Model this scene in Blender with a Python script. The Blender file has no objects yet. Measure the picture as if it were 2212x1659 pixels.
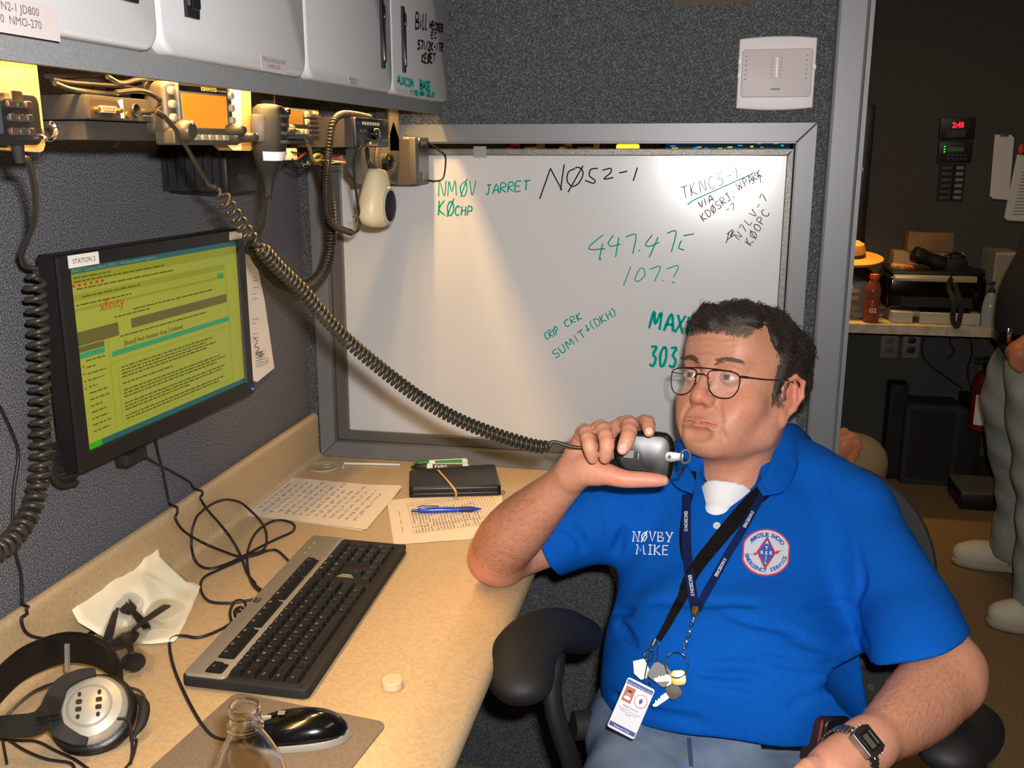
import bpy, bmesh, math, random
import numpy as np
from mathutils import Vector, Matrix, Euler
from mathutils.bvhtree import BVHTree
random.seed(4)
S = bpy.context.scene
COL = S.collection
# ---------------------------------------------------------------- camera
CAM = Vector((0.84, -1.935, 1.40))
YAW, PITCH, FPX = math.radians(11.3), math.radians(-13.6), 2100.0
cd = bpy.data.cameras.new('camera'); cam = bpy.data.objects.new('camera', cd); COL.objects.link(cam)
RC = Matrix.Rotation(YAW, 3, 'Z') @ Matrix.Rotation(math.pi/2 + PITCH, 3, 'X')
cam.matrix_world = Matrix.Translation(CAM) @ RC.to_4x4()
cd.sensor_width = 36.0; cd.lens = 36.0*FPX/2212.0; cd.clip_start = 0.02; cd.clip_end = 50
S.camera = cam
# ---------------------------------------------------------------- world, exposure
W = bpy.data.worlds.new('world'); S.world = W; W.use_nodes = True
W.node_tree.nodes['Background'].inputs[0].default_value = (0.02, 0.02, 0.022, 1)
W.node_tree.nodes['Background'].inputs[1].default_value = 1.0
S.view_settings.view_transform = 'Standard'; S.view_settings.look = 'None'
S.view_settings.gamma = 1; S.view_settings.use_curve_mapping = False
S.view_settings.exposure = 0.0
# ---------------------------------------------------------------- lights
def area(name, loc, target, sx, sy, power, col, spread=math.pi):
    l = bpy.data.lights.new(name, 'AREA'); l.shape = 'RECTANGLE'; l.size = sx; l.size_y = sy
    l.energy = power; l.color = col; l.spread = spread
    o = bpy.data.objects.new(name, l); COL.objects.link(o); o.location = loc
    d = Vector(target) - Vector(loc); o.rotation_euler = (0, 0, 0) if abs(d.normalized().z) > .97 else d.to_track_quat('-Z', 'Y').to_euler()
    return o
# the camera's own flash, just above and right of the lens
area('camera_flash', CAM + RC @ Vector((0.035, 0.05, 0.0)), CAM + RC @ Vector((0.03, 0.05, -2.0)), 0.035, 0.02, 25.0, (1.0, 0.97, 0.94))
# warm strip lamp under the overhead cabinet, behind its front lip
area('under_cabinet_lamp', (0.2885, -0.72, 1.505), (0.2890, -0.72, 0.7), 0.008, 1.30, 9.0, (1.0, 0.58, 0.18), math.radians(140))
# ceiling lamps of the trailer
area('ceiling_lamp_near', (1.5, -1.2, 2.05), (1.4, -1.2, 0), 0.3, 1.0, 2.6, (1.0, 0.78, 0.52))
area('ceiling_lamp_far', (1.55, 1.1, 2.05), (1.7, 1.2, 0), 0.3, 0.7, 4.6, (1.0, 0.64, 0.26))
area('counter_lamp', (1.36, 2.13, 1.50), (1.37, 2.13, 0), 0.30, 0.03, 1.6, (1.0, 0.52, 0.10), math.radians(80))
# ---------------------------------------------------------------- pixel rays (points in space at a real distance)
def ray(px, py): return RC @ Vector(((px-1106)/FPX, -(py-829.5)/FPX, -1.0))
def at(px, py, d): return CAM + ray(px, py)*d
def atx(px, py, x): d = ray(px, py); return CAM + d*((x-CAM.x)/d.x)
def aty(px, py, y): d = ray(px, py); return CAM + d*((y-CAM.y)/d.y)
def atz(px, py, z): d = ray(px, py); return CAM + d*((z-CAM.z)/d.z)
DZ = 0.74
# ---------------------------------------------------------------- materials
MATS = {}
def lin(c):
    c = c if isinstance(c, tuple) else tuple(int(c[i:i+2], 16)/255 for i in (1, 3, 5))
    return c
def mat(name, col, rough=0.5, metal=0.0, noise=None, bump=None, emit=None, trans=0.0, ior=1.45, spec=0.5, coat=0.0, alpha=1.0, attr=None, sheen=0.0, sss=0.0):
    """col: linear rgb. noise=(scale, col2, lo, hi, detail); bump=(scale, strength, dist)"""
    if name in MATS: return MATS[name]
    m = bpy.data.materials.new(name); m.use_nodes = True; MATS[name] = m
    nt = m.node_tree; N = nt.nodes; L = nt.links; b = N['Principled BSDF']
    b.inputs['Base Color'].default_value = (*col, 1); b.inputs['Roughness'].default_value = rough
    b.inputs['Metallic'].default_value = metal; b.inputs['IOR'].default_value = ior
    b.inputs['Transmission Weight'].default_value = trans; b.inputs['Alpha'].default_value = alpha
    b.inputs['Specular IOR Level'].default_value = spec; b.inputs['Coat Weight'].default_value = coat
    b.inputs['Sheen Weight'].default_value = sheen
    if sss:
        b.inputs['Subsurface Weight'].default_value = sss; b.inputs['Subsurface Radius'].default_value = (1.0, .35, .2); b.inputs['Subsurface Scale'].default_value = 0.006
    if emit: b.inputs['Emission Color'].default_value = (*emit[0], 1); b.inputs['Emission Strength'].default_value = emit[1]
    tc = None
    if noise or bump: tc = N.new('ShaderNodeTexCoord')
    src = None
    if attr:
        a = N.new('ShaderNodeAttribute'); a.attribute_name = attr; src = a.outputs['Color']
    if noise:
        nz = N.new('ShaderNodeTexNoise'); nz.inputs['Scale'].default_value = noise[0]; nz.inputs['Detail'].default_value = noise[4] if len(noise) > 4 else 3
        L.new(tc.outputs['Object'], nz.inputs['Vector'])
        mr = N.new('ShaderNodeMapRange'); mr.inputs[1].default_value = noise[2]; mr.inputs[2].default_value = noise[3]
        L.new(nz.outputs['Fac'], mr.inputs[0])
        mx = N.new('ShaderNodeMix'); mx.data_type = 'RGBA'
        mx.inputs[6].default_value = (*col, 1); mx.inputs[7].default_value = (*noise[1], 1)
        L.new(mr.outputs[0], mx.inputs[0])
        if src is not None:
            mx.blend_type = 'MULTIPLY'; L.new(src, mx.inputs[6])
        L.new(mx.outputs[2], b.inputs['Base Color'])
    elif src is not None: L.new(src, b.inputs['Base Color'])
    if bump:
        nb = N.new('ShaderNodeTexNoise'); nb.inputs['Scale'].default_value = bump[0]; nb.inputs['Detail'].default_value = 4
        L.new(tc.outputs['Object'], nb.inputs['Vector'])
        bp = N.new('ShaderNodeBump'); bp.inputs['Strength'].default_value = bump[1]; bp.inputs['Distance'].default_value = bump[2]
        L.new(nb.outputs['Fac'], bp.inputs['Height']); L.new(bp.outputs[0], b.inputs['Normal'])
    return m
def sr(r, g, b):
    f = lambda v: (v/255/12.92) if v <= 10 else ((v/255+.055)/1.055)**2.4
    return (f(r), f(g), f(b))
CARPET = mat('wall_carpet', sr(66, 68, 74), .95, noise=(520, sr(150, 150, 156), .42, .72, 2), bump=(420, .6, .002), spec=.1)
CARPET2 = mat('partition_carpet', sr(62, 65, 67), .95, noise=(420, sr(120, 124, 126), .45, .75, 2), bump=(400, .6, .002), spec=.1)
FARWALL = mat('far_wall_fabric', sr(74, 74, 70), .95, noise=(200, sr(92, 92, 86), .4, .7, 2), spec=.1)
FLOORM = mat('floor_carpet', sr(112, 92, 66), .95, noise=(260, sr(160, 138, 108), .35, .75, 4), bump=(300, .5, .003), spec=.1)
TRIM = mat('grey_metal_trim', sr(118, 119, 121), .42, .25, bump=(900, .08, .0005))
TRIMD = mat('dark_gap', sr(14, 14, 15), .6)
LAM = mat('beige_laminate', sr(190, 166, 130), .30, noise=(190, sr(178, 150, 112), .36, .70, 12), bump=(300, .03, .0004))
LAMB = mat('beige_laminate_counter', sr(200, 190, 170), .4, noise=(30, sr(170, 150, 120), .4, .7, 6))
WHITE = mat('white_laminate', sr(222, 224, 224), .38)
DOORM = mat('white_door_laminate', sr(186, 186, 188), .7, spec=.3)
FASC = mat('grey_fascia', sr(120, 122, 124), .75, spec=.2, noise=(500, sr(132, 134, 136), .4, .7, 2))
BLK = mat('black_plastic', sr(24, 23, 23), .42)
BLKM = mat('black_matte', sr(28, 27, 26), .7, bump=(900, .15, .0004))
BLKG = mat('black_gloss', sr(12, 12, 13), .15, coat=.4)
BLKL = mat('black_leather', sr(22, 20, 19), .36, bump=(350, .25, .0006))
GREYP = mat('grey_plastic', sr(92, 90, 86), .5)
DKG = mat('dark_grey_metal', sr(62, 58, 54), .5, .2, bump=(600, .15, .0004))
SILV = mat('silver_plastic', sr(158, 152, 142), .38, .35)
CHROME = mat('chrome', sr(215, 213, 208), .16, 1.0)
BRASS = mat('brass', sr(190, 150, 90), .3, .9)
WOOD = mat('pine_wood', sr(178, 144, 94), .6, noise=(60, sr(152, 118, 72), .3, .7, 4))
PAPER = mat('white_paper', sr(226, 222, 218), .7)
PAPER2 = mat('cream_paper', sr(228, 214, 196), .7)
INKB = mat('blue_black_ink', sr(62, 62, 96), .6)
INKK = mat('black_marker', sr(46, 36, 42), .9, spec=.0)
INKT = mat('teal_marker', sr(0, 150, 136), .9, spec=.0)
INKBR = mat('brown_marker', sr(92, 80, 78), .9, spec=.0)
PRINT = mat('black_print', sr(52, 48, 50), .6)
PRINTW = mat('white_print', sr(225, 225, 222), .6)
GLASSY = mat('clear_plastic', (1, 1, 1), .06, trans=1.0, ior=1.38)
# ---------------------------------------------------------------- mesh helpers
class MB:
    def __init__(s): s.v = []; s.f = []; s.m = []; s.cur = 0
    def add(s, vs, fs, M=None):
        b = len(s.v)
        s.v += [tuple(M @ Vector(p)) if M is not None else tuple(p) for p in vs]
        s.f += [tuple(b+i for i in f) for f in fs]; s.m += [s.cur]*len(fs)
    def box(s, c, d, M=None, taper=1.0):
        x, y, z = d[0]/2, d[1]/2, d[2]/2; t = taper
        vs = [(c[0]+a*x*(t if k > 0 else 1), c[1]+b*y*(t if k > 0 else 1), c[2]+k*z) for k in (-1, 1) for b in (-1, 1) for a in (-1, 1)]
        s.add(vs, [(0, 2, 3, 1), (4, 5, 7, 6), (0, 1, 5, 4), (2, 6, 7, 3), (0, 4, 6, 2), (1, 3, 7, 5)], M)
    def b2(s, a, b, M=None):
        s.box([(a[i]+b[i])/2 for i in range(3)], [abs(b[i]-a[i]) for i in range(3)], M)
    def rbox(s, c, d, r, M=None, seg=2):
        bm = bmesh.new(); bmesh.ops.create_cube(bm, size=1)
        for v in bm.verts: v.co = Vector((c[0]+v.co.x*d[0], c[1]+v.co.y*d[1], c[2]+v.co.z*d[2]))
        bmesh.ops.bevel(bm, geom=bm.edges[:], offset=r, segments=seg, affect='EDGES', profile=.5)
        s.add([v.co.copy() for v in bm.verts], [[v.index for v in f.verts] for f in bm.faces], M); bm.free()
    def prism(s, pts, z0, z1, M=None, bev=0.0, top=True):
        """polygon in xy extruded z0..z1; bev rounds the z1 rim"""
        n = len(pts); ctr = [sum(p[0] for p in pts)/n, sum(p[1] for p in pts)/n]
        rings = [(z0, 0)]
        if bev:
            for k in range(4):
                a = k/3*math.pi/2; rings.append((z1-bev+bev*math.sin(a), bev*(1-math.cos(a))))
        else: rings.append((z1, 0))
        vs = []
        for z, ins in rings:
            for p in pts:
                dx, dy = p[0]-ctr[0], p[1]-ctr[1]; l = math.hypot(dx, dy) or 1
                vs.append((p[0]-dx/l*ins, p[1]-dy/l*ins, z))
        fs = []
        for k in range(len(rings)-1):
            for i in range(n): j = (i+1) % n; fs.append((k*n+i, k*n+j, (k+1)*n+j, (k+1)*n+i))
        fs.append(tuple(range(n))[::-1])
        if top: fs.append(tuple((len(rings)-1)*n+i for i in range(n)))
        s.add(vs, fs, M)
    def lathe(s, prof, M=None, seg=24, closed=False):
        """prof: list of (r,z)"""
        vs = []; fs = []; n = len(prof)
        for k in range(seg):
            a = 2*math.pi*k/seg
            for r, z in prof: vs.append((r*math.cos(a), r*math.sin(a), z))
        for k in range(seg):
            k2 = (k+1) % seg
            for i in range(n-1): fs.append((k*n+i, k2*n+i, k2*n+i+1, k*n+i+1))
            if closed: fs.append((k*n+n-1, k2*n+n-1, k2*n, k*n))
        if not closed:
            if prof[0][0] > 1e-6: fs.append(tuple(k*n for k in range(seg))[::-1])
            if prof[-1][0] > 1e-6: fs.append(tuple(k*n+n-1 for k in range(seg)))
        s.add(vs, fs, M)
    def cyl(s, a, b, r, r2=None, seg=16):
        a = Vector(a); b = Vector(b); d = b-a; L = d.length
        M = Matrix.Translation(a) @ d.to_track_quat('Z', 'Y').to_matrix().to_4x4()
        s.lathe([(r, 0), (r if r2 is None else r2, L)], M, seg)
    def ball(s, c, r, seg=16, rings=10, M=None):
        if not hasattr(r, '__len__'): r = (r, r, r)
        pr = [(math.sin(math.pi*i/rings), -math.cos(math.pi*i/rings)) for i in range(rings+1)]
        T = Matrix.Translation(Vector(c)) @ (M.to_4x4() if M is not None else Matrix.Identity(4)) @ Matrix.Diagonal((*r, 1))
        s.lathe(pr, T, seg)
    def tube(s, pts, r, seg=8, cap=True, closed=False, flat=None):
        P = [Vector(p) for p in pts]; n = len(P)
        R = r if hasattr(r, '__len__') else [r]*n
        up = None; vs = []; fs = []
        for i in range(n):
            if closed: t = (P[(i+1) % n]-P[i-1])
            else: t = P[min(i+1, n-1)]-P[max(i-1, 0)]
            t = t.normalized() if t.length > 1e-9 else Vector((0, 0, 1))
            if up is None:
                up = Vector((0, 0, 1)) if abs(t.z) < .9 else Vector((1, 0, 0))
                up = (up - t*up.dot(t)).normalized()
            else:
                u2 = up - t*up.dot(t); up = u2.normalized() if u2.length > 1e-6 else up
            sd = t.cross(up)
            for k in range(seg):
                a = 2*math.pi*k/seg
                vs.append(P[i] + up*(math.cos(a)*R[i]) + sd*(math.sin(a)*R[i]*(flat or 1)))
        m = n if closed else n-1
        for i in range(m):
            j = (i+1) % n
            for k in range(seg): k2 = (k+1) % seg; fs.append((i*seg+k, i*seg+k2, j*seg+k2, j*seg+k))
        if cap and not closed: fs.append(tuple(range(seg))[::-1]); fs.append(tuple((n-1)*seg+k for k in range(seg)))
        s.add(vs, fs)
    def strip(s, pts, nrm, w, th=0.0006):
        """flat ribbon with thickness along points; nrm: list of normals"""
        P = [Vector(p) for p in pts]; n = len(P); vs = []; fs = []
        Wd = w if hasattr(w, '__len__') else [w]*n
        for i in range(n):
            t = (P[min(i+1, n-1)]-P[max(i-1, 0)]).normalized(); N_ = Vector(nrm[i] if isinstance(nrm, list) else nrm).normalized()
            sd = t.cross(N_).normalized()*Wd[i]/2
            vs += [P[i]-sd, P[i]+sd, P[i]+sd+N_*th, P[i]-sd+N_*th]
        for i in range(n-1):
            a = i*4; b = a+4
            for k in range(4): k2 = (k+1) % 4; fs.append((a+k, a+k2, b+k2, b+k))
        fs += [(3, 2, 1, 0), tuple((n-1)*4+k for k in range(4))]
        s.add(vs, fs)
def smooth_path(pts, n=8, closed=False):
    """catmull-rom through points"""
    P = [Vector(p) for p in pts]; out = []
    m = len(P)
    rng = range(m if closed else m-1)
    for i in rng:
        p0 = P[i-1] if (i > 0 or closed) else P[0]*2-P[1]; p1 = P[i]; p2 = P[(i+1) % m]
        p3 = P[(i+2) % m] if (closed or i+2 < m) else P[-1]*2-P[-2]
        for k in range(n):
            t = k/n
            out.append(.5*((2*p1)+(p2-p0)*t+(2*p0-5*p1+4*p2-p3)*t*t+(3*p1-p0-3*p2+p3)*t**3))
    if not closed: out.append(P[-1])
    return out
def resample(P, step):
    out = [P[0]]; acc = 0
    for a, b in zip(P[:-1], P[1:]):
        d = (b-a).length
        while acc+d >= step and d > 1e-9:
            t = (step-acc)/d; a = a+(b-a)*t; out.append(a.copy()); d = (b-a).length; acc = 0
        acc += d
    return out
def coil_path(pts, R, pitch, per=12, R1=None):
    P = resample(smooth_path(pts, 24), pitch/per); up = None; out = []
    n = len(P)
    for i, p in enumerate(P):
        t = (P[min(i+2, n-1)]-P[max(i-2, 0)]).normalized()
        if up is None:
            up = Vector((0, 0, 1)) if abs(t.z) < .9 else Vector((0, 1, 0)); up = (up-t*up.dot(t)).normalized()
        else: up = (up-t*up.dot(t)).normalized()
        sd = t.cross(up); a = 2*math.pi*i/per
        f = i/max(n-1, 1); rr = R if R1 is None else R+(R1-R)*f
        e = min(1, i/per, (n-1-i)/per)
        out.append(p+(up*math.cos(a)+sd*math.sin(a))*rr*e)
    return out
def loft(mb, path, r, seg=8): mb.tube(path, r, seg)
def fin(me, smooth=True, angle=38):
    if smooth:
        for p in me.polygons: p.use_smooth = True
        try: me.set_sharp_from_angle(angle=math.radians(angle))
        except Exception: pass
def obj(name, mb, m, parent=None, world=False, smooth=True, angle=38, label=None):
    me = bpy.data.meshes.new(name); me.from_pydata([tuple(v) for v in mb.v], [], mb.f); me.validate(); me.update()
    ms = m if isinstance(m, (list, tuple)) else [m]
    for q in ms: me.materials.append(q)
    if len(ms) > 1 and len(me.polygons) == len(mb.m): me.polygons.foreach_set('material_index', mb.m)
    bm = bmesh.new(); bm.from_mesh(me); bmesh.ops.recalc_face_normals(bm, faces=bm.faces[:]); bm.to_mesh(me); bm.free()
    fin(me, smooth, angle)
    o = bpy.data.objects.new(name, me); COL.objects.link(o)
    if parent is not None:
        if world: me.transform(WM(parent).inverted())
        o.parent = parent
    if label: o['label'] = label
    return o
def WM(o):
    M = o.matrix_basis.copy()
    return WM(o.parent) @ M if o.parent else M
def thing(name, label, cat, loc=(0, 0, 0), M=None, group=None):
    o = bpy.data.objects.new(name, None); COL.objects.link(o); o.empty_display_size = .02
    if M is not None: o.matrix_basis = M
    else: o.location = loc; o.matrix_basis = Matrix.Translation(Vector(loc))
    o['label'] = label; o['category'] = cat
    if group: o['group'] = group
    return o
def tag(o, label, cat, group=None):
    o['label'] = label; o['category'] = cat
    if group: o['group'] = group
    return o
def struct(name, mb, m, parent=None, smooth=False):
    o = obj(name, mb, m, parent, smooth=smooth)
    if parent is None: o['kind'] = 'structure'
    return o
def recenter(o):
    """put a world-built mesh's origin at its base"""
    me = o.data; co = np.empty(len(me.vertices)*3); me.vertices.foreach_get('co', co); co = co.reshape(-1, 3)
    c = Vector((co[:, 0].mean(), co[:, 1].mean(), co[:, 2].min()))
    me.transform(Matrix.Translation(-c)); o.matrix_basis = o.matrix_basis @ Matrix.Translation(c); return o
def frameM(o, x, y, z=None):
    """matrix with origin o, x-axis x, y-axis ~y"""
    x = Vector(x).normalized(); z = x.cross(Vector(y)).normalized() if z is None else Vector(z).normalized(); y = z.cross(x)
    M = Matrix((( x.x, y.x, z.x, o[0]), (x.y, y.y, z.y, o[1]), (x.z, y.z, z.z, o[2]), (0, 0, 0, 1)))
    return M
def rrect(w, h, r, seg=5, cx=0, cy=0):
    out = []
    for (sx, sy, a0) in ((1, 1, 0), (-1, 1, 90), (-1, -1, 180), (1, -1, 270)):
        for k in range(seg+1):
            a = math.radians(a0+90*k/seg); out.append((cx+sx*(w/2-r)+r*math.cos(a), cy+sy*(h/2-r)+r*math.sin(a)))
    return out
# printed text -> mesh verts (flat), local xy
_tc = {}
def text_mesh(txt, size, align='LEFT', sx=1.0, bold=0.0, ext=0.0):
    c = bpy.data.curves.new('t', 'FONT'); c.body = txt; c.size = size; c.align_x = align; c.resolution_u = 2; c.offset = bold; c.extrude = ext
    o = bpy.data.objects.new('t', c); COL.objects.link(o)
    dg = bpy.context.evaluated_depsgraph_get(); dg.update(); me = bpy.data.meshes.new_from_object(o.evaluated_get(dg))
    vs = [(v.co.x*sx, v.co.y, v.co.z) for v in me.vertices]; fs = [tuple(p.vertices) for p in me.polygons]
    bpy.data.objects.remove(o); bpy.data.curves.remove(c); bpy.data.meshes.remove(me)
    return vs, fs
def mtext(mb, txt, size, M, align='LEFT', sx=1.0, bold=0.0):
    k = (txt, size, align, sx, bold)
    if k not in _tc: _tc[k] = text_mesh(txt, size, align, sx, bold)
    mb.add(*_tc[k], M)
# single-stroke handwriting
G = {
 'A': [[(0,0),(.35,1),(.7,0)],[(.12,.36),(.6,.38)]], 'B': [[(0,0),(0,1),(.45,.95),(.5,.7),(.05,.52),(.6,.4),(.55,.08),(0,0)]],
 'C': [[(.6,.85),(.35,1),(.05,.7),(.02,.3),(.25,0),(.6,.12)]], 'D': [[(0,0),(.05,1),(.5,.85),(.62,.5),(.45,.1),(0,0)]],
 'E': [[(.55,1),(0,1),(0,0),(.55,.02)],[(0,.52),(.45,.54)]], 'F': [[(.55,1),(0,.96),(0,0)],[(0,.5),(.4,.54)]],
 'G': [[(.6,.85),(.3,1),(.03,.6),(.1,.1),(.45,0),(.62,.4),(.35,.42)]], 'H': [[(0,0),(.03,1)],[(.55,1),(.52,0)],[(0,.5),(.55,.52)]],
 'I': [[(.05,1),(.05,0)]], 'J': [[(.1,1),(.6,1)],[(.38,1),(.36,.15),(.2,0),(0,.15)]], 'K': [[(.03,1),(0,0)],[(.55,1),(.04,.45),(.62,0)]],
 'L': [[(.05,1),(0,0),(.5,.02)]], 'M': [[(0,0),(.12,1),(.4,.3),(.7,1),(.8,0)]], 'N': [[(0,0),(.08,1),(.55,0),(.65,1)]],
 'O': [[(.3,1),(.03,.65),(.1,.1),(.4,.02),(.6,.4),(.5,.9),(.3,1)]], '0': [[(.3,1),(.03,.6),(.1,.1),(.35,0),(.55,.4),(.48,.9),(.3,1)]],
 'Ø': [[(.3,.95),(.03,.6),(.1,.1),(.35,0),(.6,.4),(.5,.9),(.3,.95)],[(.0,-.12),(.62,1.15)]],
 'P': [[(0,0),(.03,1),(.5,.95),(.52,.6),(.03,.48)]], 'R': [[(0,0),(.03,1),(.5,.95),(.5,.62),(.03,.5),(.6,0)]],
 'Q': [[(.3,1),(.03,.6),(.1,.1),(.4,.02),(.6,.4),(.5,.9),(.3,1)],[(.35,.3),(.65,-.1)]],
 'S': [[(.6,.88),(.3,1),(.08,.8),(.2,.55),(.52,.4),(.5,.1),(.2,0),(0,.12)]], 'T': [[(0,1),(.7,1)],[(.35,1),(.32,0)]],
 'U': [[(0,1),(.03,.2),(.25,0),(.5,.2),(.55,1)]], 'V': [[(0,1),(.28,0),(.6,1)]], 'W': [[(0,1),(.18,0),(.42,.7),(.6,0),(.85,1)]],
 'X': [[(0,1),(.6,0)],[(.6,1),(0,0)]], 'Y': [[(0,1),(.3,.5)],[(.6,1),(.2,0)]], 'Z': [[(0,1),(.6,1),(.02,.02),(.65,0)]],
 '1': [[(.15,1),(.1,0)]], '2': [[(.02,.8),(.3,1),(.55,.75),(.02,0),(.6,.02)]], '3': [[(.02,.95),(.5,.95),(.25,.58),(.55,.35),(.35,0),(0,.08)]],
 '4': [[(.28,1),(.02,.45),(.62,.42)],[(.55,.95),(.42,0)]], '5': [[(.6,1),(.12,1),(.1,.6),(.45,.55),(.5,.15),(0,0)]],
 '7': [[(0,.95),(.55,1),(.2,0)]], '-': [[(.05,.5),(.5,.52)]], '.': [[(.05,.03),(.1,.0)]], ',': [[(.1,.08),(.02,-.12)]], ':': [[(.05,.6),(.08,.57)],[(.05,.15),(.08,.12)]],
 '(': [[(.3,1.1),(.08,.6),(.25,-.1)]], ')': [[(.02,1.1),(.25,.6),(.02,-.1)]], '/': [[(0,-.1),(.4,1.1)]], '!': [[(.12,1.1),(.1,.3)],[(.1,.1),(.1,.04)]], ' ': [], '?': [[(0,.9),(.3,1),(.5,.75),(.2,.4)],[(.18,.1),(.2,.05)]],
 'e': [[(0,.3),(.4,.35),(.35,.6),(.1,.6),(0,.25),(.2,0),(.45,.1)]], 'i': [[(.1,.6),(.1,0)],[(.1,.85),(.11,.83)]], 'l': [[(.1,1),(.08,.05),(.3,0)]],
}
WID = {'M': 1.0, 'W': 1.05, 'I': .25, '1': .4, '.': .3, ',': .3, ' ': .5, ':': .3, '!': .35, 'i': .3, 'l': .35, '(': .45, ')': .45, '/': .5}
def strokes(txt, slant=.1, gap=.18, jit=.03):
    out = []; x = 0
    for ch in txt:
        for pl in G[ch]:
            out.append([(x+p[0]+p[1]*slant+random.uniform(-jit, jit), p[1]+random.uniform(-jit, jit)) for p in pl])
        x += WID.get(ch, .65)+gap
    return out, x-gap
def write(mb, txt, A, B, up, h, w, n, slant=.1, rnd=True, gap=.18, jit=.03):
    """handwriting from A (baseline start) to B (baseline end), letter height h along up"""
    st, L = strokes(txt, slant, gap, jit); A = Vector(A); B = Vector(B); ux = (B-A)/L; up = Vector(up).normalized()*h; n = Vector(n).normalized()
    for pl in st:
        P = [A+ux*p[0]+up*p[1] for p in pl]
        if len(P) > 2: P = smooth_path(P, 4)
        mb.strip(P, n, [w*random.uniform(.75, 1.1) for _ in P], .0004)
# ================================================================ room shell
def simple(name, parts, m, structure=True, smooth=False):
    mb = MB()
    for a, b in parts: mb.b2(a, b)
    return struct(name, mb, m) if structure else obj(name, mb, m, smooth=smooth)
RX, YN, YF, ZC = 3.0, -3.0, 2.46, 2.12
simple('floor', [((-.06, YN, -.05), (RX, YF, 0))], FLOORM)
simple('ceiling', [((-.06, YN, ZC), (RX, YF, ZC+.05))], FARWALL)
simple('wall_left', [((-.06, YN, 0), (0, YF, ZC))], CARPET)
simple('wall_far', [((0, YF, 0), (RX, YF+.05, ZC))], FARWALL)
simple('wall_right', [((RX, YN, 0), (RX+.05, YF+.05, ZC))], FARWALL)
simple('wall_near', [((-.06, YN-.05, 0), (RX, YN, ZC))], FARWALL)
# partition with pass-through opening
OX0, OX1, OZ0, OZ1 = 0.055, 0.997, 0.772, 1.413
PY0, PY1 = 0.004, 0.075
simple('wall_partition', [((0, PY0, 0), (OX0, PY1, ZC)), ((OX1, PY0, 0), (1.05, PY1, ZC)), ((OX0, PY0, 0), (OX1, PY1, OZ0)), ((OX0, PY0, OZ1), (OX1, PY1, ZC))], CARPET2)
# metal end post of the partition
mb = MB(); mb.rbox((1.0765, .03, ZC/2), (.055, .10, ZC-.001), .006); mb.b2((1.104, -.016, 0), (1.112, .074, ZC-.001)); struct('trim_1', mb, TRIM)
# mitred frame around the opening
fr = thing('window_1', 'pass-through opening framed in grey metal', 'window'); del fr['category']; fr['kind'] = 'structure'
def mitre(x0, x1, z0, z1, w, y0, y1, m, parent, name):
    """four mitred frame rails of width w, outer rect given"""
    o = [(x0, z0), (x1, z0), (x1, z1), (x0, z1)]; i = [(x0+w, z0+w), (x1-w, z0+w), (x1-w, z1-w), (x0+w, z1-w)]
    for k in range(4):
        j = (k+1) % 4; g = .0004
        q = [Vector((o[k][0], 0, o[k][1])), Vector((o[j][0], 0, o[j][1])), Vector((i[j][0], 0, i[j][1])), Vector((i[k][0], 0, i[k][1]))]
        c = sum(q, Vector())/4
        q = [p + (c-p).normalized()*g for p in q]
        mb = MB(); vs = [(p.x, y0+.0015, p.z) for p in q]+[(p.x, y1, p.z) for p in q]
        ins = [p + (c-p).normalized()*.0022 for p in q]; vs += [(p.x, y0, p.z) for p in ins]
        fs = [(4, 5, 6, 7)] + [(a, (a+1) % 4, (a+1) % 4+4, a+4) for a in range(4)] + [(8+a, 8+(a+1) % 4, (a+1) % 4, a) for a in range(4)] + [(8, 9, 10, 11)]
        mb.add(vs, fs); obj(name, mb, m, parent, smooth=False)
mitre(.024, 1.029, .7405, 1.447, .0335, -.004, PY0+.001, TRIM, fr, 'frame_rail')
mb = MB(); y0, y1 = PY0, PY1
mb.b2((OX0, y0, OZ0), (OX0+.003, y1, OZ1)); mb.b2((OX1-.003, y0, OZ0), (OX1, y1, OZ1)); mb.b2((OX0, y0, OZ0), (OX1, y1, OZ0+.003)); mb.b2((OX0, y0, OZ1-.003), (OX1, y1, OZ1))
obj('jamb_lining', mb, TRIM, fr, smooth=False)
# baseboard on far wall
simple('baseboard_far', [((1.0, YF-.012, 0), (RX, YF, .09))], BLKM)

# ================================================================ whiteboard standing in the opening
WY = 0.020
wb = thing('whiteboard', 'white dry-erase board covered in teal and black marker notes, set in the grey frame', 'whiteboard', (.53, WY, OZ0))
BOARDM = mat('whiteboard_gloss', sr(200, 200, 202), .25, coat=.9); BOARDM.node_tree.nodes['Principled BSDF'].inputs['Coat Roughness'].default_value = .17
HAMM = mat('hammered_grey_frame', sr(104, 100, 96), .24, .35, bump=(620, .55, .0009))
def inl(px, py, y=WY): return aty(px, py, y)
bx0, bx1, bz0, bz1 = .084, .986, .797, 1.387
mb = MB(); mb.b2((bx0-.004, WY, bz0-.004), (bx1+.004, WY+.008, bz1+.004))
obj('panel', mb, BOARDM, wb, world=True, smooth=False)
fo = thing('frame', '', ''); del fo['label']; del fo['category']; fo.parent = wb; fo.matrix_basis = WM(wb).inverted()
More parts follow.
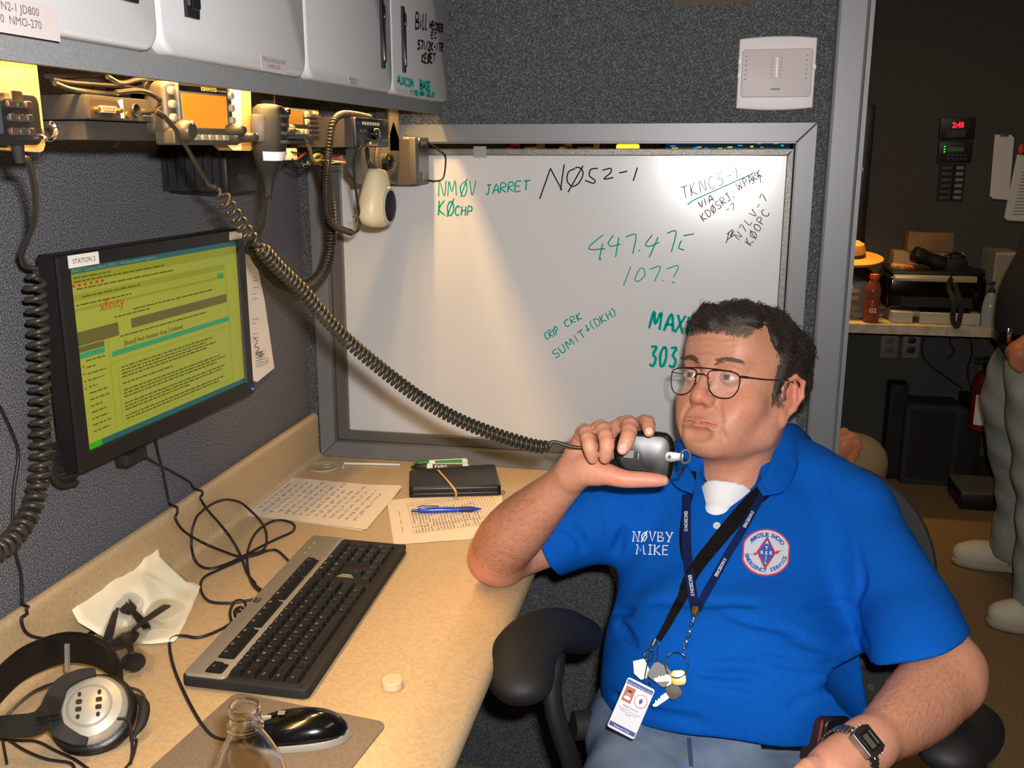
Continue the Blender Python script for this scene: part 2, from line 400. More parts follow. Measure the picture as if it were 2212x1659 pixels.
# rails (unequal widths like the board seen in the frame)
def rail(q, y0, y1, m, parent, name):
    c = Vector((sum(p[0] for p in q)/4, sum(p[1] for p in q)/4)); vs = [(p[0], y0+.001, p[1]) for p in q]+[(p[0], y1, p[1]) for p in q]
    vs += [((c.x-p[0])*.0+p[0]+(.0015 if p[0] < c.x else -.0015), y0, p[1]+(.0015 if p[1] < c.y else -.0015)) for p in q]
    mb = MB(); mb.add(vs, [(4, 5, 6, 7)] + [(a, (a+1) % 4, (a+1) % 4+4, a+4) for a in range(4)] + [(8+a, 8+(a+1) % 4, (a+1) % 4, a) for a in range(4)] + [(8, 9, 10, 11)]); obj(name, mb, m, parent, world=True, smooth=False)
a0, a1, c0, c1 = OX0+.004, OX1-.004, OZ0+.0035, OZ1-.0125
O4 = [(a0, c0), (a1, c0), (a1, c1), (a0, c1)]; I4 = [(bx0, bz0), (bx1-.006, bz0), (bx1-.006, bz1), (bx0, bz1)]
for k in range(4): j = (k+1) % 4; rail([O4[k], O4[j], I4[j], I4[k]], WY-.010, WY+.008, HAMM, fo, 'frame_rail')
# translucent piece of tape at the top rail
mb = MB(); A = aty(1020, 316, WY-.0104); mb.b2((A.x, WY-.0108, A.z-.022), (A.x+.026, WY-.0102, A.z)); obj('tape', mb, mat('clear_tape', sr(170, 176, 176), .25, alpha=.6), wb, world=True, smooth=False)
NB = Vector((0, -1, 0))
def note(txt, p0, p1, hpx, w, m, slant=.1, gap=.18, jit=.03, up=None, name='handwriting'):
    yb = WY-.0003; A = aty(*p0, yb); B = aty(*p1, yb); d = (B-A).normalized(); u = Vector((-d.z, 0, d.x)) if up is None else Vector(up)
    h = hpx*1.98/FPX*1.0; mb = MB(); write(mb, txt, A, B, u, h, w, NB, slant, True, gap, jit); return obj(name, mb, m, wb, world=True, smooth=False)
def lines(polys, w, m, name='handwriting', jit=0):
    mb = MB()
    for pl in polys:
        P = [aty(x, y, WY-.0003) for x, y in pl]
        if len(P) > 2: P = smooth_path(P, 4)
        mb.strip(P, NB, w, .0004)
    return obj(name, mb, m, wb, world=True, smooth=False)
UP = (0, 0, 1)
# NØSZ-1 (big, black) traced as the pen strokes
lines([[(1164, 430), (1187, 364)], [(1187, 364), (1212, 411)], [(1209, 411), (1217, 355)],
       [(1241, 364), (1226, 372), (1224, 392), (1236, 403), (1250, 394), (1258, 375), (1252, 363), (1241, 362)], [(1258, 358), (1225, 416)],
       [(1290, 364), (1275, 366), (1272, 380), (1284, 390), (1280, 396), (1262, 390)], [(1300, 368), (1318, 364), (1317, 374), (1303, 387), (1324, 384)], [(1336, 374), (1354, 370)], [(1376, 362), (1367, 391)]], .0026, INKK)
note('NMØV', (945, 424), (1026, 423), 32, .0024, INKT, .05); note('JARRET', (1046, 421), (1140, 411), 20, .0026, INKT, .2)
note('KØ', (945, 466), (978, 466), 32, .003, INKT, .05); note('CHP', (980, 465), (1018, 467), 20, .003, INKT, .05)
# 447.475 and 107.7
lines([[(1302, 508), (1273, 532), (1276, 540), (1307, 538)], [(1301, 527), (1294, 560), (1298, 559)], [(1324, 509), (1313, 526), (1320, 533), (1340, 528)], [(1336, 514), (1329, 556)],
       [(1351, 513), (1373, 508), (1366, 549)], [(1379, 541), (1382, 543)], [(1409, 508), (1394, 528), (1402, 533), (1424, 524)], [(1421, 513), (1402, 557)],
       [(1440, 505), (1460, 501), (1450, 545)], [(1476, 510), (1499, 506)], [(1472, 520), (1466, 536), (1478, 541)]], .0024, INKT)
lines([[(1362, 577), (1346, 618)], [(1381, 582), (1371, 603), (1378, 609), (1392, 596), (1390, 582), (1381, 580)], [(1403, 583), (1426, 577), (1413, 609)], [(1430, 606), (1433, 608)], [(1440, 582), (1465, 575), (1455, 600)], [(1451, 610), (1458, 612)]], .0020, INKT)
# TKNCS-1 group, slanting upward
def note2(txt, x0, y0, x1, y1, h, w, m, slant=.1, gap=.22): return note(txt, (x0, y0), (x1, y1), h, w, m, slant, gap)
note2('TKNCS-1', 1476, 432, 1600, 385, 25, .0016, INKBR, .15, .35)
lines([[(1485, 443), (1500, 432), (1560, 405), (1625, 376)]], .0020, INKT)
note2('VIA', 1512, 450, 1542, 434, 13, .0022, INKBR); note2('KDØSRJ,', 1520, 479, 1588, 424, 15, .0018, INKBR); note2('WPARK', 1596, 412, 1648, 381, 15, .0018, INKBR)
note2('-7', 1570, 461, 1590, 452, 13, .0016, INKBR); note2('-7', 1628, 405, 1650, 390, 14, .0016, INKBR)
lines([[(1570, 507), (1583, 497), (1578, 512), (1586, 500)], [(1569, 526), (1575, 503)], [(1572, 518), (1588, 507)]], .0018, INKBR)
note2('N7LV-7', 1598, 520, 1660, 428, 15, .0016, INKBR, .1, .45); note2('KØOPC', 1623, 532, 1664, 460, 16, .0018, INKBR, .05, .3)
note2('CRIP.', 1180, 735, 1214, 718, 16, .0024, INKT); note2('CRK', 1222, 708, 1258, 690, 15, .0024, INKT)
note2('SUMIT-', 1200, 775, 1280, 716, 17, .0024, INKT, .05); note2('1(DKH)', 1270, 718, 1334, 680, 17, .0022, INKT, .05)
note('MAXWELL', (1402, 711), (1580, 735), 38, .006, INKT, .06, .2); note('303-', (1402, 790), (1482, 796), 44, .006, INKT, .06, .22)
lines([[(1494, 748), (1522, 744), (1508, 790)]], .006, INKT)
# faint eraser smudges belong to the board
wb.matrix_basis = wb.matrix_basis @ Matrix.Rotation(math.radians(-1.1), 4, 'X')   # the board leans back a little
# ---- beyond the slot: lit screen and boxes in the next bay
t = thing('wall_screen', 'lit computer screen glimpsed through the slot above the whiteboard, right side', 'monitor', (.88, .51, 1.15))
mb = MB(); mb.b2((.72, .5, 1.15), (1.03, .52, 1.46)); obj('case', mb, BLK, t, world=True)
mb = MB(); mb.b2((.73, .495, 1.17), (1.02, .5, 1.45)); obj('display', mb, mat('screen_dark_map', sr(20, 26, 30), .3, emit=(sr(30, 50, 60), .5)), t, world=True)
mb = MB()
for i in range(70):
    x = random.uniform(.735, 1.0); z = random.uniform(1.37, 1.44); mb.cur = random.choice((0, 0, 1)); mb.b2((x, .493, z), (x+random.uniform(.005, .015), .495, z+random.uniform(.001, .004)))
o = obj('screen_marks', mb, [mat('cyan_light', sr(20, 170, 220), .5, emit=(sr(20, 150, 230), 1.6)), mat('yellow_light', sr(220, 220, 60), .5, emit=(sr(210, 210, 60), 1.2))], t, world=True); o['kind'] = 'stuff'
for (x, w, c, lb) in ((.245, .012, sr(200, 50, 30), 'red box end seen through the slot above the whiteboard'), (.30, .03, sr(180, 140, 80), 'tan box end seen through the slot above the whiteboard'), (.375, .014, sr(240, 200, 40), 'narrow yellow box seen through the slot above the whiteboard'), (.43, .04, sr(150, 110, 60), 'brown box end seen through the slot above the whiteboard')):
    mb = MB(); mb.rbox((x+.12, .45, 1.33), (w, .12, .19), .002); mb.b2((x+.12-w/2, .388, 1.39), (x+.12+w/2, .39, 1.395)); tag(recenter(obj('box', mb, mat('slot_box_%d' % int(x*1000), c, .6))), lb, 'box')
mb = MB(); mb.b2((.12, .36, 1.20), (.72, .56, 1.235)); mb.b2((.12, .36, .0), (.15, .56, 1.2)); mb.b2((.69, .36, 0), (.72, .56, 1.2)); tag(recenter(obj('shelf', mb, BLKM)), 'dark shelf behind the partition holding small boxes', 'shelf')
t = thing('work_light', 'small glowing yellow lamp seen through the slot above the whiteboard', 'lamp', (.66, .5, 1.235))
mb = MB(); mb.cyl((.64, .5, 1.235), (.64, .5, 1.38), .008); obj('stem', mb, BLK, t, world=True)
mb = MB(); mb.rbox((.64, .5, 1.397), (.055, .02, .028), .004); obj('lamp_head', mb, mat('amber_glow', sr(255, 210, 60), .4, emit=(sr(255, 190, 40), 3.0)), t, world=True)

# ---- thermostat on the partition
th = thing('thermostat', 'white square thermostat mounted on the grey partition above the whiteboard', 'thermostat', (.949, PY0, 1.534))
THW = mat('thermostat_white', sr(214, 206, 208), .45); THG = mat('thermostat_cover', sr(190, 180, 182), .5)
def bowed(w, h, bow, r=.006, n=8):
    pts = []
    for k in range(n+1): u = -1+2*k/n; pts.append((u*w/2, -h/2-bow*(1-u*u)))
    for k in range(n+1): u = 1-2*k/n; pts.append((u*w/2, h/2+bow*(1-u*u)))
    return pts
TM = Matrix.Translation((.949, PY0, 1.534)) @ Matrix.Rotation(math.pi/2, 4, 'X')
mb = MB(); mb.prism(bowed(.137, .122, .004), 0, .022, TM, .004); obj('back_plate', mb, THW, th, world=True)
mb = MB(); mb.prism(rrect(.124, .084, .006), .02, .028, TM, .002); obj('cover', mb, THG, th, world=True)
for (x, z) in ((-.0655, .021), (-.0655, -.003), (.0655, .010)):
    mb = MB(); mb.box((x, z, .024), (.006, .008, .006), TM); obj('slider', mb, THW, th, world=True)
mb = MB(); mb.box((0, .010, .0285), (.003, .034, .002), TM); obj('thermometer', mb, mat('thermometer', sr(220, 200, 190), .3), th, world=True)
mb = MB()
for i in range(7):
    for x in (-.0085, .0075): mb.box((x, .026-i*.0055, .0283), (.0028, .0016, .0006), TM)
for i in range(6):
    mb.box((-.055, .03-i*.008, .0283), (.004, .0022, .0006), TM); mb.box((.052, .03-i*.008, .0283), (.003, .0022, .0006), TM)
mb.box((0, -.028, .0283), (.016, .004, .0006), TM); obj('scale_marks', mb, mat('faint_grey_print', sr(140, 130, 134), .6), th, world=True)['kind'] = 'stuff'
# ---- box at the top of the partition, emission added to its pale front
t = thing('wall_box', 'grey box with pale diffuser high on the partition above the whiteboard', 'lamp', (.86, -.04, 1.66))
mb = MB(); mb.add([(.757, PY0, 1.659), (.965, PY0, 1.659), (.975, PY0, 1.72), (.757, PY0, 1.72), (.757, -.07, 1.668), (.968, -.07, 1.668), (.975, -.07, 1.72), (.757, -.07, 1.72)], [(0, 1, 2, 3), (4, 5, 6, 7), (0, 1, 5, 4), (1, 2, 6, 5), (2, 3, 7, 6), (3, 0, 4, 7)]); obj('housing', mb, mat('wall_box_grey', sr(150, 140, 132), .6), t, world=True, smooth=False)
mb = MB(); mb.b2((.757, -.074, 1.669), (.972, -.070, 1.72)); obj('front_strip', mb, mat('pale_green_front', sr(190, 226, 200), .4, emit=(sr(180, 225, 190), .35)), t, world=True)

# ================================================================ desk with rounded nose and coved backsplash
DX, DY0 = 0.588, -2.4
prof = [(0.002, DZ-.035), (DX-.012, DZ-.035)]
for k in range(9): a = -math.pi/2+math.pi*k/8; prof.append((DX-.0175+.0175*math.cos(a), DZ-.0175+.0175*math.sin(a)))
for k in range(6): a = k/5*math.pi/2; prof.append((.020+.014*(1-math.sin(a)), DZ+.014*(1-math.cos(a))))
prof += [(.020, .820)]
for k in range(7): a = k/6*math.pi; prof.append((.0115+.009*math.cos(a), .828+.010*math.sin(a)))
n = len(prof); mb = MB(); vs = [(x, y, z) for y in (DY0, -.0045) for x, z in prof]
mb.add(vs, [(i, (i+1) % n, n+(i+1) % n, n+i) for i in range(n)] + [tuple(range(n)), tuple(range(n, 2*n))])
dk = obj('desk', mb, LAM, angle=30); tag(dk, 'beige laminate counter desk with backsplash along the left wall', 'desk')
dk.data.transform(Matrix.Translation((-.3, 1.2, 0))); dk.matrix_basis = Matrix.Translation((.3, -1.2, 0))
mb = MB(); mb.b2((.02, -2.38, 0), (.5, -2.34, DZ-.035)); obj('side_panel', mb, FASC, dk, world=True)
mb = MB(); mb.b2((.002, -2.3, DZ-.10), (.03, -.02, DZ-.035)); obj('wall_cleat', mb, DKG, dk, world=True)

# ================================================================ overhead cabinets
CZ0, CZ1 = 1.488, 2.05
cab = thing('overhead_cabinet', 'row of white-doored overhead cabinets with grey lip above the desk', 'cabinet', (.15, -.75, 1.465))
mb = MB(); mb.b2((.001, -2.2, 1.545), (.300, -.006, CZ1)); obj('body', mb, FASC, cab, world=True, smooth=False)
mb = MB(); mb.b2((.3035, -2.2, 1.4655), (.311, .0035, 1.60)); mb.b2((.02, -2.2, 1.530), (.3035, -.006, 1.545)); obj('front_lip', mb, FASC, cab, world=True, smooth=False)
lamp = thing('strip_lamp', 'slim warm strip lamp hidden behind the grey cabinet lip', 'lamp', (.29, -.72, 1.515))
mb = MB(); mb.rbox((.283, -.72, 1.5215), (.018, 1.32, .016), .003); obj('housing', mb, WHITE, lamp, world=True)
mb = MB(); mb.b2((.272, -1.38, 1.486), (.2738, -.06, 1.53)); obj('added_light_skirt', mb, WHITE, lamp, world=True, smooth=False)  # unseen skirt added to block the strip's light toward the left wall
mb = MB(); mb.rbox((.281, -.72, 1.5105), (.010, 1.28, .003), .001); obj('tube', mb, mat('warm_tube', sr(255, 200, 110), .4, emit=(sr(255, 190, 90), 3.0)), lamp, world=True)
DOORS = [(-1.90, -1.054, 'rr'), (-1.050, -.706, 'r'), (-.702, -.3535, 'l'), (-.3505, -.003, 'r2')]
LW = Matrix(((0, 0, 1, .326), (1, 0, 0, 0), (0, 1, 0, 0), (0, 0, 0, 1)))  # local (x,y,z)->(y world, z world, x world)
def door(y0, y1):
    mb = MB(); mb.prism(rrect(y1-y0, CZ1-.01-CZ0, .022, 6, (y0+y1)/2, (CZ0+CZ1-.01)/2), -.0155, 0, LW, .006); return obj('door', mb, DOORM, cab, world=True)
ds = [door(a, b) for a, b, _ in DOORS]
def handle(d, p, w=.016, h=.105, ztop=None):
    # p: pixel of the bottom centre
    q = atx(p[0], p[1], .327)
    mb = MB(); M = LW @ Matrix.Translation((q.y, q.z+h/2, .001))
    mb.prism([(-w/2, -h/2), (w/2-.003, -h/2), (w/2, -h/2+.02), (w/2, h/2-.03), (w/2-.003, h/2), (-w/2, h/2)], -.001, .0025, M, .001); ho = obj('handle', mb, BLK, d, world=True, angle=30)
    mb = MB(); mb.prism(rrect(w-.006, h-.016, .003), .0025, .0045, M, .001); mb.prism(rrect(w-.009, .02, .002, 3, 0, h/2-.022), .0045, .006, M, .001); obj('pull_pocket', mb, BLKG, ho, world=True)
handle(ds[0], (279, 4), .030); handle(ds[1], (416, 40), .027); handle(ds[2], (828, 148), .014); handle(ds[3], (873, 157), .014)
def sticker(d, p, rows, w, h, size):
    q = atx(p[0], p[1], .3262); mb = MB(); M = LW @ Matrix.Translation((q.y, q.z, .0002)); mb.box((0, 0, 0), (w, h, .0004), M)
    s = obj('label_sticker', mb, mat('clear_label', sr(190, 180, 178), .5), d, world=True, smooth=False); mb = MB()
    for i, r in enumerate(rows): mtext(mb, r, size, M @ Matrix.Translation((0, h*.12-i*size*1.05, .0004)), 'CENTER', 1.0)
    obj('print', mb, mat('faded_print', sr(96, 84, 84), .6), s, world=True, smooth=False)
sticker(ds[0], (36, 36), ['STN2-1 JD800', 'L10  NMO-270'], .098, .026, .0088)
sticker(ds[1], (592, 140), ['STN2-2 KWOOD D700', 'L5 NMO-270 -'], .068, .018, .0064)
sticker(ds[2], (762, 176), ['STN2-3 ICOM 207', 'L2 NMO-450'], .034, .012, .0042)
sticker(ds[3], (891, 200), ['STN2-4 MOTO-4'], .040, .008, .0042)
def dnote(txt, x0, y0, x1, y1, h, w, m, slant=.1):
    X = .3263; A = atx(x0, y0, X); B = atx(x1, y1, X); mb = MB(); write(mb, txt, A, B, (0, 0, 1), h*1.9/FPX, w, (1, 0, 0), slant, True, .14); obj('handwriting', mb, m, ds[3], world=True, smooth=False)
dnote('Bill', 897, 63, 922, 63, 28, .0042, INKK, .15); dnote('HECKER', 928, 61, 957, 70, 14, .0045, INKK, .15); dnote('EC', 931, 82, 943, 83, 11, .003, INKK)
dnote('571/2K-1TR', 902, 106, 957, 112, 16, .0042, INKK, .12); dnote('KEØET', 911, 136, 940, 134, 16, .004, INKK, .1)
dnote('AUXCOM', 858, 180, 894, 190, 14, .004, INKT, .05); dnote('BASE', 907, 193, 930, 196, 16, .005, INKT, .05); dnote('NO HAM CALLS!!', 896, 206, 940, 210, 9, .0035, INKT, .05)

# ================================================================ monitor on the left wall
MW, MH = .43, .275
mo = thing('computer_monitor', 'black flat-panel monitor on the left wall showing a yellow-tinted web page', 'monitor', (.088, -.680, 1.138))
Mm = Matrix.Translation((.092, -.683, 1.138)) @ Matrix.Rotation(math.radians(86.2), 4, 'Z') @ Matrix.Rotation(math.pi/2, 4, 'X')
MON = Mm   # local x right, y up, z toward viewer
mb = MB(); mb.prism(rrect(MW, MH, .006), -.030, -.0065, Mm, 0); obj('case', mb, BLK, mo, world=True, angle=30)
mb = MB(); mb.prism(rrect(MW-.1, MH-.08, .01), -.062, -.03, Mm, 0); obj('rear_housing', mb, BLKM, mo, world=True)
bz = .017
mb = MB()
o4 = rrect(MW, MH, .006, 3); i4 = rrect(MW-2*bz-.006, MH-2*bz-.006, .001, 3, 0, .003)
n = len(o4); vs = [(p[0], p[1], -.004) for p in o4]+[(p[0]*.994, p[1]*.991, 0) for p in o4]+[(p[0], p[1], 0) for p in i4]+[(p[0]*.99, p[1]*.985, -.005) for p in i4]
mb.add(vs, [(r*n+i, r*n+(i+1) % n, (r+1)*n+(i+1) % n, (r+1)*n+i) for r in range(3) for i in range(n)], Mm); obj('bezel', mb, BLK, mo, world=True, angle=30)
SW, SH = MW-2*bz-.006, MH-2*bz-.006
scr = MB(); scr.box((0, .003, -.0045), (SW, SH, .001), Mm)
so = obj('screen', scr, mat('screen_glow', sr(104, 110, 36), .35, emit=(sr(152, 158, 56), .50)), mo, world=True, smooth=False)
def SP(u, v): return Vector(((u-.5)*SW, (.5-v)*SH+.003, -.0038))   # u,v in 0..1 from top-left
def ui(name, rects, m, z=0):
    mb = MB()
    for (u0, v0, u1, v1) in rects:
        a = SP(u0, v0); b = SP(u1, v1); mb.box(((a.x+b.x)/2, (a.y+b.y)/2, -.0038+z), (abs(b.x-a.x), abs(b.y-a.y), .0002), Mm)
    o = obj(name, mb, m, so, world=True, smooth=False); return o
def em(n, c, s=.5): return mat(n, tuple(q*.5 for q in c), .4, emit=(c, s))
UBLUE = em('ui_blue', sr(34, 92, 92)); UGREY = em('ui_grey', sr(92, 90, 42)); UTEAL = em('ui_teal', sr(52, 140, 92)); UPALE = em('ui_pale', sr(168, 170, 58), .55); UTXT = mat('ui_text', sr(74, 78, 26), .6); URED = em('ui_red', sr(170, 60, 20)); UGRN = em('ui_green', sr(50, 140, 20), .7); UMID = em('ui_mid', sr(134, 140, 36))
ui('title_bar', [(0, 0, 1, .037)], UBLUE); ui('task_bar', [(0, .962, 1, 1)], UBLUE); ui('start_button', [(0, .962, .075, 1)], UGRN, .0002)
ui('tool_rows', [(0, .037, 1, .09), (0, .145, .9, .18), (0, .22, .9, .235)], UMID)
ui('nav_bar', [(0, .345, .215, .42), (.285, .345, .9, .40)], UGREY); ui('search_button', [(.845, .20, .885, .235)], UTEAL)
ui('header_bar', [(.17, .50, .905, .53)], UTEAL, .0001); ui('folder_header', [(0, .425, .135, .455)], UGREY); ui('selected_folder', [(0, .46, .135, .49)], UTEAL)
ui('page_border', [(.155, .43, .158, .96), (.905, .20, .908, .96), (.17, .56, .905, .563), (.19, .59, .192, .93), (.19, .93, .9, .932)], UMID, .0001)
random.seed(9)
rows = []
def words(u0, u1, v, h=.0075, mean=.022):
    u = u0
    while u < u1:
        w = random.uniform(.4, 1.5)*mean; rows.append((u, v, min(u+w, u1), v+h)); u += w+.006
for k in range(4): words(.21, random.uniform(.72, .85), .60+k*.019)
words(.21, .5, .695); words(.21, .82, .735); words(.21, .86, .754); words(.21, .8, .773); words(.21, .85, .812); words(.21, .83, .831); words(.21, .6, .850)
words(.21, .84, .885); words(.21, .8, .904)
for k in range(12): words(.04, random.uniform(.08, .14), .505+k*.036, .007)
for v, a, b in ((.055, .02, .2), (.075, .02, .5), (.115, .03, .55), (.16, .05, .35), (.20, .02, .30)): words(a, b, v, .007, .03)
for v, a, b in ((.29, .3, .8), (.425, .22, .75), (.31, .2, .4)): words(a, b, v, .007, .03)
o = ui('text_rows', rows, UTXT, .0002); o['kind'] = 'stuff'
ui('icons', [(.01+.028*i, .092, .024+.028*i, .106) for i in range(6)]+[(.02, .53+.04*i, .028, .54+.04*i) for i in range(4)], URED, .0002)['kind'] = 'stuff'
mb = MB(); a = SP(.005, .030); mtext(mb, 'XFINITY Connect Inbox (10411) - Windows Internet Explorer', .0068, Mm @ Matrix.Translation((a.x, a.y, -.0035)))
obj('title_text', mb, em('ui_title', sr(130, 150, 110)), so, world=True, smooth=False)
mb = MB(); a = SP(.13, .262); mtext(mb, 'xfinity', .020, Mm @ Matrix.Translation((a.x, a.y, -.0035))); obj('logo_text', mb, URED, so, world=True, smooth=False)
mb = MB(); a = SP(.235, .487); mtext(mb, '[Board] Fwd: Amateur Area Combined', .0085, Mm @ Matrix.Translation((a.x, a.y, -.0035)), bold=.00015); obj('subject_text', mb, UTXT, so, world=True, smooth=False)
# stickers on the bezel
mb = MB(); mb.box((-.170, MH/2-.0095, .0006), (.056, .0155, .0006), Mm); st = obj('name_label', mb, PAPER, mo, world=True, smooth=False, label='white STATION 2 label')
mb = MB(); mtext(mb, 'STATION 2', .0085, Mm @ Matrix.Translation((-.170, MH/2-.0125, .0011)), 'CENTER'); obj('print', mb, PRINT, st, world=True, smooth=False)
mb = MB(); mb.box((.188, MH/2-.009, .0006), (.038, .013, .0006), Mm); obj('name_label', mb, PAPER, mo, world=True, smooth=False)
mb = MB(); mb.ball(Mm @ Vector((MW/2-.006, -MH/2+.010, .0005)), .0016); obj('power_light', mb, mat('blue_led', sr(30, 90, 255), .3, emit=(sr(30, 90, 255), 4)), mo, world=True)
# wall arm behind
mb = MB(); mb.b2((.002, -.74, 1.08), (.012, -.62, 1.20)); mb.cyl((.01, -.68, 1.14), (.05, -.68, 1.14), .022); obj('wall_bracket', mb, BLKM, mo, world=True)
# connectors at the near side behind the screen
mb = MB()
for dz, dy in ((0, 0), (-.012, .006), (-.022, .002)):
    P = smooth_path([Vector((.045, -.885+dy, 1.035+dz)), Vector((.05, -.92+dy, 1.038+dz)), Vector((.05, -.905, 1.01+dz)), Vector((.05, -.87, 1.0+dz))], 6); mb.tube(P, .004, 6)
mb.rbox((.03, -.90, 1.055), (.02, .012, .03), .003); tag(recenter(obj('cable_plugs', mb, BLKM)), 'cluster of black cables looped behind the left side of the monitor', 'cable')
mb = MB(); M = Matrix.Translation(atx(285, 985, .06)); mb.rbox((0, 0, 0), (.02, .05, .018), .004, M); mb.cyl(atx(297, 975, .07), atx(303, 968, .07), .004); obj('plug', mb, BLKM, mo, world=True)

# sheet of paper pinned on the wall behind the monitor
t = thing('paper_chart', 'white printed sheet fixed to the wall behind the right side of the monitor', 'paper', (.01, -.37, 1.1))
c4 = [atx(525, 545, .012), atx(552, 560, .006), atx(571, 650, .006), atx(592, 795, .008), atx(555, 825, .012), atx(470, 800, .008), atx(470, 545, .008)]
mb = MB(); nn = len(c4); mb.add([tuple(p) for p in c4]+[(p.x+.0008, p.y, p.z) for p in c4], [tuple(range(nn)), tuple(range(nn, 2*nn))]+[(i, (i+1) % nn, nn+(i+1) % nn, nn+i) for i in range(nn)]); obj('sheet', mb, PAPER, t, world=True, smooth=False)
mb = MB()
def wl(a, b, w=.0008): mb.strip([atx(*a, .0136), atx(*b, .0136)], (1, 0, 0), w, .0003)
for k, y in enumerate((600, 607, 622, 636, 646, 690, 700, 722, 730)): wl((546, y), (553+k % 3*3, y-2))
for k in range(6): wl((553, 762+k*6), (572, 757+k*6))
for k in range(3): wl((573, 775+k*5), (580, 773+k*5))
mb.strip(smooth_path([atx(*p, .0138) for p in ((549, 730), (556, 738), (550, 748), (560, 752), (552, 765), (566, 760), (560, 770), (570, 764))], 4), (1, 0, 0), .0016, .0003)
obj('printed_lines', mb, PRINT, t, world=True, smooth=False)['kind'] = 'stuff'
# ================================================================ things on the desk
def dp(px, py, z=DZ): return atz(px, py, z)
# ---- keyboard
kA, kB = dp(690, 1148, .757), dp(421, 1440, .757); kC, kD = dp(862, 1188, .757), dp(642, 1503, .757)
ku = ((kA-kB)+(kC-kD)).normalized(); ku.z = 0; ku.normalize(); kv = Vector((-ku.y, ku.x, 0)); kc = (kA+kB+kC+kD)/4
KL, KD = .460, .166
KM = frameM(Vector((kc.x, kc.y, DZ)) - ku*KL/2 - kv*KD/2, ku, kv) @ Matrix.Rotation(math.radians(1.6), 4, 'X')
kb = thing('keyboard', 'black and silver computer keyboard with coiled cord on the beige desk', 'keyboard', M=Matrix.Translation((kc.x, kc.y, DZ)))
mb = MB(); mb.prism(rrect(KL, KD, .008, 5, KL/2, KD/2), .001, .014, KM, .003); obj('case', mb, BLKM, kb, world=True, angle=50)
mb = MB(); mb.prism(rrect(KL-.004, .056, .007, 5, KL/2, KD-.030), .0135, .0165, KM, .001); obj('top_panel', mb, SILV, kb, world=True, angle=50)
mb = MB(); mb.prism(rrect(KL-.006, .014, .006, 4, KL/2, .006), .010, .0155, KM, .002); obj('front_ledge', mb, BLKM, kb, world=True)
U = .01905
wells = []
def key_mesh(w, d):
    mb = MB(); h = .0075; a, b = w/2-.0006, d/2-.0006; c, e = a-.0026, b-.0028
    vs = [(-a, -b, 0), (a, -b, 0), (a, b, 0), (-a, b, 0), (-c, -e+.001, h), (c, -e+.001, h), (c, e, h+.0005), (-c, e, h+.0005), (-c*.6, -e*.8, h-.0004), (c*.6, -e*.8, h-.0004), (c*.6, e*.8, h), (-c*.6, e*.8, h)]
    mb.add(vs, [(0, 1, 5, 4), (1, 2, 6, 5), (2, 3, 7, 6), (3, 0, 4, 7), (4, 5, 9, 8), (5, 6, 10, 9), (6, 7, 11, 10), (7, 4, 8, 11), (8, 9, 10, 11), (3, 2, 1, 0)])
    me = bpy.data.meshes.new('key'); me.from_pydata(mb.v, [], mb.f); me.update(); me.materials.append(BLK); return me
_km = {}
KW = WM(kb).inverted()
leg = MB()
def key(u, v, w=1.0, d=1.0, z=.0125, txt=None):
    k = (round(w, 2), round(d, 2))
    if k not in _km: _km[k] = key_mesh(U*w, U*d)
    o = bpy.data.objects.new('key', _km[k]); COL.objects.link(o); o.parent = kb
    o.matrix_basis = KW @ KM @ Matrix.Translation((u, v, z))
    if txt: mtext(leg, txt, .0052 if len(txt) < 3 else .0030, KM @ Matrix.Translation((u-U*w/2+.0036, v+.0008, z+.0078)))
def row(u0, v, spec):
    u = u0
    for s_ in spec:
        t, w = (s_ if isinstance(s_, tuple) else (s_, 1.0))
        if t is not None: key(u+w*U/2, v, w, 1.0, txt=t)
        u += w*U
k0 = .010; rv = [.0235+U*i for i in range(5)]
row(k0, rv[4], list('`1234567890-=')+[('<-', 2)]); row(k0, rv[3], [('Tab', 1.5)]+list('QWERTYUIOP[]')+[('\\', 1.5)])
row(k0, rv[2], [('Caps', 1.75)]+list('ASDFGHJKL;')+["'", ('Enter', 2.25)]); row(k0, rv[1], [('Shift', 2.25)]+list('ZXCVBNM,./')+[('Shift', 2.75)])
row(k0, rv[0], [('Ctrl', 1.5), ('', 1), ('Alt', 1.25), ('', 6), ('Alt', 1.25), ('', 1), ('', 1), ('Ctrl', 1.5)])
n0 = k0+15*U+.006
row(n0, rv[4], ['Ins', 'Hm', 'PU']); row(n0, rv[3], ['Del', 'End', 'PD']); key(n0+1.5*U, rv[1], txt='^'); row(n0, rv[0], ['<', 'v', '>'])
m0 = n0+3*U+.006
row(m0, rv[4], ['Nm', '/', '*', '-']); row(m0, rv[3], list('789')); row(m0, rv[2], list('456')); row(m0, rv[1], list('123')); row(m0, rv[0], [('0', 2), '.'])
key(m0+3.5*U, (rv[3]+rv[2])/2, 1, 2, txt='+'); key(m0+3.5*U, (rv[1]+rv[0])/2, 1, 2, txt='En')
fv = rv[4]+.0285
wl_ = MB()
def fgroup(u0, n, names):
    wl_.prism(rrect(n*U+.004, U+.004, .003, 3, u0+n*U/2, fv), .0155, .0172, KM, 0)
    for i in range(n): key(u0+U*(i+.5), fv, z=.0150, txt=names[i])
fgroup(k0+.002, 1, ['Esc'])
for g in range(3): fgroup(k0+2*U+g*(4.5*U), 4, ['F%d' % (g*4+i+1) for i in range(4)])
fgroup(n0, 3, ['Prt', 'Scr', 'Pau'])
obj('key_well', wl_, BLK, kb, world=True)
o = obj('key_legends', leg, mat('key_legend', sr(190, 180, 150), .6), kb, world=True, smooth=False); o['kind'] = 'stuff'
